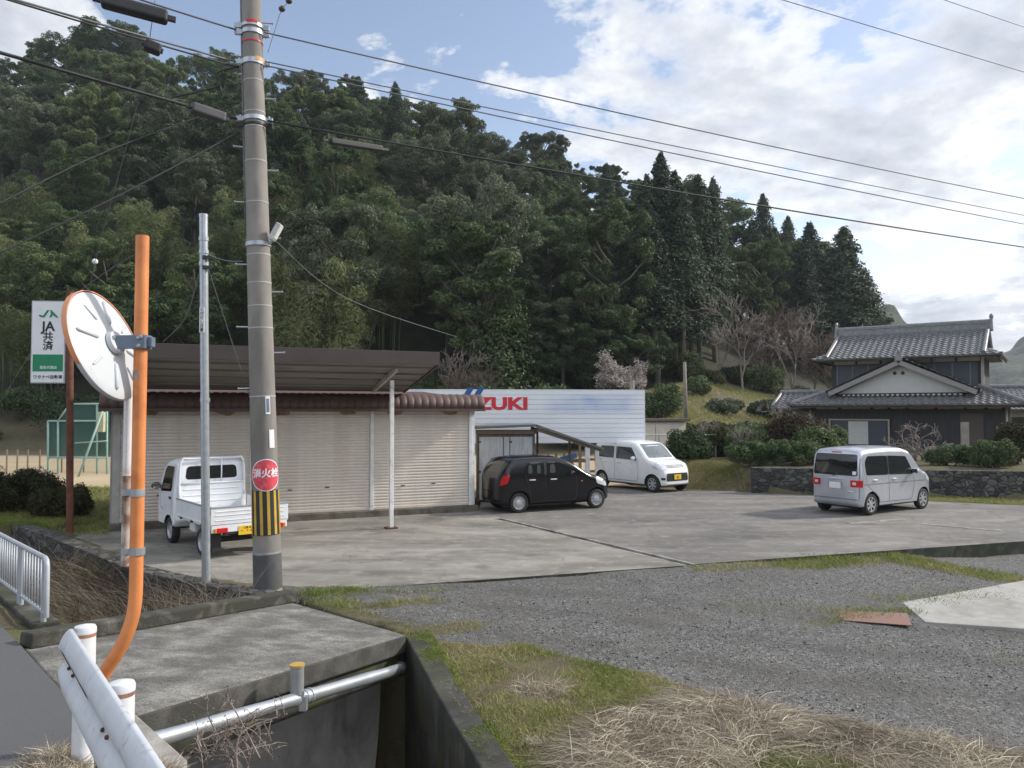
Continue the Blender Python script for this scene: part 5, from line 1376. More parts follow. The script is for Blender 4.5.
# --- silver minivan (rear to the camera)
w0, w1 = put(870.5, 515.3), put(920.6, 510)
h = R(33); left = Vector((-math.sin(h), math.cos(h))); c0 = Vector((w0.x, w0.y)) + Vector((math.cos(h), math.sin(h))) * 1.22
pos = c0 + left * .68
prof = [(0, 1.02), (.015, 1.2), (.05, 1.45), (.09, 1.60), (.18, 1.675), (.5, 1.71), (1.3, 1.725), (2.0, 1.705), (2.3, 1.63), (2.45, 1.50), (2.78, 1.16), (2.92, 1.08), (3.1, 1.03), (3.26, .93), (3.35, .78), (3.395, .6)]
car = Car('parked_car', 'silver minivan with its rear towards the camera before the tiled roof house', 'car', 3.395, 1.475, prof, (pos.x, pos.y, 0), h, M['car_silver'], (.48, 2.92), .282, .10, 1.0, corner=.17)
for sd_ in ('right', 'left'):
    car.panel('door_window', [(.24, 1.04), (1.22, 1.02), (1.22, 1.52), (.34, 1.53), (.22, 1.38)], sd_, G, rnd=.07)
    car.panel('door_window', [(1.27, 1.02), (2.40, .99), (2.28, 1.22), (2.10, 1.48), (1.27, 1.52)], sd_, G, rnd=.05)
    car.panel('window_pillar', [(1.222, 1.02), (1.268, 1.02), (1.268, 1.52), (1.222, 1.52)], sd_, M['black_plastic'], .0035)
    for pts in ([(1.245, 1.01), (1.245, .33)], [(.22, 1.02), (.26, .80), (.78, .46), (.84, .32)], [(2.40, .97), (2.45, .7), (2.30, .32)], [(.84, .32), (2.30, .32)]): car.line('door_gap', pts, sd_, simple('door gap dark', (.10, .10, .11)), .013)
    car.line('painted_crease_shade', [(.15, .80), (3.0, .80)], sd_, simple('crease shade', (.30, .31, .34), .4, .5), .03, .003)  # shade of a body crease, painted as a darker strip
    for x in (.62, 1.48): car.blob('door_handle', x, .90, sd_, (.19, .035, .035), M['car_silver'], .014)
    car.panel('headlight', [(3.02, .82), (3.28, .74), (3.33, .86), (3.18, 1.0), (3.02, 1.02)], sd_, M['clear_lens'], .006, rnd=.04)
    car.mirror(2.36, 1.05, 1 if sd_ == 'left' else -1, M['car_silver'])
    y = -.60 if sd_ == 'right' else .60
    s_ = 1 if y > 0 else -1
    tl_ = car.panel('tail_light', [(s_ * .44, .735), (s_ * .70, .735), (s_ * .71, .91), (s_ * .44, .91)], 'rear', M['red_lens'], .012, rnd=.02)
    car.panel('tail_light', [(.005, .735), (.10, .735), (.10, .91), (.01, .91)], sd_, M['red_lens'], .008, rnd=.01)
    car.panel('reverse_lamp', [(s_ * .50, .79), (s_ * .60, .79), (s_ * .60, .86), (s_ * .50, .86)], 'rear', M['clear_lens'], .016, tl_, rnd=.02)
car.panel('rear_window', [(-.645, 1.02), (.645, 1.02), (.60, 1.575), (-.60, 1.575)], 'rear', G, .006, rnd=.06)
car.line('tailgate_gap', [(-.67, 1.6), (-.68, .93), (-.66, .42), (.66, .42), (.68, .93), (.67, 1.6)], 'rear', simple('gate gap dark', (.10, .10, .11)), .012)
car.line('bumper_gap', [(-.69, .40), (.69, .40)], 'rear', simple('bumper gap', (.2, .2, .22)), .014)
car.blob('gate_handle', 0, .93, 'rear', (.03, .42, .045), M['car_silver'], .012); car.blob('stop_lamp', 0, 1.62, 'rear', (.03, .3, .03), M['red_lens'], .0)
car.panel('plate_recess', [(-.22, .66), (.22, .66), (.22, .86), (-.22, .86)], 'rear', simple('recess silver', (.36, .37, .40), .4, .4), .004, rnd=.03)
car.plate(0, .755, 'rear', M['plate_white'], None, None)
car.line('wiper', [(.06, 1.0), (-.22, 1.14)], 'rear', M['black_plastic'], .025, .02); car.panel('sticker', [(-.60, 1.05), (-.50, 1.05), (-.50, 1.14), (-.60, 1.14)], 'rear', M['sign_white'], .010)
car.blob('badge', .42, .98, 'rear', (.012, .12, .02), M['chrome'], .004); car.blob('badge', -.44, .62, 'rear', (.012, .16, .02), M['chrome'], .004)

# --- white light truck (tail to the camera)
w0 = put(204.7, 555.6); h = math.atan2(1.6, -1.33); fw = Vector((math.cos(h), math.sin(h))); left = Vector((-fw.y, fw.x))
c0 = Vector((w0.x, w0.y)) - left * .62 + fw * (3.395 / 2 - .62)
Car.spokes = 0
# the cab is its own short body, the bed is built of gates
cabp = [(0, 1.62), (.02, 1.655), (.10, 1.69), (.3, 1.71), (.6, 1.70), (.80, 1.65), (.90, 1.56), (1.13, 1.02), (1.20, .86), (1.25, .60)]
class Truck(Car): pass
tr = Truck('light_truck', 'small white flatbed truck parked under the carport by the garage shutters', 'truck', 1.25, 1.475, cabp, (0, 0, 0), 0, M['truck_white'], (.38,), .262, .12, .95, corner=.06, B=.34)
off = 3.395 / 2 - 1.25 / 2
for ch in tr.root.children: ch.location.x += off
tr.root.location = (c0.x, c0.y, 0); tr.root.rotation_euler = (0, 0, h)
_n0 = set(tr.root.children)
for sd_ in ('left', 'right'):
    tr.panel('door_window', [(.22, 1.06), (.94, 1.02), (.80, 1.47), (.70, 1.56), (.22, 1.56)], sd_, G, rnd=.05)
    for pts in ([(.17, 1.66), (.17, .75), (.24, .52)], [(.98, 1.0), (.95, .70), (.72, .66)]): tr.line('door_gap', pts, sd_, simple('truck gap', (.12, .12, .12)), .012)
    tr.blob('door_handle', .27, .93, sd_, (.11, .03, .05), M['black_plastic'], .008); tr.mirror(.98, 1.10, 1 if sd_ == 'left' else -1, M['black_plastic'])
tr.panel('windscreen', [(-.60, 1.05), (.60, 1.05), (.54, 1.58), (-.54, 1.58)], 'front', G, rnd=.05)
tr.panel('rear_window', [(-.53, 1.30), (.53, 1.30), (.50, 1.57), (-.50, 1.57)], 'rear', G, rnd=.08)
for o in set(tr.root.children) - _n0: o.location.x += off
rt_ = tr.root; TW = M['truck_white']; xr_, xf = -3.395 / 2, -3.395 / 2 + 2.06
def tb(nm, c, s, mat=TW, par=rt_, bev=.008, **k): mb = MB(); mb.box(c, s, **k); return mb.build(nm, mat, par, bevel=bev)
tb('bed_floor', ((xr_ + xf) / 2, 0, .66), (2.0, 1.36, .05), simple('scuffed bed floor', (.50, .52, .54), .6, dirt=(.3, .29, .27), dirt_amt=.35))
for sg in (-1, 1):
    g_ = tb('side_gate', ((xr_ + xf) / 2, sg * .715, .785), (2.03, .028, .30))
    tb('gate_rail', ((xr_ + xf) / 2, sg * .715, .945), (2.05, .042, .03), M['galv'], g_, .004); tb('gate_lip', ((xr_ + xf) / 2, sg * .72, .632), (2.04, .036, .03), TW, g_, .004)
    tb('side_sill', ((xr_ + xf) / 2, sg * .68, .595), (1.95, .06, .05))
    for x in (.45, 1.05, 1.7): tb('rope_hook', (xr_ + x, sg * .735, .60), (.06, .03, .05), M['black_plastic'], g_)
    tb('gate_latch', (xr_ + .03, sg * .735, .86), (.05, .03, .07), M['black_plastic'])
    tl_ = tb('tail_light', (xr_ - .012, sg * .52, .53), (.05, .19, .09), M['red_lens']); tb('indicator_lamp', (xr_ - .014, sg * .645, .53), (.045, .05, .08), M['amber_lens'], tl_)
    tb('mud_flap', (xr_ + .25, sg * .55, .32), (.012, .2, .28), M['black_plastic'])
g_ = tb('tail_gate', (xr_ - .0, 0, .785), (.028, 1.46, .30)); tb('gate_rail', (xr_, 0, .945), (.045, 1.47, .03), M['galv'], g_, .004)
for z in (.71, .80, .87): tb('pressed_rib', (xr_ - .016, 0, z), (.012, 1.30, .018), TW, g_, .004)
tb('rear_panel', (xr_ + .02, 0, .56), (.05, 1.42, .14)); tb('bumper_bar', (xr_ + .03, 0, .47), (.05, 1.0, .05), M['chassis'])
tb('chassis_rail', (-.2, .28, .46), (2.7, .08, .12), M['chassis']); tb('chassis_rail', (-.2, -.28, .46), (2.7, .08, .12), M['chassis'])
tb('fuel_box', (xr_ + 1.35, .52, .46), (.34, .22, .20), simple('white tank', (.6, .6, .6), .5), bev=.03); tb('axle', (xr_ + .62, 0, .27), (.09, 1.1, .09), M['chassis'])
mb = MB(); mb.cyl((xr_ + .3, -.2, .36), (xr_ + .85, -.2, .36), .075, n=14); mb.build('silencer', M['rust'], rt_, 40)
p_ = tb('number_plate', (xr_ - .012, .06, .50), (.012, .33, .165), M['plate_yellow'], bev=.003)
TM = Matrix.Translation((xr_ - .0195, .06, .485)) @ Matrix.Rotation(R(-90), 4, 'Z') @ Matrix.Rotation(R(90), 4, 'X')
text_mesh('・・40', .105, M['sign_red'], p_, TM, 'lettering', .0006, .003); text_mesh('三重 48', .042, M['sign_black'], p_, TM @ Matrix.Translation((0, .06, 0)), 'lettering', .0006, .001)
# tubular guard frame behind the cab
xg = xf + .03; mb = MB()
mb.tube(smooth_path([Vector((xg, -.66, .95)), Vector((xg, -.655, 1.5)), Vector((xg, -.60, 1.72)), Vector((xg, -.45, 1.725)), Vector((xg, .45, 1.725)), Vector((xg, .60, 1.72)), Vector((xg, .655, 1.5)), Vector((xg, .66, .95))], 4), .022, 10); mb.build('guard_frame', TW, rt_, True)
mb = MB(); mb.cyl((xg, -.65, 1.22), (xg, .65, 1.22), .018, n=8); gb = mb.build('guard_rail', TW, rt_, True)
for y in (-.18, .18):
    mb = MB(); mb.cyl((xg, y, 1.22), (xg, y, 1.725), .014, n=8); mb.build('guard_bar', TW, rt_, True)
tb('cab_back_panel', (xg + .02, 0, .95), (.03, 1.32, .52)); 
for z in (.85, .98, 1.1): tb('pressed_rib', (xg - .0, 0, z), (.014, 1.15, .02), TW, rt_, .004)
# rear wheels of the truck
tr.L = 3.395; tr.W = 1.44
for sg in (-1, 1): tr.wheel(.62, sg)
# ------------------------------------------------------------------ tiled farmhouse on the right
m, nt, b, out = new_mat('grey roof tile'); v = coords(nt)
c = ramp(nt, noise(nt, v, 5.0, 6, .7), [(.3, (.105, .105, .108)), (.55, (.175, .176, .18)), (.75, (.28, .28, .283))])
c = mixc(nt, ramp(nt, noise(nt, v, .8, 6, .7), [(.5, 0), (.75, .5)]), c, (.10, .10, .095))
lk(nt, c, b.inputs['Base Color']); b.inputs['Roughness'].default_value = .36; b.inputs['Specular IOR Level'].default_value = .7; M['tile'] = m
M['char_board'] = simple('charred boards', (.030, .028, .030), .7, stretch=(9, 9, .6), var=.5, scale=2)
M['cream_plaster'] = simple('cream plaster', (.46, .43, .37), .9, dirt=(.34, .31, .26), dirt_amt=.3)
M['house_white'] = simple('white plaster', (.46, .46, .44), .9, var=.05)
M['dark_timber'] = simple('dark timber', (.055, .042, .036), .8, stretch=(1, 1, .3))
M['shutter_navy'] = simple('dark blue grey sheet', (.040, .046, .062), .5)
def tile_roof(mbs, O, U, Vv, w, l, clips=(), th=.05):
    """Japanese pan tiles as waves along the eave and steps up the slope; clips: (point, outward normal) planes"""
    O, U, Vv = Vector(O), Vector(U).normalized(), Vector(Vv).normalized(); N = U.cross(Vv)
    if N.z < 0: N = -N
    nt_ = max(1, round(w / .285)); K = 6; nr = max(1, round(l / .27)); bm = bmesh.new(); rows = []
    for r_ in range(nr):
        for e_, lift in ((0, .035), (1, .0)):
            row = []
            for i in range(nt_ * K + 1):
                t = (i % K) / K; wv = .045 * max(0, math.cos(2 * math.pi * t)) ** .8 - .014 * max(0, -math.cos(2 * math.pi * t))
                row.append(bm.verts.new(O + U * (w * i / (nt_ * K)) + Vv * (l * (r_ + e_) / nr) + N * (wv + lift + th)))
            rows.append(row)
    base = [bm.verts.new(O + U * (w * i / (nt_ * K))) for i in range(nt_ * K + 1)]
    top = [bm.verts.new(O + U * (w * i / (nt_ * K)) + Vv * l) for i in range(nt_ * K + 1)]
    rows = [base] + rows + [top]
    for a, c in zip(rows[:-1], rows[1:]):
        for i in range(len(a) - 1): bm.faces.new((a[i], a[i + 1], c[i + 1], c[i]))
    bm.faces.new((base[0], top[0], top[-1], base[-1]))
    for co, no in clips: bmesh.ops.bisect_plane(bm, geom=bm.verts[:] + bm.edges[:] + bm.faces[:], plane_co=co, plane_no=no, clear_outer=True)
    bm.verts.index_update(); mbs.add([q.co.copy() for q in bm.verts], [[q.index for q in f.verts] for f in bm.faces]); bm.free()
HA = R(-35); H0 = (18.4, 36.0, .62)
ho = thing('tiled_house', 'two storey dark timber house with grey tiled roofs and white gable', 'house', H0, HA)
def hb(nm, s0, s1, y0, y1, z0, z1, mat, par=ho, bev=.0):
    mb = MB(); mb.box(((s0 + s1) / 2, (y0 + y1) / 2, (z0 + z1) / 2 - .62), (s1 - s0, y1 - y0, z1 - z0)); return mb.build(nm, mat, par, bevel=bev)
zo = -.62
hb('wall', -4.1, 3.9, 0, 6.5, .3, 3.0, M['char_board']); hb('foundation', -4.14, 3.94, -.04, 6.54, .2, .9, M['concrete'])
band_ = hb('plaster_band', -4.08, 3.88, -.02, 6.5, 2.78, 3.12, M['cream_plaster'])
for s in (-4.05, -2.9, -1.45, -.7, .05, 1.25, 2.4, 3.2, 3.85): hb('timber_post', s - .06, s + .06, -.05, .05, 2.74, 3.14, M['dark_timber'], band_)
hb('wall_beam', -4.12, 3.92, -.06, .04, 2.68, 2.78, M['dark_timber'])
for s in np.arange(-4.0, 3.9, .42): hb('batten', s - .018, s + .018, -.022, .002, .9, 2.68, M['dark_timber'])
# window with dark shutters and a pale curtain between
wf_ = hb('window', -3.36, -.72, -.08, .0, 1.02, 2.28, M['dark_timber']); hb('pane', -3.26, -.82, -.095, -.07, 1.1, 2.2, M['shutter_navy'], wf_)
hb('curtain', -2.5, -1.62, -.11, -.09, 1.1, 2.2, M['house_white'], wf_); hb('frame', -3.40, -.68, -.14, -.06, 2.24, 2.31, simple('window rim', (.33, .30, .25), .6), wf_); hb('sill', -3.40, -.68, -.16, -.06, 1.0, 1.06, M['dark_timber'], wf_)
for s in (-3.36, -.72): hb('frame', s - .04, s + .04, -.13, -.06, 1.06, 2.24, simple('window rim side', (.30, .27, .23), .6), wf_)
hb('door_panel', 2.2, 3.1, -.05, .0, .9, 2.6, simple('brown sliding door', (.07, .05, .045), .6))
for s, y in ((-4.25, -.12), (3.98, -.12)):
    mb = MB(); mb.cyl((s, y, zo + .6), (s, y, zo + 2.9), .04, n=8); mb.build('downpipe', simple('pale downpipe', (.42, .41, .39), .6), ho, True)
# upper storey
hb('upper_wall', -3.45, 3.05, 1.0, 5.6, 2.9, 5.3, M['char_board']); ub_ = hb('plaster_band', -3.43, 3.03, .98, 5.6, 5.0, 5.38, M['cream_plaster'])
for s in (-3.4, -2.3, -1.2, -.1, 1.0, 2.0, 3.0): hb('timber_post', s - .05, s + .05, .95, 1.02, 4.96, 5.4, M['dark_timber'], ub_)
hb('upper_shutter', -3.2, 2.85, .955, .985, 3.7, 4.95, M['shutter_navy'])
for s in np.arange(-3.2, 2.9, .72): hb('shutter_frame', s - .025, s + .025, .94, .96, 3.7, 4.95, simple('grey frame bar', (.15, .155, .17), .5))
hb('corner_board', 2.98, 3.1, .93, 1.05, 3.4, 5.2, simple('pale corner board', (.36, .33, .29), .7))
# roofs
def V3(s, y, z): return Vector((s, y, z + zo))
mb = MB(); sl = Vector((0, 1.95, .80)); L_ = sl.length
tile_roof(mb, V3(-5.1, -.95, 2.95), (1, 0, 0), sl, 9.9, L_, [(V3(-5.1, -.95, 0), (-1, 1, 0)), (V3(4.8, -.95, 0), (1, 1, 0))])
tile_roof(mb, V3(-5.1, -.95, 2.95), (0, 1, 0), (1.95, 0, .80), 7.6, L_, [(V3(-5.1, -.95, 0), (1, -1, 0))])
tile_roof(mb, V3(4.8, -.95, 2.95), (0, 1, 0), (-1.95, 0, .80), 7.6, L_, [(V3(4.8, -.95, 0), (-1, -1, 0))])
lr = mb.build('lower_roof', M['tile'], ho, 50)
for a, c in ((V3(-5.1, -.95, 3.03), V3(-3.2, .95, 3.83)), (V3(4.8, -.95, 3.03), V3(2.9, .95, 3.83))):
    mb = MB(); mb.tube([a, a.lerp(c, .5), c], [.12, .12, .12], 10); mb.ball(a + Vector((0, -.02, .1)), (.14, .14, .20), 8, 6); mb.build('hip_ridge', M['tile'], lr, 50)
mb = MB(); mb.box(V3(-.15, -.86, 2.90), (9.6, .05, .10)); mb.box(V3(-5.02, 2.6, 2.90), (.05, 7.0, .10)); mb.box(V3(4.72, 2.6, 2.90), (.05, 7.0, .10)); mb.build('eave_board', M['dark_timber'], ho)
mb = MB(); mb.box(V3(-.15, 2.6, 2.93), (9.5, 6.8, .04)); mb.build('soffit', simple('soffit boards', (.13, .10, .08), .8), ho)
mb = MB(); su = Vector((0, 3.15, 1.42)); Lu = su.length
tile_roof(mb, V3(-3.6, .15, 5.2), (1, 0, 0), su, 6.8, Lu); tile_roof(mb, V3(-3.6, 6.45, 5.2), (1, 0, 0), (0, -3.15, 1.42), 6.8, Lu)
d_ = .62
for s_, e_ in ((-3.6, -1), (3.2, 1)):
    tile_roof(mb, V3(min(s_, s_ + e_ * d_), .15, 5.2), (1, 0, 0), su, d_, Lu * d_ / 3.15, [(V3(s_ + e_ * d_, .15, 0), (e_, 1, 0))])
    tile_roof(mb, V3(s_ + e_ * d_, .15, 5.2), (0, 1, 0), (-e_ * d_, 0, d_ * .45), 6.3, d_ * 1.096, [(V3(s_ + e_ * d_, .15, 0), (-e_, -1, 0)), (V3(s_ + e_ * d_, 6.45, 0), (-e_, 1, 0))])
ur = mb.build('upper_roof', M['tile'], ho, 50)
mb = MB(); mb.box(V3(-.2, 3.3, 6.76), (6.9, .30, .34)); mb.box(V3(-.2, 3.3, 6.96), (7.0, .38, .07)); mb.tube([V3(-3.7, 3.3, 7.02), V3(3.3, 3.3, 7.02)], .09, 10)
rg = mb.build('ridge', M['tile'], ur)
for s in (-3.7, 3.3):
    mb = MB(); mb.box(V3(s, 3.3, 6.85), (.14, .52, .62), taper=.7); mb.ball(V3(s, 3.3, 7.22), (.09, .12, .16), 8, 6); mb.build('ridge_ornament', M['tile'], rg, bevel=.03)
for s in (-3.55, 3.15):
    for y0 in (.4,):
        mb = MB(); mb.tube([V3(s, .2, 5.32), V3(s, 3.3, 6.70)], .10, 8); mb.tube([V3(s, 6.4, 5.32), V3(s, 3.3, 6.70)], .10, 8); mb.build('verge_tiles', M['tile'], ur, 50)
mb = MB(); mb.prism([(.9, 5.35), (5.7, 5.35), (3.3, 6.5)], 6.3, Matrix(((0, 0, 1, -3.35), (1, 0, 0, 0), (0, 1, 0, zo), (0, 0, 0, 1)))); mb.build('gable_wall', M['dark_timber'], ho)
mb = MB(); mb.box(V3(-.2, .24, 5.17), (7.7, .05, .10)); mb.box(V3(-4.15, 3.3, 5.17), (.05, 6.0, .10)); mb.box(V3(3.75, 3.3, 5.17), (.05, 6.0, .10)); mb.build('eave_board', M['dark_timber'], ho)
mb = MB(); mb.box(V3(-.2, 3.3, 5.19), (7.6, 6.0, .04)); mb.build('soffit', simple('upper soffit boards', (.15, .12, .10), .8), ho)
# white front gable over the lower roof
ax, zA, zB, hw = -.2, 5.05, 3.55, 3.05
pm = Matrix(((1, 0, 0, 0), (0, 0, 1, -.12), (0, 1, 0, zo), (0, 0, 0, 1)))
mb = MB(); mb.prism([(ax - hw + .3, zB - .02), (ax + hw - .3, zB - .02), (ax, zA - .16)], 1.2, pm); gw_ = mb.build('front_gable', M['house_white'], ho)
for dx in (-.22, .12):
    mb = MB(); mb.cyl(V3(ax + dx, -.135, 4.47), V3(ax + dx, -.10, 4.47), .085, n=16); mb.build('vent_hole', M['black'], gw_)
mb = MB()
for e_ in (-1, 1):
    dv = Vector((-e_ * hw, 0, zA - zB)); 
    tile_roof(mb, V3(ax + e_ * (hw + .15), -.5, zB), (0, 1, 0), dv, 1.5, dv.length * 1.04)
mb.build('gable_roof', M['tile'], ho, 50)
mb = MB()
for e_ in (-1, 1): mb.beam(V3(ax + e_ * (hw + .05), -.46, zB - .03), V3(ax + e_ * .03, -.46, zA - .10), .07, .22)
mb.build('barge_board', simple('weathered barge board', (.25, .235, .225), .8), ho)
mb = MB(); mb.tube([V3(ax, -.52, zA + .12), V3(ax, 1.0, zA + .12)], .11, 10); mb.box(V3(ax, -.5, zA + .16), (.34, .12, .36), taper=.6); mb.ball(V3(ax, -.5, zA + .42), (.06, .06, .14), 8, 6); mb.build('ridge', M['tile'], ho, 50)
hb('lattice_board', ax - 2.55, ax + 2.55, -.20, -.12, 3.36, 3.54, M['black'])
mb = MB()
for k in range(24): x = ax - 2.45 + 4.9 * k / 23; mb.box(V3(x, -.21, 3.45), (.10, .02, .07))
mb.build('lattice_blocks', M['cream_plaster'], bpy.data.objects['lattice_board'])['kind'] = 'stuff'
# annex on the left
hb('annex_wall', -5.9, -4.2, 2.0, 5.5, .5, 3.0, M['house_white'])
mb = MB(); sl2 = Vector((0, 1.9, .85))
tile_roof(mb, V3(-6.5, .9, 2.78), (1, 0, 0), sl2, 2.3, sl2.length); ar_ = mb.build('annex_roof', M['tile'], ho, 50)
mb = MB(); mb.tube([V3(-6.5, 2.8, 3.72), V3(-4.1, 2.8, 3.72)], .13, 10); mb.tube([V3(-6.45, .9, 2.92), V3(-6.45, 2.8, 3.7)], .09, 8); mb.build('ridge', M['tile'], ar_, 50)
hb('annex_eave', -6.4, -4.2, .95, 1.02, 2.66, 2.78, M['dark_timber'])

# neighbour's roof at the picture edge
n0 = at(1003, 411, 50); nb_ = thing('neighbour_house', 'partly hidden grey tiled house at the far right edge of view', 'house', (n0.x + 2.2, n0.y, 0.6), R(-22))
mb = MB(); mb.box((0, 2.5, 1.1), (6.0, 5, 2.3)); mb.build('wall', simple('tan wall', (.34, .29, .23), .9), nb_)
mb = MB()
tile_roof(mb, (-3.8, -.8, 2.15), (1, 0, 0), (0, 3.3, 1.5), 7.6, 3.62); tile_roof(mb, (-3.8, 5.8, 2.15), (1, 0, 0), (0, -3.3, 1.5), 7.6, 3.62); mb.build('roof', M['tile'], nb_, 50)
mb = MB(); mb.tube([(-3.8, 2.5, 3.78), (3.8, 2.5, 3.78)], .16, 10); mb.build('ridge', M['tile'], nb_, 50)
mb = MB(); mb.box((-1.2, -.02, 1.2), (1.3, .06, 1.0)); wn = mb.build('window', M['dark_timber'], nb_); mb = MB(); mb.box((-1.2, -.06, 1.2), (1.1, .03, .8)); mb.build('pane', M['dark_glass'], wn)

# stone wall that carries the garden
m = M['rubble'].copy(); m.name = 'garden wall stone'; M['rubble2'] = m
pts = [(p.x, p.y) for p in WALL]; run = interp_run(pts, 1.0)
wall_run('garden_wall', 'long low dark stone wall holding up the garden below the tiled house', run, [.80] * len(run), .35, -.5, M['rubble2'], 1, cat='stone wall')

# grey planks and stakes leaning in the garden
gp_ = thing('plank_stack', 'row of weathered upright planks in the garden before the house', 'planks', (0, 0, 0))
rr = random.Random(5); M['plank'] = simple('grey planks', (.26, .23, .20), .9, stretch=(6, 6, .7), var=.3)
for k in range(11):
    p = at(927 + 3.6 * k, 462, 27.6 + .02 * k); hgt = .55 + .16 * rr.random() + (.15 if k > 5 else 0)
    mb = MB(); mb.box((p.x, p.y, .75 + hgt / 2), (.125, .04, hgt), rz=rr.uniform(-.2, .2)); mb.build('plank', M['plank'], gp_)
for px, w_, zt, lab in ((965.5, .28, 2.3, 'tall grey board standing upright right of the plank row'), (999, .10, 2.15, 'thin pale board standing by the right corner of the house')):
    p = at(px, 462, 27.5); mb = MB(); mb.box((p.x, p.y, (.7 + zt) / 2), (w_, .05, zt - .7)); tag(mb.build('upright_board', M['plank']), lab, 'board')
# ------------------------------------------------------------------ foliage generators
def leaf_cloud(lobes, n_per, size, rg, tilt=.55, aspect=.6, droop=0.0, shell=.62, up=.25, flat=1.0):
    """many small leaf faces on and in round lobes (x,y,z,r)"""
    lobes = np.asarray(lobes, float); cnt = np.maximum(min(8, n_per), (n_per * (lobes[:, 3] / lobes[:, 3].mean()) ** 2).astype(int))
    idx = np.repeat(np.arange(len(lobes)), cnt); n = len(idx)
    d = rg.normal(size=(n, 3)); d[:, 2] += up; d /= np.linalg.norm(d, axis=1)[:, None]
    rad = lobes[idx, 3] * (shell + (1.08 - shell) * rg.random(n) ** .6)
    P = lobes[idx, :3] + d * rad[:, None] * np.array([1, 1, flat])
    N = d + rg.normal(size=(n, 3)) * tilt; N /= np.linalg.norm(N, axis=1)[:, None]
    T = np.cross(N, rg.normal(size=(n, 3)))
    if droop: 
        T = T / (np.linalg.norm(T, axis=1)[:, None] + 1e-9); T[:, 2] -= droop; T -= N * (T * N).sum(1)[:, None]
    T /= (np.linalg.norm(T, axis=1)[:, None] + 1e-9); Bv = np.cross(N, T)
    s = size[0] + (size[1] - size[0]) * rg.random(n); a = (T * s[:, None]); c = Bv * (s * aspect)[:, None]
    V = np.stack([P - a, P + c * .5 - a * .1, P + a, P - c * .5 - a * .1], 1) if aspect < .5 else np.stack([P - a * .5 - c * .5, P + a * .5 - c * .45, P + a * .55 + c * .5, P - a * .45 + c * .5], 1)
    return V.reshape(-1, 3), np.arange(n * 4).reshape(-1, 4)

def join_np(parts):
    Vs, Qs, o = [], [], 0
    for V_, Q_ in parts: Vs.append(V_); Qs.append(Q_ + o); o += len(V_)
    return np.concatenate(Vs), np.concatenate(Qs)

def broadleaf_parts(seed, h=12.0, w=4.2, n=36, per=400):
    rg = np.random.default_rng(seed); L = []
    for i in range(n):
        t = rg.random(); z = h * (.36 + .60 * t); prof_ = math.sin(math.pi * min(1, .18 + .80 * (1 - t) ** .8)) ** .6
        a = rg.random() * 2 * math.pi; r_ = w * prof_ * (.35 + .62 * rg.random() ** .5)
        L.append((r_ * math.cos(a), r_ * math.sin(a), z, rg.uniform(.75, 1.45) * w / 4.2))
    for k in range(5): L.append((rg.normal() * .6, rg.normal() * .6, h * (.88 + .07 * rg.random()), .85))
    S_ = []
    for x_, y_, z_, r_ in L:
        S_.append((x_, y_, z_, r_ * .62))
        for k in range(6):
            d_ = rg.normal(size=3); d_[2] = abs(d_[2]) * .8 + .1; d_ /= np.linalg.norm(d_); f_ = rg.uniform(.55, .95) * r_
            S_.append((x_ + d_[0] * f_, y_ + d_[1] * f_, z_ + d_[2] * f_ * .85, r_ * rg.uniform(.26, .48)))
    crown = leaf_cloud(S_, 150, (.07, .17), rg, .65, .7, .0, .60, .35, .85)
    mb = MB(); mb.tube([(0, 0, -1), (.1, .05, h * .3), (.0, .1, h * .62)], [.28, .22, .10], 7)
    for i in range(0, min(n, 14)):
        p = Vector(L[i][:3]); q = Vector((.05, .05, max(h * .25, p.z - 2.2 - rg.random()))); mb.tube([q, q.lerp(p, .55) + Vector((0, 0, -.25)), p], [.11, .07, .03], 5)
    return crown, mb
def cedar_parts(seed, h=18.0, w=3.0, base=.22, n=170, per=130, ragged=.5):
    rg = np.random.default_rng(seed); parts = []
    P = []; N = []; T = []; S = []
    for i in range(n):
        t = (i + rg.random()) / n; z = h * (base + (1 - base) * t); R_ = w * ((1 - t) ** .62 * .93 + .06) * (1 - ragged * rg.random()); a = i * 2.4 + rg.random() * .8
        m_ = int(per * (.35 + .9 * (1 - t)))
        f = rg.random(m_) ** .75; zz = z + .25 * R_ * f - .55 * R_ * f ** 2 + rg.normal(size=m_) * .16
        sp = rg.normal(size=m_) * .26 * R_ * (.35 + .8 * f)
        x = math.cos(a) * R_ * f - math.sin(a) * sp; y = math.sin(a) * R_ * f + math.cos(a) * sp
        P.append(np.stack([x, y, zz - np.abs(sp) * .35], 1))
        nn = np.stack([np.full(m_, math.cos(a) * .7), np.full(m_, math.sin(a) * .7), np.full(m_, .65)], 1) + rg.normal(size=(m_, 3)) * .5; N.append(nn)
    P = np.concatenate(P); N = np.concatenate(N); N /= np.linalg.norm(N, axis=1)[:, None]; n_ = len(P)
    T = np.cross(N, rg.normal(size=(n_, 3))); T[:, 2] -= .5; T -= N * (T * N).sum(1)[:, None]; T /= np.linalg.norm(T, axis=1)[:, None]; B_ = np.cross(N, T)
    s = rg.uniform(.10, .26, n_); a_ = T * s[:, None]; c_ = B_ * (s * .55)[:, None]
    V_ = np.stack([P - a_ * .5 - c_ * .5, P + a_ * .5 - c_ * .4, P + a_ * .6 + c_ * .4, P - a_ * .5 + c_ * .5], 1).reshape(-1, 3)
    mb = MB(); mb.tube([(0, 0, -1.5), (0, 0, h * .4), (0, 0, h * .97)], [.26, .19, .04], 7)
    return (V_, np.arange(n_ * 4).reshape(-1, 4)), mb
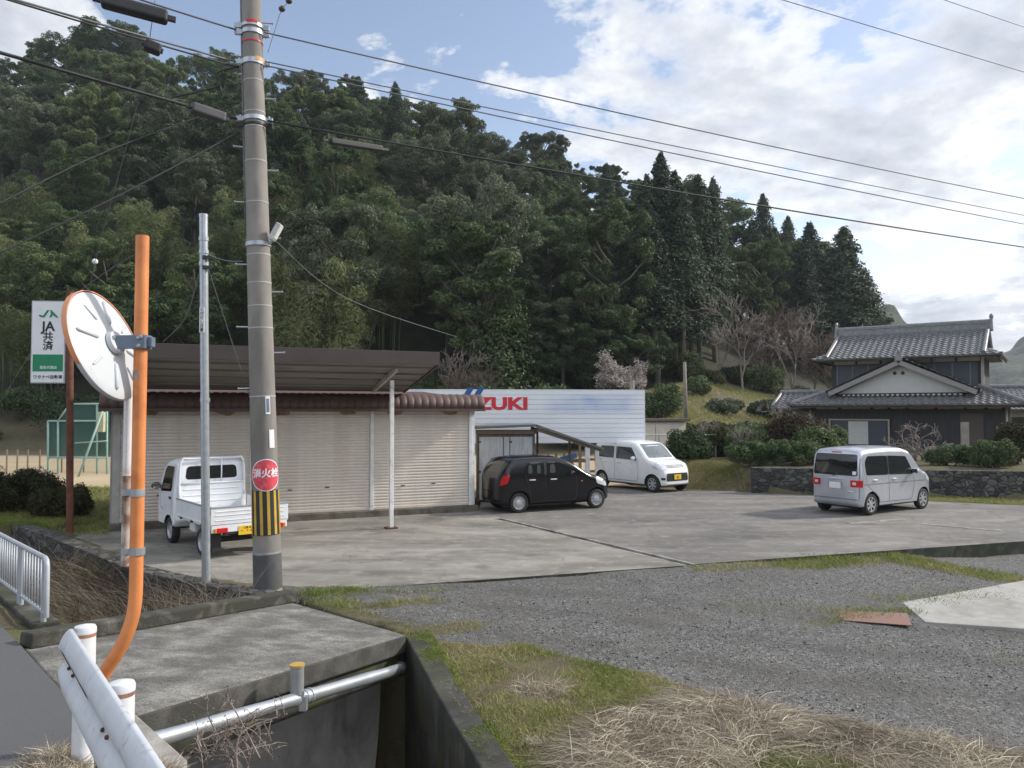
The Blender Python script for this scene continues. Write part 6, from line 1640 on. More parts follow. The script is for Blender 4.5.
def bamboo_parts(seed, h=11.0, w=4.0, n=15, per=1000):
    rg = np.random.default_rng(seed); L = []; mb = MB()
    for i in range(n):
        a = rg.random() * 2 * math.pi; r_ = w * .45 * math.sqrt(rg.random()); hh = h * rg.uniform(.72, 1.0); x, y = r_ * math.cos(a), r_ * math.sin(a)
        lx, ly = math.cos(a) * rg.uniform(.8, 2.0), math.sin(a) * rg.uniform(.8, 2.0)
        pts = [Vector((x + lx * t ** 2.2, y + ly * t ** 2.2, hh * (t - .10 * t ** 3) / .9)) for t in np.linspace(0, 1, 7)]; pts[0].z = -1
        mb.tube(pts, [.06, .058, .052, .045, .035, .025, .012], 6)
        for t in np.linspace(.42, 1.0, 6):
            k = min(5, int(t * 6)); p = pts[k].lerp(pts[k + 1], t * 6 - k) if k < 6 else pts[6]
            L.append((p.x + rg.normal() * .35, p.y + rg.normal() * .35, p.z - .25, rg.uniform(.75, 1.25) * (1.2 - .4 * t)))
    return leaf_cloud(L, per // 4, (.12, .28), rg, .6, .34, .8, .6, .3, 1.1), mb
def bare_parts(seed, h=9.0, spread=.62, depth=6, r0=.16, droop=0.0, twig=.012):
    rd_ = random.Random(seed); mb = MB()
    def grow(p, d, L, r_, k):
        pts = [p]; q = p
        for i in range(3):
            d = (d + Vector((rd_.gauss(0, .13), rd_.gauss(0, .13), rd_.gauss(.03, .1) - droop * (1 if k < depth - 1 else 0)))).normalized(); q = q + d * L / 3; pts.append(q)
        mb.tube(pts, [r_, r_ * .88, r_ * .76, r_ * .64], 5 if k > 2 else 3, False)
        if k == 0: return
        nb = rd_.choice((2, 3, 3)) if k > 1 else 3
        for i in range(nb):
            ax_ = d.orthogonal().normalized(); ax_ = Quaternion(d, rd_.random() * 6.283) @ ax_
            nd_ = (d + ax_ * rd_.uniform(.4, 1.15) * spread / .62 * .75 + Vector((0, 0, .10))).normalized()
            at_ = pts[rd_.choice((1, 2, 3, 3))]
            grow(at_, nd_, L * rd_.uniform(.62, .86), max(twig, r_ * rd_.uniform(.5, .66)), k - 1)
    for s in range(rd_.choice((1, 2, 3))):
        grow(Vector((rd_.gauss(0, .1), rd_.gauss(0, .1), -.5)), Vector((rd_.gauss(0, .18), rd_.gauss(0, .18), 1)).normalized(), h * .30, r0, depth)
    return mb

M['leaf_dark'] = leafy('dark evergreen leaves', (0.036, 0.060, 0.026), (0.083, 0.123, 0.051), (0.149, 0.194, 0.081), .18)
M['leaf_mid'] = leafy('olive evergreen leaves', (0.054, 0.077, 0.032), (0.117, 0.153, 0.063), (0.194, 0.227, 0.099), .22)
M['leaf_grey'] = leafy('grey green leaves', (0.054, 0.071, 0.045), (0.112, 0.134, 0.081), (0.179, 0.202, 0.127), .18)
M['leaf_cedar'] = leafy('cedar needles', (0.024, 0.040, 0.026), (0.054, 0.076, 0.045), (0.091, 0.120, 0.068), .10)
M['leaf_conifer'] = leafy('young conifer needles', (0.043, 0.065, 0.024), (0.089, 0.122, 0.049), (0.145, 0.179, 0.076), .12)
M['leaf_bamboo'] = leafy('bamboo leaves', (0.064, 0.082, 0.031), (0.141, 0.167, 0.071), (0.231, 0.256, 0.118), .30)
M['bark'] = simple('bark', (.085, .072, .06), .9, var=.3); M['bark_pale'] = simple('pale bark', (.20, .18, .155), .9, var=.25); M['culm'] = simple('bamboo culm', (.10, .13, .06), .6)
M['twig'] = simple('grey twigs', (.21, .18, .16), .9, var=.25); M['twig_dark'] = simple('brown twigs', (.115, .085, .07), .9, var=.25)

def make_tree(name, crown, trunk_mb, leafmat, barkmat, label, cat='tree', group=None):
    r_ = thing(name, label, cat, (0, 0, -500), 0, group)
    trunk_mb.build('trunk', barkmat, r_, True)
    if crown is not None:
        me = np_mesh('crown', crown[0], crown[1], leafmat, False); link(bpy.data.objects.new('crown', me), r_)
    return r_
protos = {}
G1 = ('dense evergreen tree, one of many rounded crowns covering the hillside forest', 'tree', 'rounded evergreen trees covering the hillside')
protos['broad'] = [make_tree('evergreen_tree', *broadleaf_parts(s, h, w), M[mt], M['bark'], *G1) for s, h, w, mt in
                   ((1, 12, 4.3, 'leaf_dark'), (2, 13, 3.6, 'leaf_mid'), (3, 10, 4.8, 'leaf_dark'), (4, 15, 4.0, 'leaf_grey'), (5, 12, 3.4, 'leaf_mid'), (6, 9, 4.4, 'leaf_dark'), (7, 13, 4.6, 'leaf_grey'), (8, 14, 3.3, 'leaf_dark'))]
G2 = ('dark narrow cedar, one of the cedar stand on the hillside forest', 'tree', 'cedars of the hillside stand')
protos['cedar'] = [make_tree('cedar_tree', *cedar_parts(s, h, w, bs), M['leaf_cedar'], M['bark_pale'], *G2) for s, h, w, bs in ((11, 18, 3.3, .36), (12, 17, 3.6, .30), (13, 19, 3.1, .44), (14, 16, 3.8, .24))]
G3 = ('feathery yellow green bamboo clump at the forest foot on the left', 'bamboo', 'bamboo clumps at the forest foot')
protos['bamboo'] = [make_tree('bamboo_clump', *bamboo_parts(s, h, w), M['leaf_bamboo'], M['culm'], *G3) for s, h, w in ((21, 11, 4.2), (22, 12, 4.6), (23, 10, 4.0))]
G4 = ('leafless grey tree standing among the evergreens of the hillside', 'tree', 'leafless trees on the hillside')
protos['bare'] = [make_tree('bare_tree', None, bare_parts(s, h, .62, 6, .13, 0, .026), None, M[mt], *G4) for s, h, mt in ((31, 10, 'twig'), (32, 9, 'twig'), (33, 8, 'twig_dark'))]
used = set(); KIND = dict(broad=G1, cedar=G2, bamboo=G3, bare=G4)
def plant(kind, k, x, y, sc=1.0, rz=0.0, label=None, z=None, sxy=1.0):
    src = protos[kind][k % len(protos[kind])]
    if src.name not in used: used.add(src.name); o = src
    else: o = copy_tree(src)
    o.location = (x, y, (tz(x, y) if z is None else z) - .2); o.rotation_euler = (0, 0, rz); o.scale = (sc * sxy, sc * sxy, sc)
    dl, dc, dg_ = KIND[kind]; o['label'] = dl; o['group'] = dg_
    if label: o['label'] = label; del o['group']
    return o
def on_hill(px, D): return ((px - 512) / F * D, D)

# ---- notable trees one can single out
x, y = on_hill(846, 83); plant('cedar', 3, x, y, 1.10, .4, 'tallest broad dark cedar against the sky above the house roof', sxy=1.45)
x, y = on_hill(812, 86); plant('cedar', 1, x, y, .93, 1.4, 'dark cedar just left of the tallest cedar at the skyline', sxy=1.15)
x, y = on_hill(765, 98); plant('cedar', 0, x, y, 1.02, 2.2, 'slender spire of a cedar standing alone above the skyline')
x, y = on_hill(866, 86); plant('cedar', 2, x, y, .78, .9, 'lower dark cedar on the right flank of the tallest cedar', sxy=1.4)
x, y = on_hill(790, 92); plant('cedar', 2, x, y, .84, 3.1, 'dark cedar on the skyline between the spire and the tallest cedar', sxy=1.1)
cp, cm = cedar_parts(41, 12.5, 4.0, .06, 150, 60, .2)
o = make_tree('conifer_tree', cp, cm, M['leaf_conifer'], M['bark'], 'broad green conifer rising behind the left end of the white billboard'); x, y = on_hill(503, 57.5); o.location = (x, y, tz(x, y) - .3)
x, y = on_hill(338, 56); plant('bamboo', 1, x, y, .98, .3, 'large bright bamboo clump right of the utility pole above the carport roof')
x, y = on_hill(312, 58); plant('bamboo', 0, x, y, 1.05, 2.0, 'tall bamboo clump just behind and left of the brightest bamboo')
# blossoming plum
pb_ = bare_parts(51, 5.2, .75, 5, .12, 0, .016)
V_b = np.array([p for p in pb_.v]); sel = np.random.default_rng(3).choice(len(V_b), 5200); tips = V_b[sel][V_b[sel][:, 2] > 1.6]
lob = np.concatenate([tips, np.full((len(tips), 1), .20)], 1); cr = leaf_cloud(lob, 3, (.04, .075), np.random.default_rng(5), .9, .8)
o = make_tree('plum_tree', cr, pb_, simple('pale plum blossom', (.36, .32, .295), .8, var=.3, scale=3), M['twig_dark'], 'pale pink blossoming plum tree above the right end of the billboard')
x, y = on_hill(632, 52); o.location = (x, y, tz(x, y) - .2); o.scale = (1.35, 1.35, 1.25)
o2 = copy_tree(o); o2['label'] = 'smaller pale blossoming tree on the terrace left of the tiled house'; x, y = on_hill(776, 52); o2.location = (x, y, tz(x, y) - .4); o2.scale = (.62, .62, .55); o2.rotation_euler.z = 2
rgp = np.random.default_rng(77)
labs = ['grey leafless tree at forest edge, left of the bare tree group', 'wide leafless tree with pale trunk at the forest edge below cedars', 'tall leafless tree in the middle of the bare group', 'leafless brownish tree leaning right among the bare group', 'leafless tree right below the skyline spire cedar', 'leafless tree in front of the tallest cedar', 'low leafless tree beside the upper roof of the house']
for i, (px, D, sc) in enumerate(((718, 64, .72), (741, 61, .88), (768, 65, .98), (792, 62, .92), (815, 66, 1.0), (842, 64, .92), (862, 60, .66))):
    x, y = on_hill(px, D); plant('bare', i, x, y, sc, i * 1.3, labs[i])
x, y = on_hill(447, 55); plant('bare', 0, x, y, .78, .5, 'tangled leafless tree right behind the carport roof corner')
x, y = on_hill(478, 54); plant('bare', 2, x, y, .62, 1.5, 'small leafless tree in front of the broad conifer')
# ---- the forest in rows up the hill
Y = 58.0; nrow = 0; cntf = 0
while Y < 150:
    step = 4.9 + (Y - 58) * .018; X = -80.0 + (nrow % 2) * 2.5
    while X < 80:
        x = X + rgp.normal() * 1.1; y = Y + rgp.normal() * 1.3; u = x / y * F + 512; X += step * rgp.uniform(.82, 1.2)
        if u < -45 or u > 880: continue
        Df, Dr, zf, zr = [float(q) for q in hill_params(u)]
        t = (y - Df) / (Dr - Df)
        if t < -.02 or t > 1.03: continue
        a = rgp.random(); hr = rgp.random()
        if u < 400 and t < .27: kind = 'bamboo' if a < (.42 if u < 250 else .36) else 'broad'
        elif 90 < u < 275 and t > .62 and a < .45: kind = 'bare'
        elif u < 620: kind = 'cedar' if (a < .08 + .14 * (u > 540)) else 'broad'
        elif 700 < u < 880 and t < .12: kind = 'bare' if a < .5 else 'broad'
        elif u < 690: kind = 'cedar' if a < .62 else 'broad'
        else: kind = 'cedar' if a < .88 else 'broad'
        if kind == 'broad' and t < .16 and 500 < u < 640 and a < .5: kind = 'broad'
        sc = {'broad': rgp.choice([.52, .62, .72, .82, .92, 1.05]) * rgp.uniform(.92, 1.08), 'cedar': rgp.uniform(.55, .95), 'bamboo': rgp.uniform(.7, .98), 'bare': rgp.uniform(.7, .95)}[kind]
        if t > .8: sc = min(sc, .78) * (.9 if kind == 'broad' else .82)
        if u > 700 and t < .12: sc *= .55
        # no crown rises above the photographed skyline
        hh = {'cedar': 19, 'broad': 15, 'bamboo': 12, 'bare': 10}[kind]; z0 = tz(x, y)
        lim = np.interp(u, [-100, 0, 60, 100, 170, 250, 345, 400, 440, 500, 560, 620, 680, 740, 820, 880], [70, 62, 32, 24, 56, 42, 48, 78, 90, 110, 133, 151, 188, 220, 236, 300]) + rgp.uniform(-2, 10)
        sc = min(sc, (CZ + (411 - lim) / F * y - z0) / hh)
        if sc < .32: continue
        o_ = plant(kind, int(rgp.integers(0, 8)), x, y, sc, rgp.random() * 6.28, sxy=rgp.uniform(.85, 1.25) if kind != 'cedar' else rgp.uniform(.95, 1.5)); o_.rotation_euler.x = rgp.normal() * .045; o_.rotation_euler.y = rgp.normal() * .045; cntf += 1
    Y += step * .98; nrow += 1
print('forest trees', cntf)
def plant_top(kind, k, px, D, ytop, label=None, sxy=1.0):
    hgt = {'cedar': (18, 17, 19, 16), 'broad': (12, 13, 10, 15, 12, 9, 13, 14)}[kind]; x, y = on_hill(px, D); z0 = tz(x, y)
    plant(kind, k, x, y, max(.3, (CZ + (411 - ytop) / F * D - z0) / hgt[k % len(hgt)]), px, label, None, sxy)
# the shoulder of the hill falls in one slope to the right
for i, (px, D, yt) in enumerate(((640, 112, 168), (655, 108, 176), (668, 110, 184), (681, 106, 190), (693, 104, 199), (704, 105, 204), (716, 102, 212), (728, 100, 216), (739, 101, 222), (752, 98, 224), (776, 98, 226), (786, 95, 232), (822, 90, 240), (832, 88, 246), (700, 92, 226), (722, 90, 238), (742, 88, 246), (758, 90, 252), (712, 84, 262), (734, 82, 272), (756, 82, 276), (778, 84, 280), (806, 80, 284))):
    kd = 'cedar' if (i % 3 == 0 if px < 735 else i % 4) else 'broad'; plant_top(kd, i, px, D, yt + (8 if kd == 'cedar' and px < 735 else 0), sxy=1.6 if kd == 'cedar' else 1.1)
# the crest at the upper left
for i, (px, D, yt) in enumerate(((14, 138, 58), (36, 140, 48), (56, 141, 40), (72, 142, 31), (88, 142, 24), (101, 141, 23), (116, 140, 34), (132, 139, 46), (150, 138, 54), (168, 137, 60), (205, 136, 54), (230, 136, 46), (48, 136, 62), (80, 136, 48), (108, 136, 52))):
    plant_top('broad', i, px, D, yt, sxy=1.15)
for i in range(12):
    px = 532 + i * 10; x, y = on_hill(px, 59.5 + (i * 5 % 7)); o_ = plant('broad', i, x, y, .40 + .05 * (i % 4), i * 1.7, sxy=1.3)
    o_['label'] = 'low bushy evergreen at the forest foot behind the right half of the billboard'; o_['group'] = 'low evergreens behind the billboard'
# pale trunks of the cedar stand's edge
for i, (px, D, sc) in enumerate(((648, 65, .92), (662, 66, .98), (676, 67.5, .95), (684, 65, .88), (700, 69, .95), (715, 71, .9))):
    x, y = on_hill(px, D); o = plant('cedar', 2 if i % 2 else 0, x, y, sc, i)

# ---- shrubs
def bush(name, px, py, D, w, hgt, label, mat='leaf_dark', seed=1, per=170, size=(.05, .12), flat=False, group=None, n=None, z=None, depth=None):
    rg = np.random.default_rng(seed); c = at(px, py, D); z0 = tz(c.x, D) if z is None else z
    n = n or 16; L = []; dp = depth or w * .7
    for i in range(n):
        if flat: L.append((rg.uniform(-.5, .5) * (w - .3), rg.uniform(-.5, .5) * max(.1, dp - .3), rg.uniform(.2, hgt - .14), .22))
        else:
            a = rg.random() * 6.28; t = rg.random() ** .5 * .72; zz = hgt * rg.uniform(.25, .78) * (1 - .45 * t ** 2)
            L.append((math.cos(a) * t * w / 2, math.sin(a) * t * dp / 2, zz, rg.uniform(.17, .28) * min(w, hgt * 1.3)))
    S_ = list(L)
    for x_, y_, z_, r_ in L:
        for k in range(4):
            d_ = rg.normal(size=3); d_ /= np.linalg.norm(d_); S_.append((x_ + d_[0] * r_ * .8, y_ + d_[1] * r_ * .8, z_ + abs(d_[2]) * r_ * .8, r_ * rg.uniform(.3, .6)))
    V_, Q_ = leaf_cloud(S_, int(per * .55), (size[0] * .75, size[1] * .75), rg, .75, .6, .0, .35, .3)
    V_[:, 2] = np.maximum(V_[:, 2], -.05)
    root = thing(name, label, 'shrub' if 'hedge' not in name else 'hedge', (c.x, D, z0), 0, group)
    mb = MB()
    for i in range(min(n, 9)): mb.tube([(L[i][0] * .2, L[i][1] * .2, -.1), (L[i][0] * .6, L[i][1] * .6, L[i][2] * .5), L[i][:3]], [.03, .022, .012], 5)
    mb.build('stems', M['twig_dark'], root, True)
    link(bpy.data.objects.new('foliage', np_mesh('foliage', V_, Q_, M[mat])), root); return root
M['leaf_red'] = leafy('reddish shrub leaves', (.030, .022, .014), (.062, .046, .026), (.105, .072, .040), .15)
M['leaf_azalea'] = leafy('clipped azalea leaves', (.018, .022, .010), (.045, .046, .020), (.085, .072, .034), .15)
M['leaf_olive'] = leafy('olive shrub leaves', (.040, .045, .018), (.085, .088, .034), (.14, .13, .055), .2)
bush('azalea_bush', 18, 510, 20.0, 2.6, 1.15, 'large clipped brown green azalea bush at the left picture edge', 'leaf_azalea', 61, 330, (.03, .07), n=34)
bush('azalea_bush', 62, 513, 18.8, 1.75, .85, 'smaller clipped dark azalea bush beside the rusty sign post', 'leaf_azalea', 62, 330, (.03, .07), n=26)
bush('azalea_bush', -25, 522, 18.4, 2.0, 1.1, 'clipped azalea bush cut off by the left picture edge', 'leaf_azalea', 63, 330, (.03, .07), n=24)
bush('garden_shrub', 690, 468, 29.2, 1.9, 1.35, 'dark green shrub on the bank behind the white wagon', 'leaf_dark', 64, 260, n=22, z=.55)
bush('garden_shrub', 722, 462, 31.0, 2.6, 1.15, 'olive bramble shrub right of the dark shrub on the grassy bank', 'leaf_olive', 65, 220, n=22)
bush('garden_shrub', 757, 462, 29.5, 2.2, 1.35, 'dark rounded shrub in the middle of the garden wall planting', 'leaf_dark', 66, 260, n=24)
bush('garden_shrub', 790, 466, 29.0, 2.4, 1.75, 'tall reddish brown shrub left of the tiled house', 'leaf_red', 67, 240, n=24)
bush('garden_shrub', 818, 468, 28.0, 1.7, 1.5, 'dark shrub close against the left corner of the house', 'leaf_dark', 68, 240, n=20)
bush('clipped_hedge', 775, 470, 27.0, 3.6, .85, 'flat topped dark hedge above the left part of the garden wall', 'leaf_dark', 69, 260, (.04, .08), True, n=60, depth=.9)
bush('clipped_hedge', 950, 470, 26.2, 1.5, .62, 'low clipped hedge before the plank row', 'leaf_dark', 70, 260, (.035, .07), True, n=40, depth=.8)
bush('clipped_hedge', 993, 471, 25.6, 1.5, .85, 'square clipped hedge on the garden wall below the house corner', 'leaf_conifer', 71, 300, (.035, .07), True, n=46, depth=.9)
bush('garden_shrub', 1016, 468, 27.0, 1.5, 1.5, 'rounded garden tree at the right picture edge beside the hedge', 'leaf_azalea', 72, 260, n=20)
bush('garden_shrub', 838, 462, 31.0, 1.0, 1.5, 'thin green garden plant before the house window', 'leaf_mid', 73, 90, n=10)
bush('terrace_shrub', 656, 400, 48, 3.0, 2.2, 'dark shrub on the terrace above the cream shed', 'leaf_dark', 74, 200, (.09, .2))
bush('terrace_shrub', 722, 402, 50, 3.4, .9, 'low spreading shrub on the yellow terrace slope', 'leaf_grey', 75, 200, (.09, .2))
bush('terrace_shrub', 697, 396, 54, 2.0, 1.3, 'rounded dark shrub beside the wooden pole on the terrace', 'leaf_dark', 76, 200, (.09, .2))
bush('terrace_shrub', 765, 400, 52, 2.6, 1.2, 'dark shrub on the terrace left of the house annex', 'leaf_dark', 77, 200, (.09, .2))
bush('terrace_shrub', 575, 396, 50, 5.0, 2.8, 'bushy dark shrub behind the middle of the billboard', 'leaf_dark', 78, 230, (.09, .2), n=24)
bush('terrace_shrub', 700, 425, 40, 4.6, 1.0, 'low olive scrub on the terrace behind the cream shed', 'leaf_olive', 79, 200, (.07, .16))
bush('terrace_shrub', 750, 425, 42, 4.0, 1.1, 'low grey green scrub on the terrace above the garden', 'leaf_grey', 80, 200, (.07, .16))
for i in range(10):
    px = 632 + i * 19 + (i % 3) * 4; D = 59 + (i * 7 % 9)
    bush('forest_edge_shrub', px, 385, D, 2.6 + (i % 3), 1.1 + (i % 4) * .4, 'low olive undergrowth shrub along the forest edge above the terraces', ('leaf_olive', 'leaf_grey', 'leaf_olive', 'leaf_mid')[i % 4], 90 + i, 150, (.10, .24), group='undergrowth along the forest edge')
for i in range(15):
    px = -20 + i * 44; D = 54 + (i * 5 % 9)
    bush('forest_edge_shrub', px, 400, D, 3.6 + (i % 3), 2.0 + (i % 3) * .6, 'dark undergrowth shrub along the forest foot behind the field', 'leaf_dark', 120 + i, 150, (.10, .24), group='undergrowth along the forest foot')
# twiggy leafless shrubs among the garden planting
for i, (px, D, sc, lab) in enumerate(((736, 28.6, .22, 'leafless twiggy shrub at the left end of the garden planting'), (773, 30.0, .28, 'leafless twiggy shrub behind the flat topped hedge'), (806, 28.4, .24, 'leafless twiggy shrub between the reddish shrub and the house corner'), (702, 31.5, .24, 'leafless twiggy shrub on the grassy bank above the wagon'))):
    x, y = on_hill(px, D); plant('bare', i, x, y, sc, i * 2.0, lab)
# weeping bare garden tree
o = make_tree('weeping_tree', None, bare_parts(131, 2.6, 1.1, 5, .08, .10, .012), None, M['twig'], 'small gnarled leafless garden tree before the dark house wall'); c = at(920, 468, 28.6); o.location = (c.x, c.y, tz(c.x, c.y) - .1)
# wooden pole on the terrace
c = at(686, 408, 46); t_ = at(684.5, 362, 46); mb = MB(); mb.tube([(c.x, c.y, tz(c.x, c.y) - .5), t_], [.13, .10], 10); tag(mb.build('wooden_pole', M['bark_pale'], smooth=True), 'weathered wooden pole standing on the terrace left of the house', 'pole')

# ------------------------------------------------------------------ far mountains
def mountain(name, prof, D0, D1, mat, seed, bumps):
    us = np.arange(prof[0][0], prof[-1][0], 2.0); nt_ = 46; V_ = []; 
    yr = np.interp(us, [p[0] for p in prof], [p[1] for p in prof])
    for j in range(nt_):
        t = j / (nt_ - 1); Dj = D0 + (D1 - D0) * t; x = (us - 512) / F * Dj
        zt = np.maximum(2.7 + (411 - yr) / F * D1 - bumps, 0)
        z = zt * t ** .9 + (vnoise(x, np.full_like(x, Dj), 1 / (bumps * 1.3), 3) - .3) * bumps * min(1, t * 4) + (t - 1) * 1.0 * (t < .02)
        V_.append(np.stack([x, np.full_like(x, Dj), z], 1))
    n = len(us); V_ = np.concatenate(V_); ii = (np.arange(nt_ - 1)[:, None] * n + np.arange(n - 1)[None]).ravel()
    tag(link(bpy.data.objects.new(name, np_mesh(name, V_, np.stack([ii, ii + 1, ii + n + 1, ii + n], 1), mat, True))), kind='structure')
m, nt, b, out = new_mat('far forest'); v = coords(nt)
c = ramp(nt, noise(nt, v, .16, 6, .7), [(.3, (.022, .034, .020)), (.55, (.045, .058, .034)), (.75, (.085, .085, .058))]); lk(nt, c, b.inputs['Base Color']); b.inputs['Roughness'].default_value = .95
bump(nt, b, noise(nt, v, .25, 5, .7), 1.0, 3.0)
mountain('mountain', [(800, 330), (850, 300), (880, 293), (896, 294), (908, 308), (925, 320), (945, 336), (975, 362), (1010, 380), (1100, 396), (1180, 405)], 210, 330, m, 1, 9)
mountain('mountain', [(880, 380), (930, 362), (965, 350), (990, 343), (1010, 332), (1030, 322), (1070, 300), (1130, 278), (1250, 262), (1400, 300)], 380, 640, m, 2, 15)

# unseen hills added right and behind, covering bright horizon sky reflected in car windows
for nm, (xa, ya), (xb, yb), hh, sd_ in (('mountain', (150, 190), (130, -160), 62, 3), ('mountain', (130, -170), (-190, -150), 45, 4)):
    nu, nv = 70, 26; a = np.array([xa, ya], float); d = np.array([xb, yb], float) - a; nrm = np.array([-d[1], d[0]]) / np.hypot(*d); V_ = []
    if nrm @ (-(a + d / 2)) > 0: nrm = -nrm
    for j in range(nv):
        for i in range(nu):
            p = a + d * i / (nu - 1) + nrm * (j * 6.0); z = hh * min(1, j / 20) * (.75 + .5 * float(vnoise(np.array([p[0]]), np.array([p[1]]), .012, 2)[0])) + (float(vnoise(np.array([p[0]]), np.array([p[1]]), .12, 3)[0]) - .3) * 7 * min(1, j / 3)
            V_.append((p[0], p[1], z - 1))
    ii = (np.arange(nv - 1)[:, None] * nu + np.arange(nu - 1)[None]).ravel()
    tag(link(bpy.data.objects.new(nm, np_mesh(nm, V_, np.stack([ii, ii + 1, ii + nu + 1, ii + nu], 1), m, True))), kind='structure')
# ------------------------------------------------------------------ grass, straw, weeds and loose stones
def blades(P, D, rise, length, lean, width, rg, arc=None, segs=3):
    """ribbons from P: D horizontal unit direction, rise/lean vertical and sideways share of the length"""
    n = len(P); ts = np.linspace(0, 1, segs + 1); W_ = rg.normal(size=(n, 3)); W_ -= D * (W_ * D).sum(1)[:, None]; W_ /= np.linalg.norm(W_, axis=1)[:, None]
    rows = []
    for t in ts:
        c = P + D * (length * lean * t ** 1.6)[:, None]; z = length * rise * t * (1 - .28 * t)
        if arc is not None: z = z + arc * 4 * t * (1 - t)
        c = c + np.stack([0 * z, 0 * z, z], 1); w_ = (width * (1 - t ** 2 * .85) * .5)[:, None]
        rows.append(np.stack([c - W_ * w_, c + W_ * w_], 1))
    V_ = np.stack(rows, 1).reshape(n, -1, 3); k = (segs + 1) * 2
    base = (np.arange(n) * k)[:, None]; q = np.concatenate([base + np.array([2 * s, 2 * s + 1, 2 * s + 3, 2 * s + 2]) for s in range(segs)], 1).reshape(-1, 4)
    return V_.reshape(-1, 3), q, k
def blade_mat(name, stops, transl=.2, rough=.6):
    m, nt, b, out = new_mat(name); a = nt.nodes.new('ShaderNodeAttribute'); a.attribute_name = 'tone'
    c = ramp(nt, a.outputs['Fac'], stops); lk(nt, c, b.inputs['Base Color']); b.inputs['Roughness'].default_value = rough; b.inputs['Specular IOR Level'].default_value = .25
    t = nt.nodes.new('ShaderNodeBsdfTranslucent'); ms = nt.nodes.new('ShaderNodeMixShader'); lk(nt, c, t.inputs[0]); ms.inputs[0].default_value = transl
    lk(nt, b.outputs[0], ms.inputs[1]); lk(nt, t.outputs[0], ms.inputs[2]); lk(nt, ms.outputs[0], out.inputs[0]); return m
M['straw'] = blade_mat('dry straw', [(0, (.10, .080, .06)), (.35, (.26, .215, .16)), (.7, (.44, .38, .29)), (1, (.62, .56, .45))], .12)
M['grass'] = blade_mat('short grass', [(0, (.065, .105, .018)), (.4, (.140, .190, .038)), (.7, (.23, .245, .07)), (1, (.36, .32, .16))], .28)
M['weed'] = blade_mat('dead weeds', [(0, (.055, .043, .034)), (.5, (.14, .112, .085)), (.85, (.25, .205, .155)), (1, (.11, .13, .035))], .1)
def stuff(name, V_, Q_, tone, mat, label):
    me = np_mesh(name, V_, Q_, mat, False, {'tone': tone}); o = link(bpy.data.objects.new(name, me)); return tag(o, label, name.replace('_', ' '), kind='stuff')
rg = np.random.default_rng(99)
def sample(n, x0, x1, y0, y1, acc):
    x = rg.uniform(x0, x1, n); y = rg.uniform(y0, y1, n); k = rg.random(n) < acc(x, y); return x[k], y[k]
def hor(n, ang): return np.stack([np.cos(ang), np.sin(ang), np.zeros(n)], 1)
def px_of(x, y, z=0.0): return x / y * F + 512
# straw: how much lies where on the bank below the drive
def straw_amt(x, y):
    u = px_of(x, y); depth_in = in_poly(x, y, BERM).astype(float)
    v = vnoise(x, y, .9, 3); edge = np.interp(u, [500, 560, 620, 700, 860, 1030], [4.2, 5.4, 6.9, 7.35, 7.05, 6.7])
    a = sstep(-.1, .6, edge - y + (v - .5) * 1.3)
    return depth_in * a * np.clip((v - .34) * 3.2, .05, 1)
def mound(x, y): return .06 * straw_amt(x, y) * (.4 + vnoise(x, y, 1.6, 2))
x, y = sample(230000, -.4, 6.5, 3.6, 8.0, straw_amt); keep = slice(0, 62000); x, y = x[keep], y[keep]; n = len(x)
z = terr(x, y, False) + rg.random(n) ** 1.5 * mound(x, y) + .01
ang = vnoise(x, y, .8, 3) * 11 + rg.normal(size=n) * .95 + 2.2
ln = rg.uniform(.08, .45, n); V_, Q_, k = blades(np.stack([x, y, z], 1), hor(n, ang), rg.normal(size=n) * .06 + .02, ln, np.ones(n), rg.uniform(.0026, .0062, n), rg, arc=rg.random(n) ** 2 * .07 * ln / .4, segs=4)
tone = np.clip(vnoise(x, y, 2.6, 3) * .7 + rg.random(n) ** 1.3 * .75 - .12, 0, 1); stuff('dry_grass', V_, Q_, np.repeat(tone, k), M['straw'], 'matted dry straw lying along the bank below the gravel drive')
# a few upright dead stalks
x, y = sample(9000, .2, 5.5, 4.5, 7.2, lambda a, c: straw_amt(a, c) * .05); n = len(x)
V_, Q_, k = blades(np.stack([x, y, terr(x, y, False)], 1), hor(n, rg.random(n) * 6.28), np.full(n, .8), rg.uniform(.15, .5, n), rg.uniform(.2, .7, n), rg.uniform(.004, .008, n), rg)
stuff('dry_stalks', V_, Q_, np.repeat(rg.uniform(.4, 1, n), k), M['straw'], 'scattered dead stalks standing up out of the matted straw')
# green and yellowish turf
def turf_amt(x, y):
    u = px_of(x, y); v = vnoise(x + 9, y, 1.4, 3); inb = in_poly(x, y, BERM).astype(float)
    berm = inb * np.clip(1.05 - .55 * straw_amt(x, y), 0, 1) * np.clip((v - .30) * 3.0, .05, 1)
    return np.clip(np.maximum(berm, grassy(x, y) * np.clip((v - .2) * 2.6, .1, 1)), 0, 1) * (1 - in_poly(x, y, DITCH)) * (1 - .96 * in_poly(x, y, LOT_IN))
x, y = sample(300000, -3.4, 12, 4.0, 16.5, lambda a, c: turf_amt(a, c)); x2, y2 = sample(330000, -.9, 5.0, 4.0, 8.8, lambda a, c: turf_amt(a, c) * .42)
x, y = np.concatenate([x, x2]), np.concatenate([y, y2]); n = len(x)
z = terr(x, y, False) - .005; ln = rg.uniform(.025, .085, n) * np.interp(y, [5, 9, 11, 16], [1, 1.0, 1.5, 1.9]) * (.6 + .8 * vnoise(x, y, 2.2, 2))
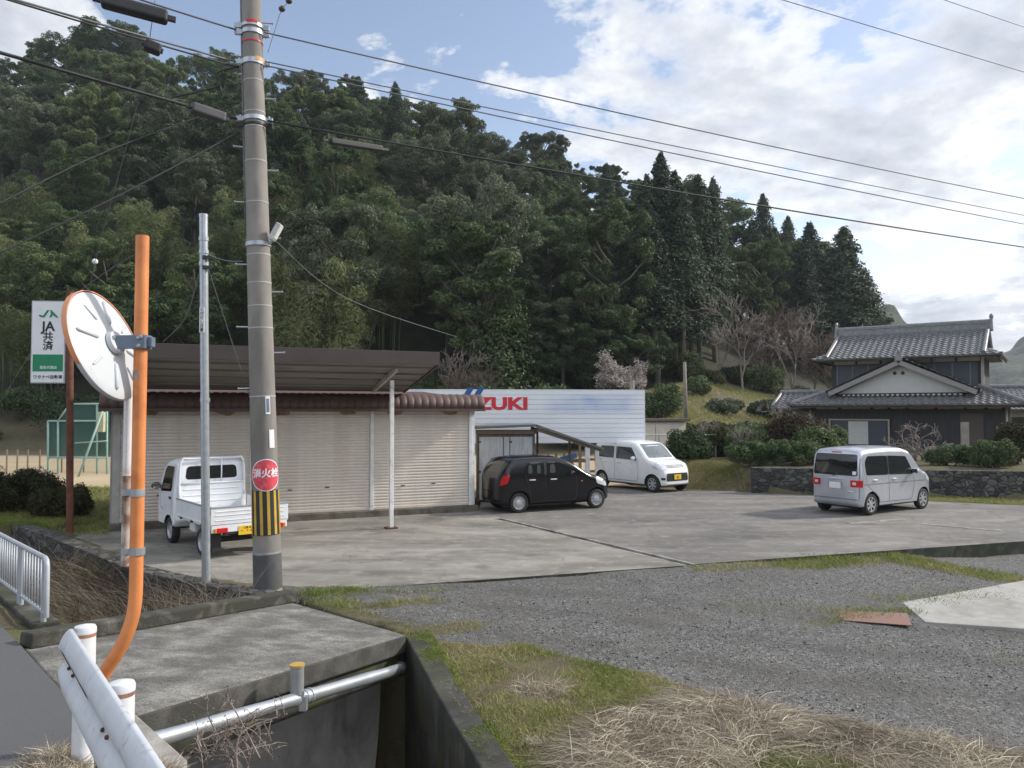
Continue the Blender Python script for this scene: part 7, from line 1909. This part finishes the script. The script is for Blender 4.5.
V_, Q_, k = blades(np.stack([x, y, z], 1), hor(n, rg.random(n) * 6.28), np.full(n, .85), ln, rg.uniform(.2, .9, n), rg.uniform(.004, .009, n) * np.interp(y, [6, 14], [.9, 1.7]), rg, segs=2)
bright = np.exp(-((x + 2.7) ** 2 + (y - 11.0) ** 2) / .5) * .4
tone = np.clip(vnoise(x - 4, y + 7, 1.3, 3) * 1.1 - .12 + rg.random(n) * .5 - bright, 0, 1); stuff('grass', V_, Q_, np.repeat(tone, k), M['grass'], 'short patchy green and yellow grass on the bank and along the gravel')
print('turf', n)
# moss and small tufts creeping over the ditch coping
cxs, cys, czs = [], [], []
for (ax, ay), (bx_, by_) in zip(DR[:2], DR[1:3]):
    k_ = 16000; t = rg.random(k_); o_ = .30 * rg.random(k_) ** .55; L_ = math.hypot(bx_ - ax, by_ - ay); nx_, ny_ = (by_ - ay) / L_, -(bx_ - ax) / L_
    x = ax + (bx_ - ax) * t + nx_ * o_; y = ay + (by_ - ay) * t + ny_ * o_; k = rg.random(k_) < np.clip((vnoise(x * 1.0, y, 2.6, 3) - .46) * 3.2 + o_ * 1.6 - .12, 0, 1); cxs.append(x[k]); cys.append(y[k])
x, y = np.concatenate(cxs), np.concatenate(cys); n = len(x)
V_, Q_, k = blades(np.stack([x, y, np.maximum(terr(x, y, False), .08) + .028], 1), hor(n, rg.random(n) * 6.28), np.full(n, .75), rg.uniform(.012, .05, n), rg.uniform(.3, 1.1, n), rg.uniform(.004, .008, n), rg, segs=2)
stuff('moss_tufts', V_, Q_, np.repeat(np.clip(vnoise(x, y, 2, 2) + rg.random(n) * .3 - .2, 0, 1), k), M['grass'], 'moss and small tufts creeping over the ditch wall coping')
# weeds in the overgrown ditch behind the bridge and on the yard wall
WEED = [(-2.95, 10.4), (-6.2, 12.75), (-11, 17.1), (-12.4, 15.7), (-9, 12.6), (-6.2, 9.9), (-4.9, 8.4), (-4.4, 7.9)]
def weed_amt(x, y): return in_poly(x, y, WEED) * np.clip((vnoise(x, y, 1.1, 3) - .25) * 2.5, .1, 1)
x, y = sample(60000, -12.5, -2.8, 7.7, 17.2, lambda a, c: weed_amt(a, c) * .8); n = len(x)
z = terr(x, y) + rg.random(n) * .25; ln = rg.uniform(.35, 1.25, n) * (.5 + vnoise(x, y, .8, 2) * 1.0); ang = vnoise(x, y, .5, 2) * 8 + rg.normal(size=n) * .7
V_, Q_, k = blades(np.stack([x, y, z], 1), hor(n, ang), rg.uniform(.35, .95, n), ln, rg.uniform(.2, 1.0, n), rg.uniform(.004, .009, n), rg, segs=4)
stuff('weeds', V_, Q_, np.repeat(np.clip(rg.random(n) * .75 + (vnoise(x + 5, y, .9, 2) - .4) * .8, 0, 1), k), M['weed'], 'tangle of dead brown weeds filling the ditch behind the slab bridge')
# rough grass of the yard edge, the field bank and the slope below the garden
def rough_amt(x, y):
    u = px_of(x, y); a = ((y > 16.8) & (y < 27) & (u < 112) & (u > -60) & ~in_poly(x, y, DITCH)) * .8
    b_ = (x > 4.8) & (y > 24.2) & (y < 27.8) & (x < 9.5); yl = np.interp(x, [4.6, 7.3, 11.5, 16.5, 26], [27.0, 25.6, 24.7, 23.7, 21.9]); ly = np.interp(x, [3.2, 6.6, 13, 16, 26], [28, 26.4, 22.9, 21.4, 20.9])
    c_ = (x > 4.5) & (x < 18) & (y > ly + .02) & (y < yl + 3.4 * (x < 8.0))
    return np.clip(a + c_ * .95, 0, 1) * np.clip((vnoise(x, y, .9, 3) - .2) * 2.4, .2, 1)
x, y = sample(150000, -17, 2, 16.5, 27, rough_amt); x, y = x[:36000], y[:36000]; x2, y2 = sample(260000, 4.4, 18, 20.8, 29.5, rough_amt); x2, y2 = x2[:60000], y2[:60000]; x, y = np.concatenate([x, x2]), np.concatenate([y, y2]); n = len(x)
ln = rg.uniform(.06, .20, n) * np.where(x < 0, 1.5, 1.0)
V_, Q_, k = blades(np.stack([x, y, terr(x, y, False)], 1), hor(n, rg.random(n) * 6.28), np.full(n, .8), ln, rg.uniform(.3, 1, n), rg.uniform(.010, .022, n), rg, segs=2)
tone = np.clip(vnoise(x, y, .7, 3) * .9 + .02 + rg.random(n) * .4 + np.where((x > 4.5) & (x < 8.2), .35, 0), 0, 1); stuff('rough_grass', V_, Q_, np.repeat(tone, k), M['grass'], 'rough faded grass on the banks beside the yard and below the garden wall')
# tall pale grass on the terraces
def terrace_amt(x, y): u = px_of(x, y); return ((u > 625) & (u < 830) & (y > 31) & (y < 60)) * np.clip((vnoise(x, y, .25, 3) - .2) * 2.2, .1, 1)
x, y = sample(90000, 4, 26, 31, 60, terrace_amt); x, y = x[:36000], y[:36000]; n = len(x)
V_, Q_, k = blades(np.stack([x, y, terr(x, y, False)], 1), hor(n, rg.random(n) * 6.28), np.full(n, .8), rg.uniform(.15, .45, n), rg.uniform(.3, 1, n), rg.uniform(.025, .05, n), rg, segs=2)
stuff('terrace_grass', V_, Q_, np.repeat(np.clip(vnoise(x, y, .16, 3) * 1.2 - .05 + rg.random(n) * .3, 0, 1), k), M['grass'], 'faded grass covering the terraced slope below the forest edge')
# dry tufts round the guardrail foot
T_ = [(at(46, 744, 4.35), .15), (at(52, 768, 4.12), .15), (at(52, 722, 4.5), .10), (at(66, 752, 4.3), .12), (at(150, 765, 4.3), .12), (at(540, 735, 5.9), .2), (at(490, 517, 20.0), .5)]
xs_, ys_, zs_ = [], [], []
for p, r_ in T_:
    k_ = 900; a = rg.random(k_) * 6.28; d = r_ * np.sqrt(rg.random(k_)); xs_.append(p.x + np.cos(a) * d); ys_.append(p.y + np.sin(a) * d)
x, y = np.concatenate(xs_), np.concatenate(ys_); n = len(x)
V_, Q_, k = blades(np.stack([x, y, np.where(y < 6, road_hf(x, y), terr(x, y, False))], 1), hor(n, rg.random(n) * 6.28), rg.uniform(.3, .9, n), rg.uniform(.05, .2, n), rg.uniform(.3, 1, n), rg.uniform(.003, .006, n), rg, segs=3)
stuff('dry_tufts', V_, Q_, np.repeat(np.clip(rg.random(n) * .9 + .1, 0, 1), k), M['straw'], 'tufts of dry grass around the guardrail foot and paving edges')
# loose stones on the drive
def stone_amt(x, y): return in_poly(x, y, DRIVE) * (1 - grassy(x, y)) * (~in_poly(x, y, LOT_IN)) * np.clip((vnoise(x, y, 1.2, 3) - .2) * 2, .15, 1)
x, y = sample(60000, -2.5, 11, 5.6, 14.5, stone_amt); x, y = x[:16000], y[:16000]; n = len(x); s = rg.uniform(.004, .014, n) * np.where(rg.random(n) < .03, 1.8, 1)
O6 = np.array([(1, 0, 0), (0, 1, 0), (-1, 0, 0), (0, -1, 0), (0, 0, 1), (0, 0, -1)], float); F8 = np.array([(0, 1, 4), (1, 2, 4), (2, 3, 4), (3, 0, 4), (1, 0, 5), (2, 1, 5), (3, 2, 5), (0, 3, 5)])
A_ = rg.random(n) * 6.28; ca, sa = np.cos(A_), np.sin(A_); S3 = rg.uniform(.55, 1.2, (n, 6, 1)) * O6[None] * s[:, None, None] * np.array([1, 1, .7])
V_ = np.stack([S3[..., 0] * ca[:, None] - S3[..., 1] * sa[:, None], S3[..., 0] * sa[:, None] + S3[..., 1] * ca[:, None], S3[..., 2]], -1) + np.stack([x, y, terr(x, y, False) + s * .35], 1)[:, None]
Q_ = (F8[None] + (np.arange(n) * 6)[:, None, None]).reshape(-1, 3)
M['stone'] = blade_mat('crushed stone', [(0, (.05, .05, .049)), (.5, (.13, .13, .126)), (.85, (.23, .227, .22)), (1, (.40, .39, .37))], 0.0, .85)
stuff('loose_stones', V_.reshape(-1, 3), Q_, np.repeat(rg.random(n), 6), M['stone'], 'loose crushed stones scattered over the grey gravel drive')
# dead bramble hanging over the silver pipe
br_ = thing('dead_bramble', 'leafless dead bramble hanging over the silver pipe in the ditch', 'bramble'); mb = MB(); rr = random.Random(8)
root_ = at(205, 770, 4.75)
tw = np.zeros((0, 4))
LB = []
for k_ in range(13):
    e = at(rr.uniform(185, 285), rr.uniform(695, 760), rr.uniform(4.9, 5.9)); q0 = root_ + Vector((rr.uniform(-.15, .3), rr.uniform(0, .5), rr.uniform(-.25, .1))); m_ = q0.lerp(e, .5) + Vector((rr.gauss(0, .08), rr.gauss(0, .08), rr.uniform(.02, .16)))
    pts = smooth_path([q0, m_, e], 5); mb.tube(pts, [.0065 - .004 * i / (len(pts) - 1) for i in range(len(pts))], 4)
    for j in range(14):
        p = pts[rr.randrange(2, len(pts))]; d = Vector((rr.gauss(0, 1), rr.gauss(0, 1), rr.gauss(.15, .7))).normalized() * rr.uniform(.05, .20); mid_ = p + d * .5 + Vector((0, 0, .02)); mb.tube([p, mid_, p + d], [.0028, .0022, .0015], 3)
        for t_ in (.45, .7, 1): LB.append((*(p + d * t_), .022))
mb.build('canes', M['twig'], br_, True)
V_, Q_ = leaf_cloud(np.array(LB), 1, (.006, .014), np.random.default_rng(4), .9, .7); link(bpy.data.objects.new('dry_leaves', np_mesh('dry_leaves', V_, Q_, simple('withered leaves', (.20, .14, .105), .9, var=.4))), br_)

# ------------------------------------------------------------------ overhead cables
def wire(name, pts, r_, mat, label, cat='cable', sag=0.0, n=18, group=None):
    a, c = Vector(pts[0]), Vector(pts[-1]); P = []
    if len(pts) == 2:
        for i in range(n + 1): t = i / n; P.append(a.lerp(c, t) - Vector((0, 0, sag * 4 * t * (1 - t))))
    else: P = smooth_path([Vector(p) for p in pts], 6)
    mb = MB(); mb.tube(P, r_, 6); o = mb.build(name, mat, None, True); return tag(o, label, cat, group)
def ext(p, q, k): return q + (q - p) * k
def polept(py, side=0): s = at_h(py); return upp(s) + Vector((side * (upr(s) + .05), -.05, 0))
for i, (py, (rx, ry), D, r_, mt, sg, lab) in enumerate((
        (34, (1024, 196), 19.0, .011, 'cable_grey', .06, 'topmost overhead cable running from utility pole to right picture edge'),
        (63, (1024, 214), 18.8, .009, 'cable_grey', .03, 'upper of the close pair of cables right of the pole'),
        (67, (1024, 222), 18.9, .010, 'cable_grey', .05, 'lower of the close pair of cables right of the pole'),
        (122, (1024, 245), 18.6, .015, 'cable', .05, 'thick black lowest overhead cable running right from the pole'))):
    a = polept(py, 1); c = at(rx, ry, D); wire('overhead_cable', [a, ext(a, c, .25)], r_, M[mt], lab, sag=sg * 1.6)
for (p, q, lab) in (((783, 0), (1024, 72), 'thin power line crossing the clouds at upper right'), ((945, 0), (1024, 27), 'short bit of power line in the top right corner')):
    a = at(*p, 20); c = at(*q, 24); wire('power_line', [ext(c, a, .6), ext(a, c, .5)], .011, M['cable_grey'], lab)
LFT = ((32, (70, -25), 8.9, .012, 'cable', 'upper left cable rising from the pole top past the dark splice box'), (64, (22, 0), 8.9, .014, 'cable_grey', 'left cable from pole to the top left picture corner'), (69, (14, 0), 8.8, .012, 'cable', 'lower twin of the left corner cable, carrying the small splice case'), (121, (0, 51), 8.9, .022, 'cable', 'thick black cable running left from the pole with grey splice case'))
for py, (rx, ry), D, r_, mt, lab in LFT:
    a = polept(py, -1); c = at(rx, ry, D); wire('overhead_cable', [a, ext(a, c, .6)], r_, M[mt], lab, sag=.02)
M['case_grey'] = simple('dark grey case', (.065, .067, .075), .6)
def closure(name, p, q, r_, lab, mat='cable_grey'):
    o = thing(name, lab, 'splice case', (0, 0, 0)); p, q = Vector(p), Vector(q); d = (q - p)
    mb = MB(); mb.beam(p, q, r_ * 2, r_ * 1.9); mb.build('case', M['cable'] if mat == 'cable' else M['case_grey'], o, bevel=r_ * .45, seg=3)
    mb = MB(); mb.beam(p - d * .12 + Vector((0, 0, 0)), p + d * .02, r_ * .7, r_ * .7); mb.beam(q - d * .02, q + d * .12, r_ * .7, r_ * .7); mb.build('end_seal', M['black_plastic'], o)
    mb = MB(); mb.beam(p + Vector((0, -r_, 0)) + d * .05, q + Vector((0, -r_, 0)) - d * .05, .012, .03); mb.build('flange', M['black_plastic'], o); return o
closure('splice_case', at(191, 107, 10.45), at(225, 118.5, 10.75), .075, 'long grey splice case on thick cable left of the pole', 'hazy_grey')
closure('splice_case', at(101, 0, 9.3), at(168, 18, 9.6), .085, 'long dark splice box at the top edge left of the pole', 'cable')
closure('splice_case', at(144, 44, 9.9), at(161, 51, 10.0), .075, 'short rounded splice case hanging left of the pole', 'cable')
a, c = at(330, 141, 12.5), at(382, 149, 13.2); cc = closure('splice_case', a, c, .055, 'slim dark splice case under the thick cable right of pole', 'cable')
mb = MB(); mb.tube([at(328, 133, 12.5), at(329, 141, 12.5)], .008, 5); mb.build('hanger', M['cable'], cc)
wire('service_wire', [polept(238, 1), at(350, 300, 14.5), at(457, 337, 20)], .006, M['cable_grey'], 'thin wire dropping from the pole towards the trees behind carport', group=None)
a = spp(262) + Vector((.05, -.05, 0)); wire('service_wire', [a, at(228, 330, 13.2), at(256, 416, 19.5)], .008, M['cable_grey'], 'thin wire from the steel pole down to the garage awning')
a = spp(252); wire('service_wire', [a, polept(262, -1)], .007, M['cable_grey'], 'short wire linking the steel pole to the concrete pole', sag=.05)
a = spp(268) + Vector((-.05, 0, 0)); wire('service_wire', [a, at(185, 318, 13), at(163, 342, 14.5)], .008, M['cable_grey'], 'thin wire from steel pole down left behind the mirror post')
wire('service_wire', [polept(104, -1), at(110, 150, 10), at(0, 203, 9), at(-60, 232, 8.6)], .010, M['cable'], 'upper thin wire descending left from the pole across the forest')
wire('service_wire', [polept(133, -1), at(120, 195, 10), at(-10, 258, 9)], .010, M['cable'], 'lower thin wire descending left from the pole across the forest')
gy = wire('guy_wire', [at(155, 0, 10), at(137, 105, 11), at(95, 262, 15), at(88, 300, 16.5)], .006, M['cable_grey'], 'thin slanting guy wire with a white ball above the sign')
mb = MB(); mb.ball(at(95, 261.5, 15), .055, 12, 8); mb.build('marker_ball', M['sign_white'], gy, True)
wire('service_wire', [at(150, 245, 40), at(70, 300, 36), at(0, 402, 33)], .012, M['cable'], 'faint wire slanting behind the mirror and sign at left')
# insulators at the top edge right of the pole
iw = wire('insulator_string', [at(300, -8, 11), at(283, 8, 11), at(275, 30, 11), at(268, 52, 11)], .005, M['cable_grey'], 'dangling wire with small dark insulators at the top by the pole')
for px, py in ((289, 1), (282, 9)):
    mb = MB(); mb.ball(at(px, py, 11), (.05, .05, .04), 10, 6); mb.cyl(at(px, py + 2, 11), at(px, py - 3, 11), .02, n=8); mb.build('insulator', M['brown_dark'], iw, True)
# cable jumper loop on the left of the pole
a = polept(68, -1); b_ = polept(118, -1); wire('cable_loop', [a, a + Vector((-.30, -.05, -.12)), a + Vector((-.26, -.05, -.30)), a + Vector((-.55, -.1, -.42)), a + Vector((-.9, -.2, -.55))], .012, M['cable'], 'slack black cable loop hanging left of the concrete pole')

# ------------------------------------------------------------------ air
hz = MB(); hz.box((150, 470, 70), (1700, 1100, 150)); 
me_o = hz.build('haze', bpy.data.materials.new('haze')); hm = me_o.data.materials[0]; hm.use_nodes = True; nt = hm.node_tree; nt.nodes.clear()
out = nt.nodes.new('ShaderNodeOutputMaterial'); pv = nt.nodes.new('ShaderNodeVolumePrincipled'); pv.inputs['Color'].default_value = (.80, .88, 1.0, 1); pv.inputs['Density'].default_value = HAZE; pv.inputs['Anisotropy'].default_value = .3
lk(nt, pv.outputs[0], out.inputs['Volume']); tag(me_o, kind='stuff')
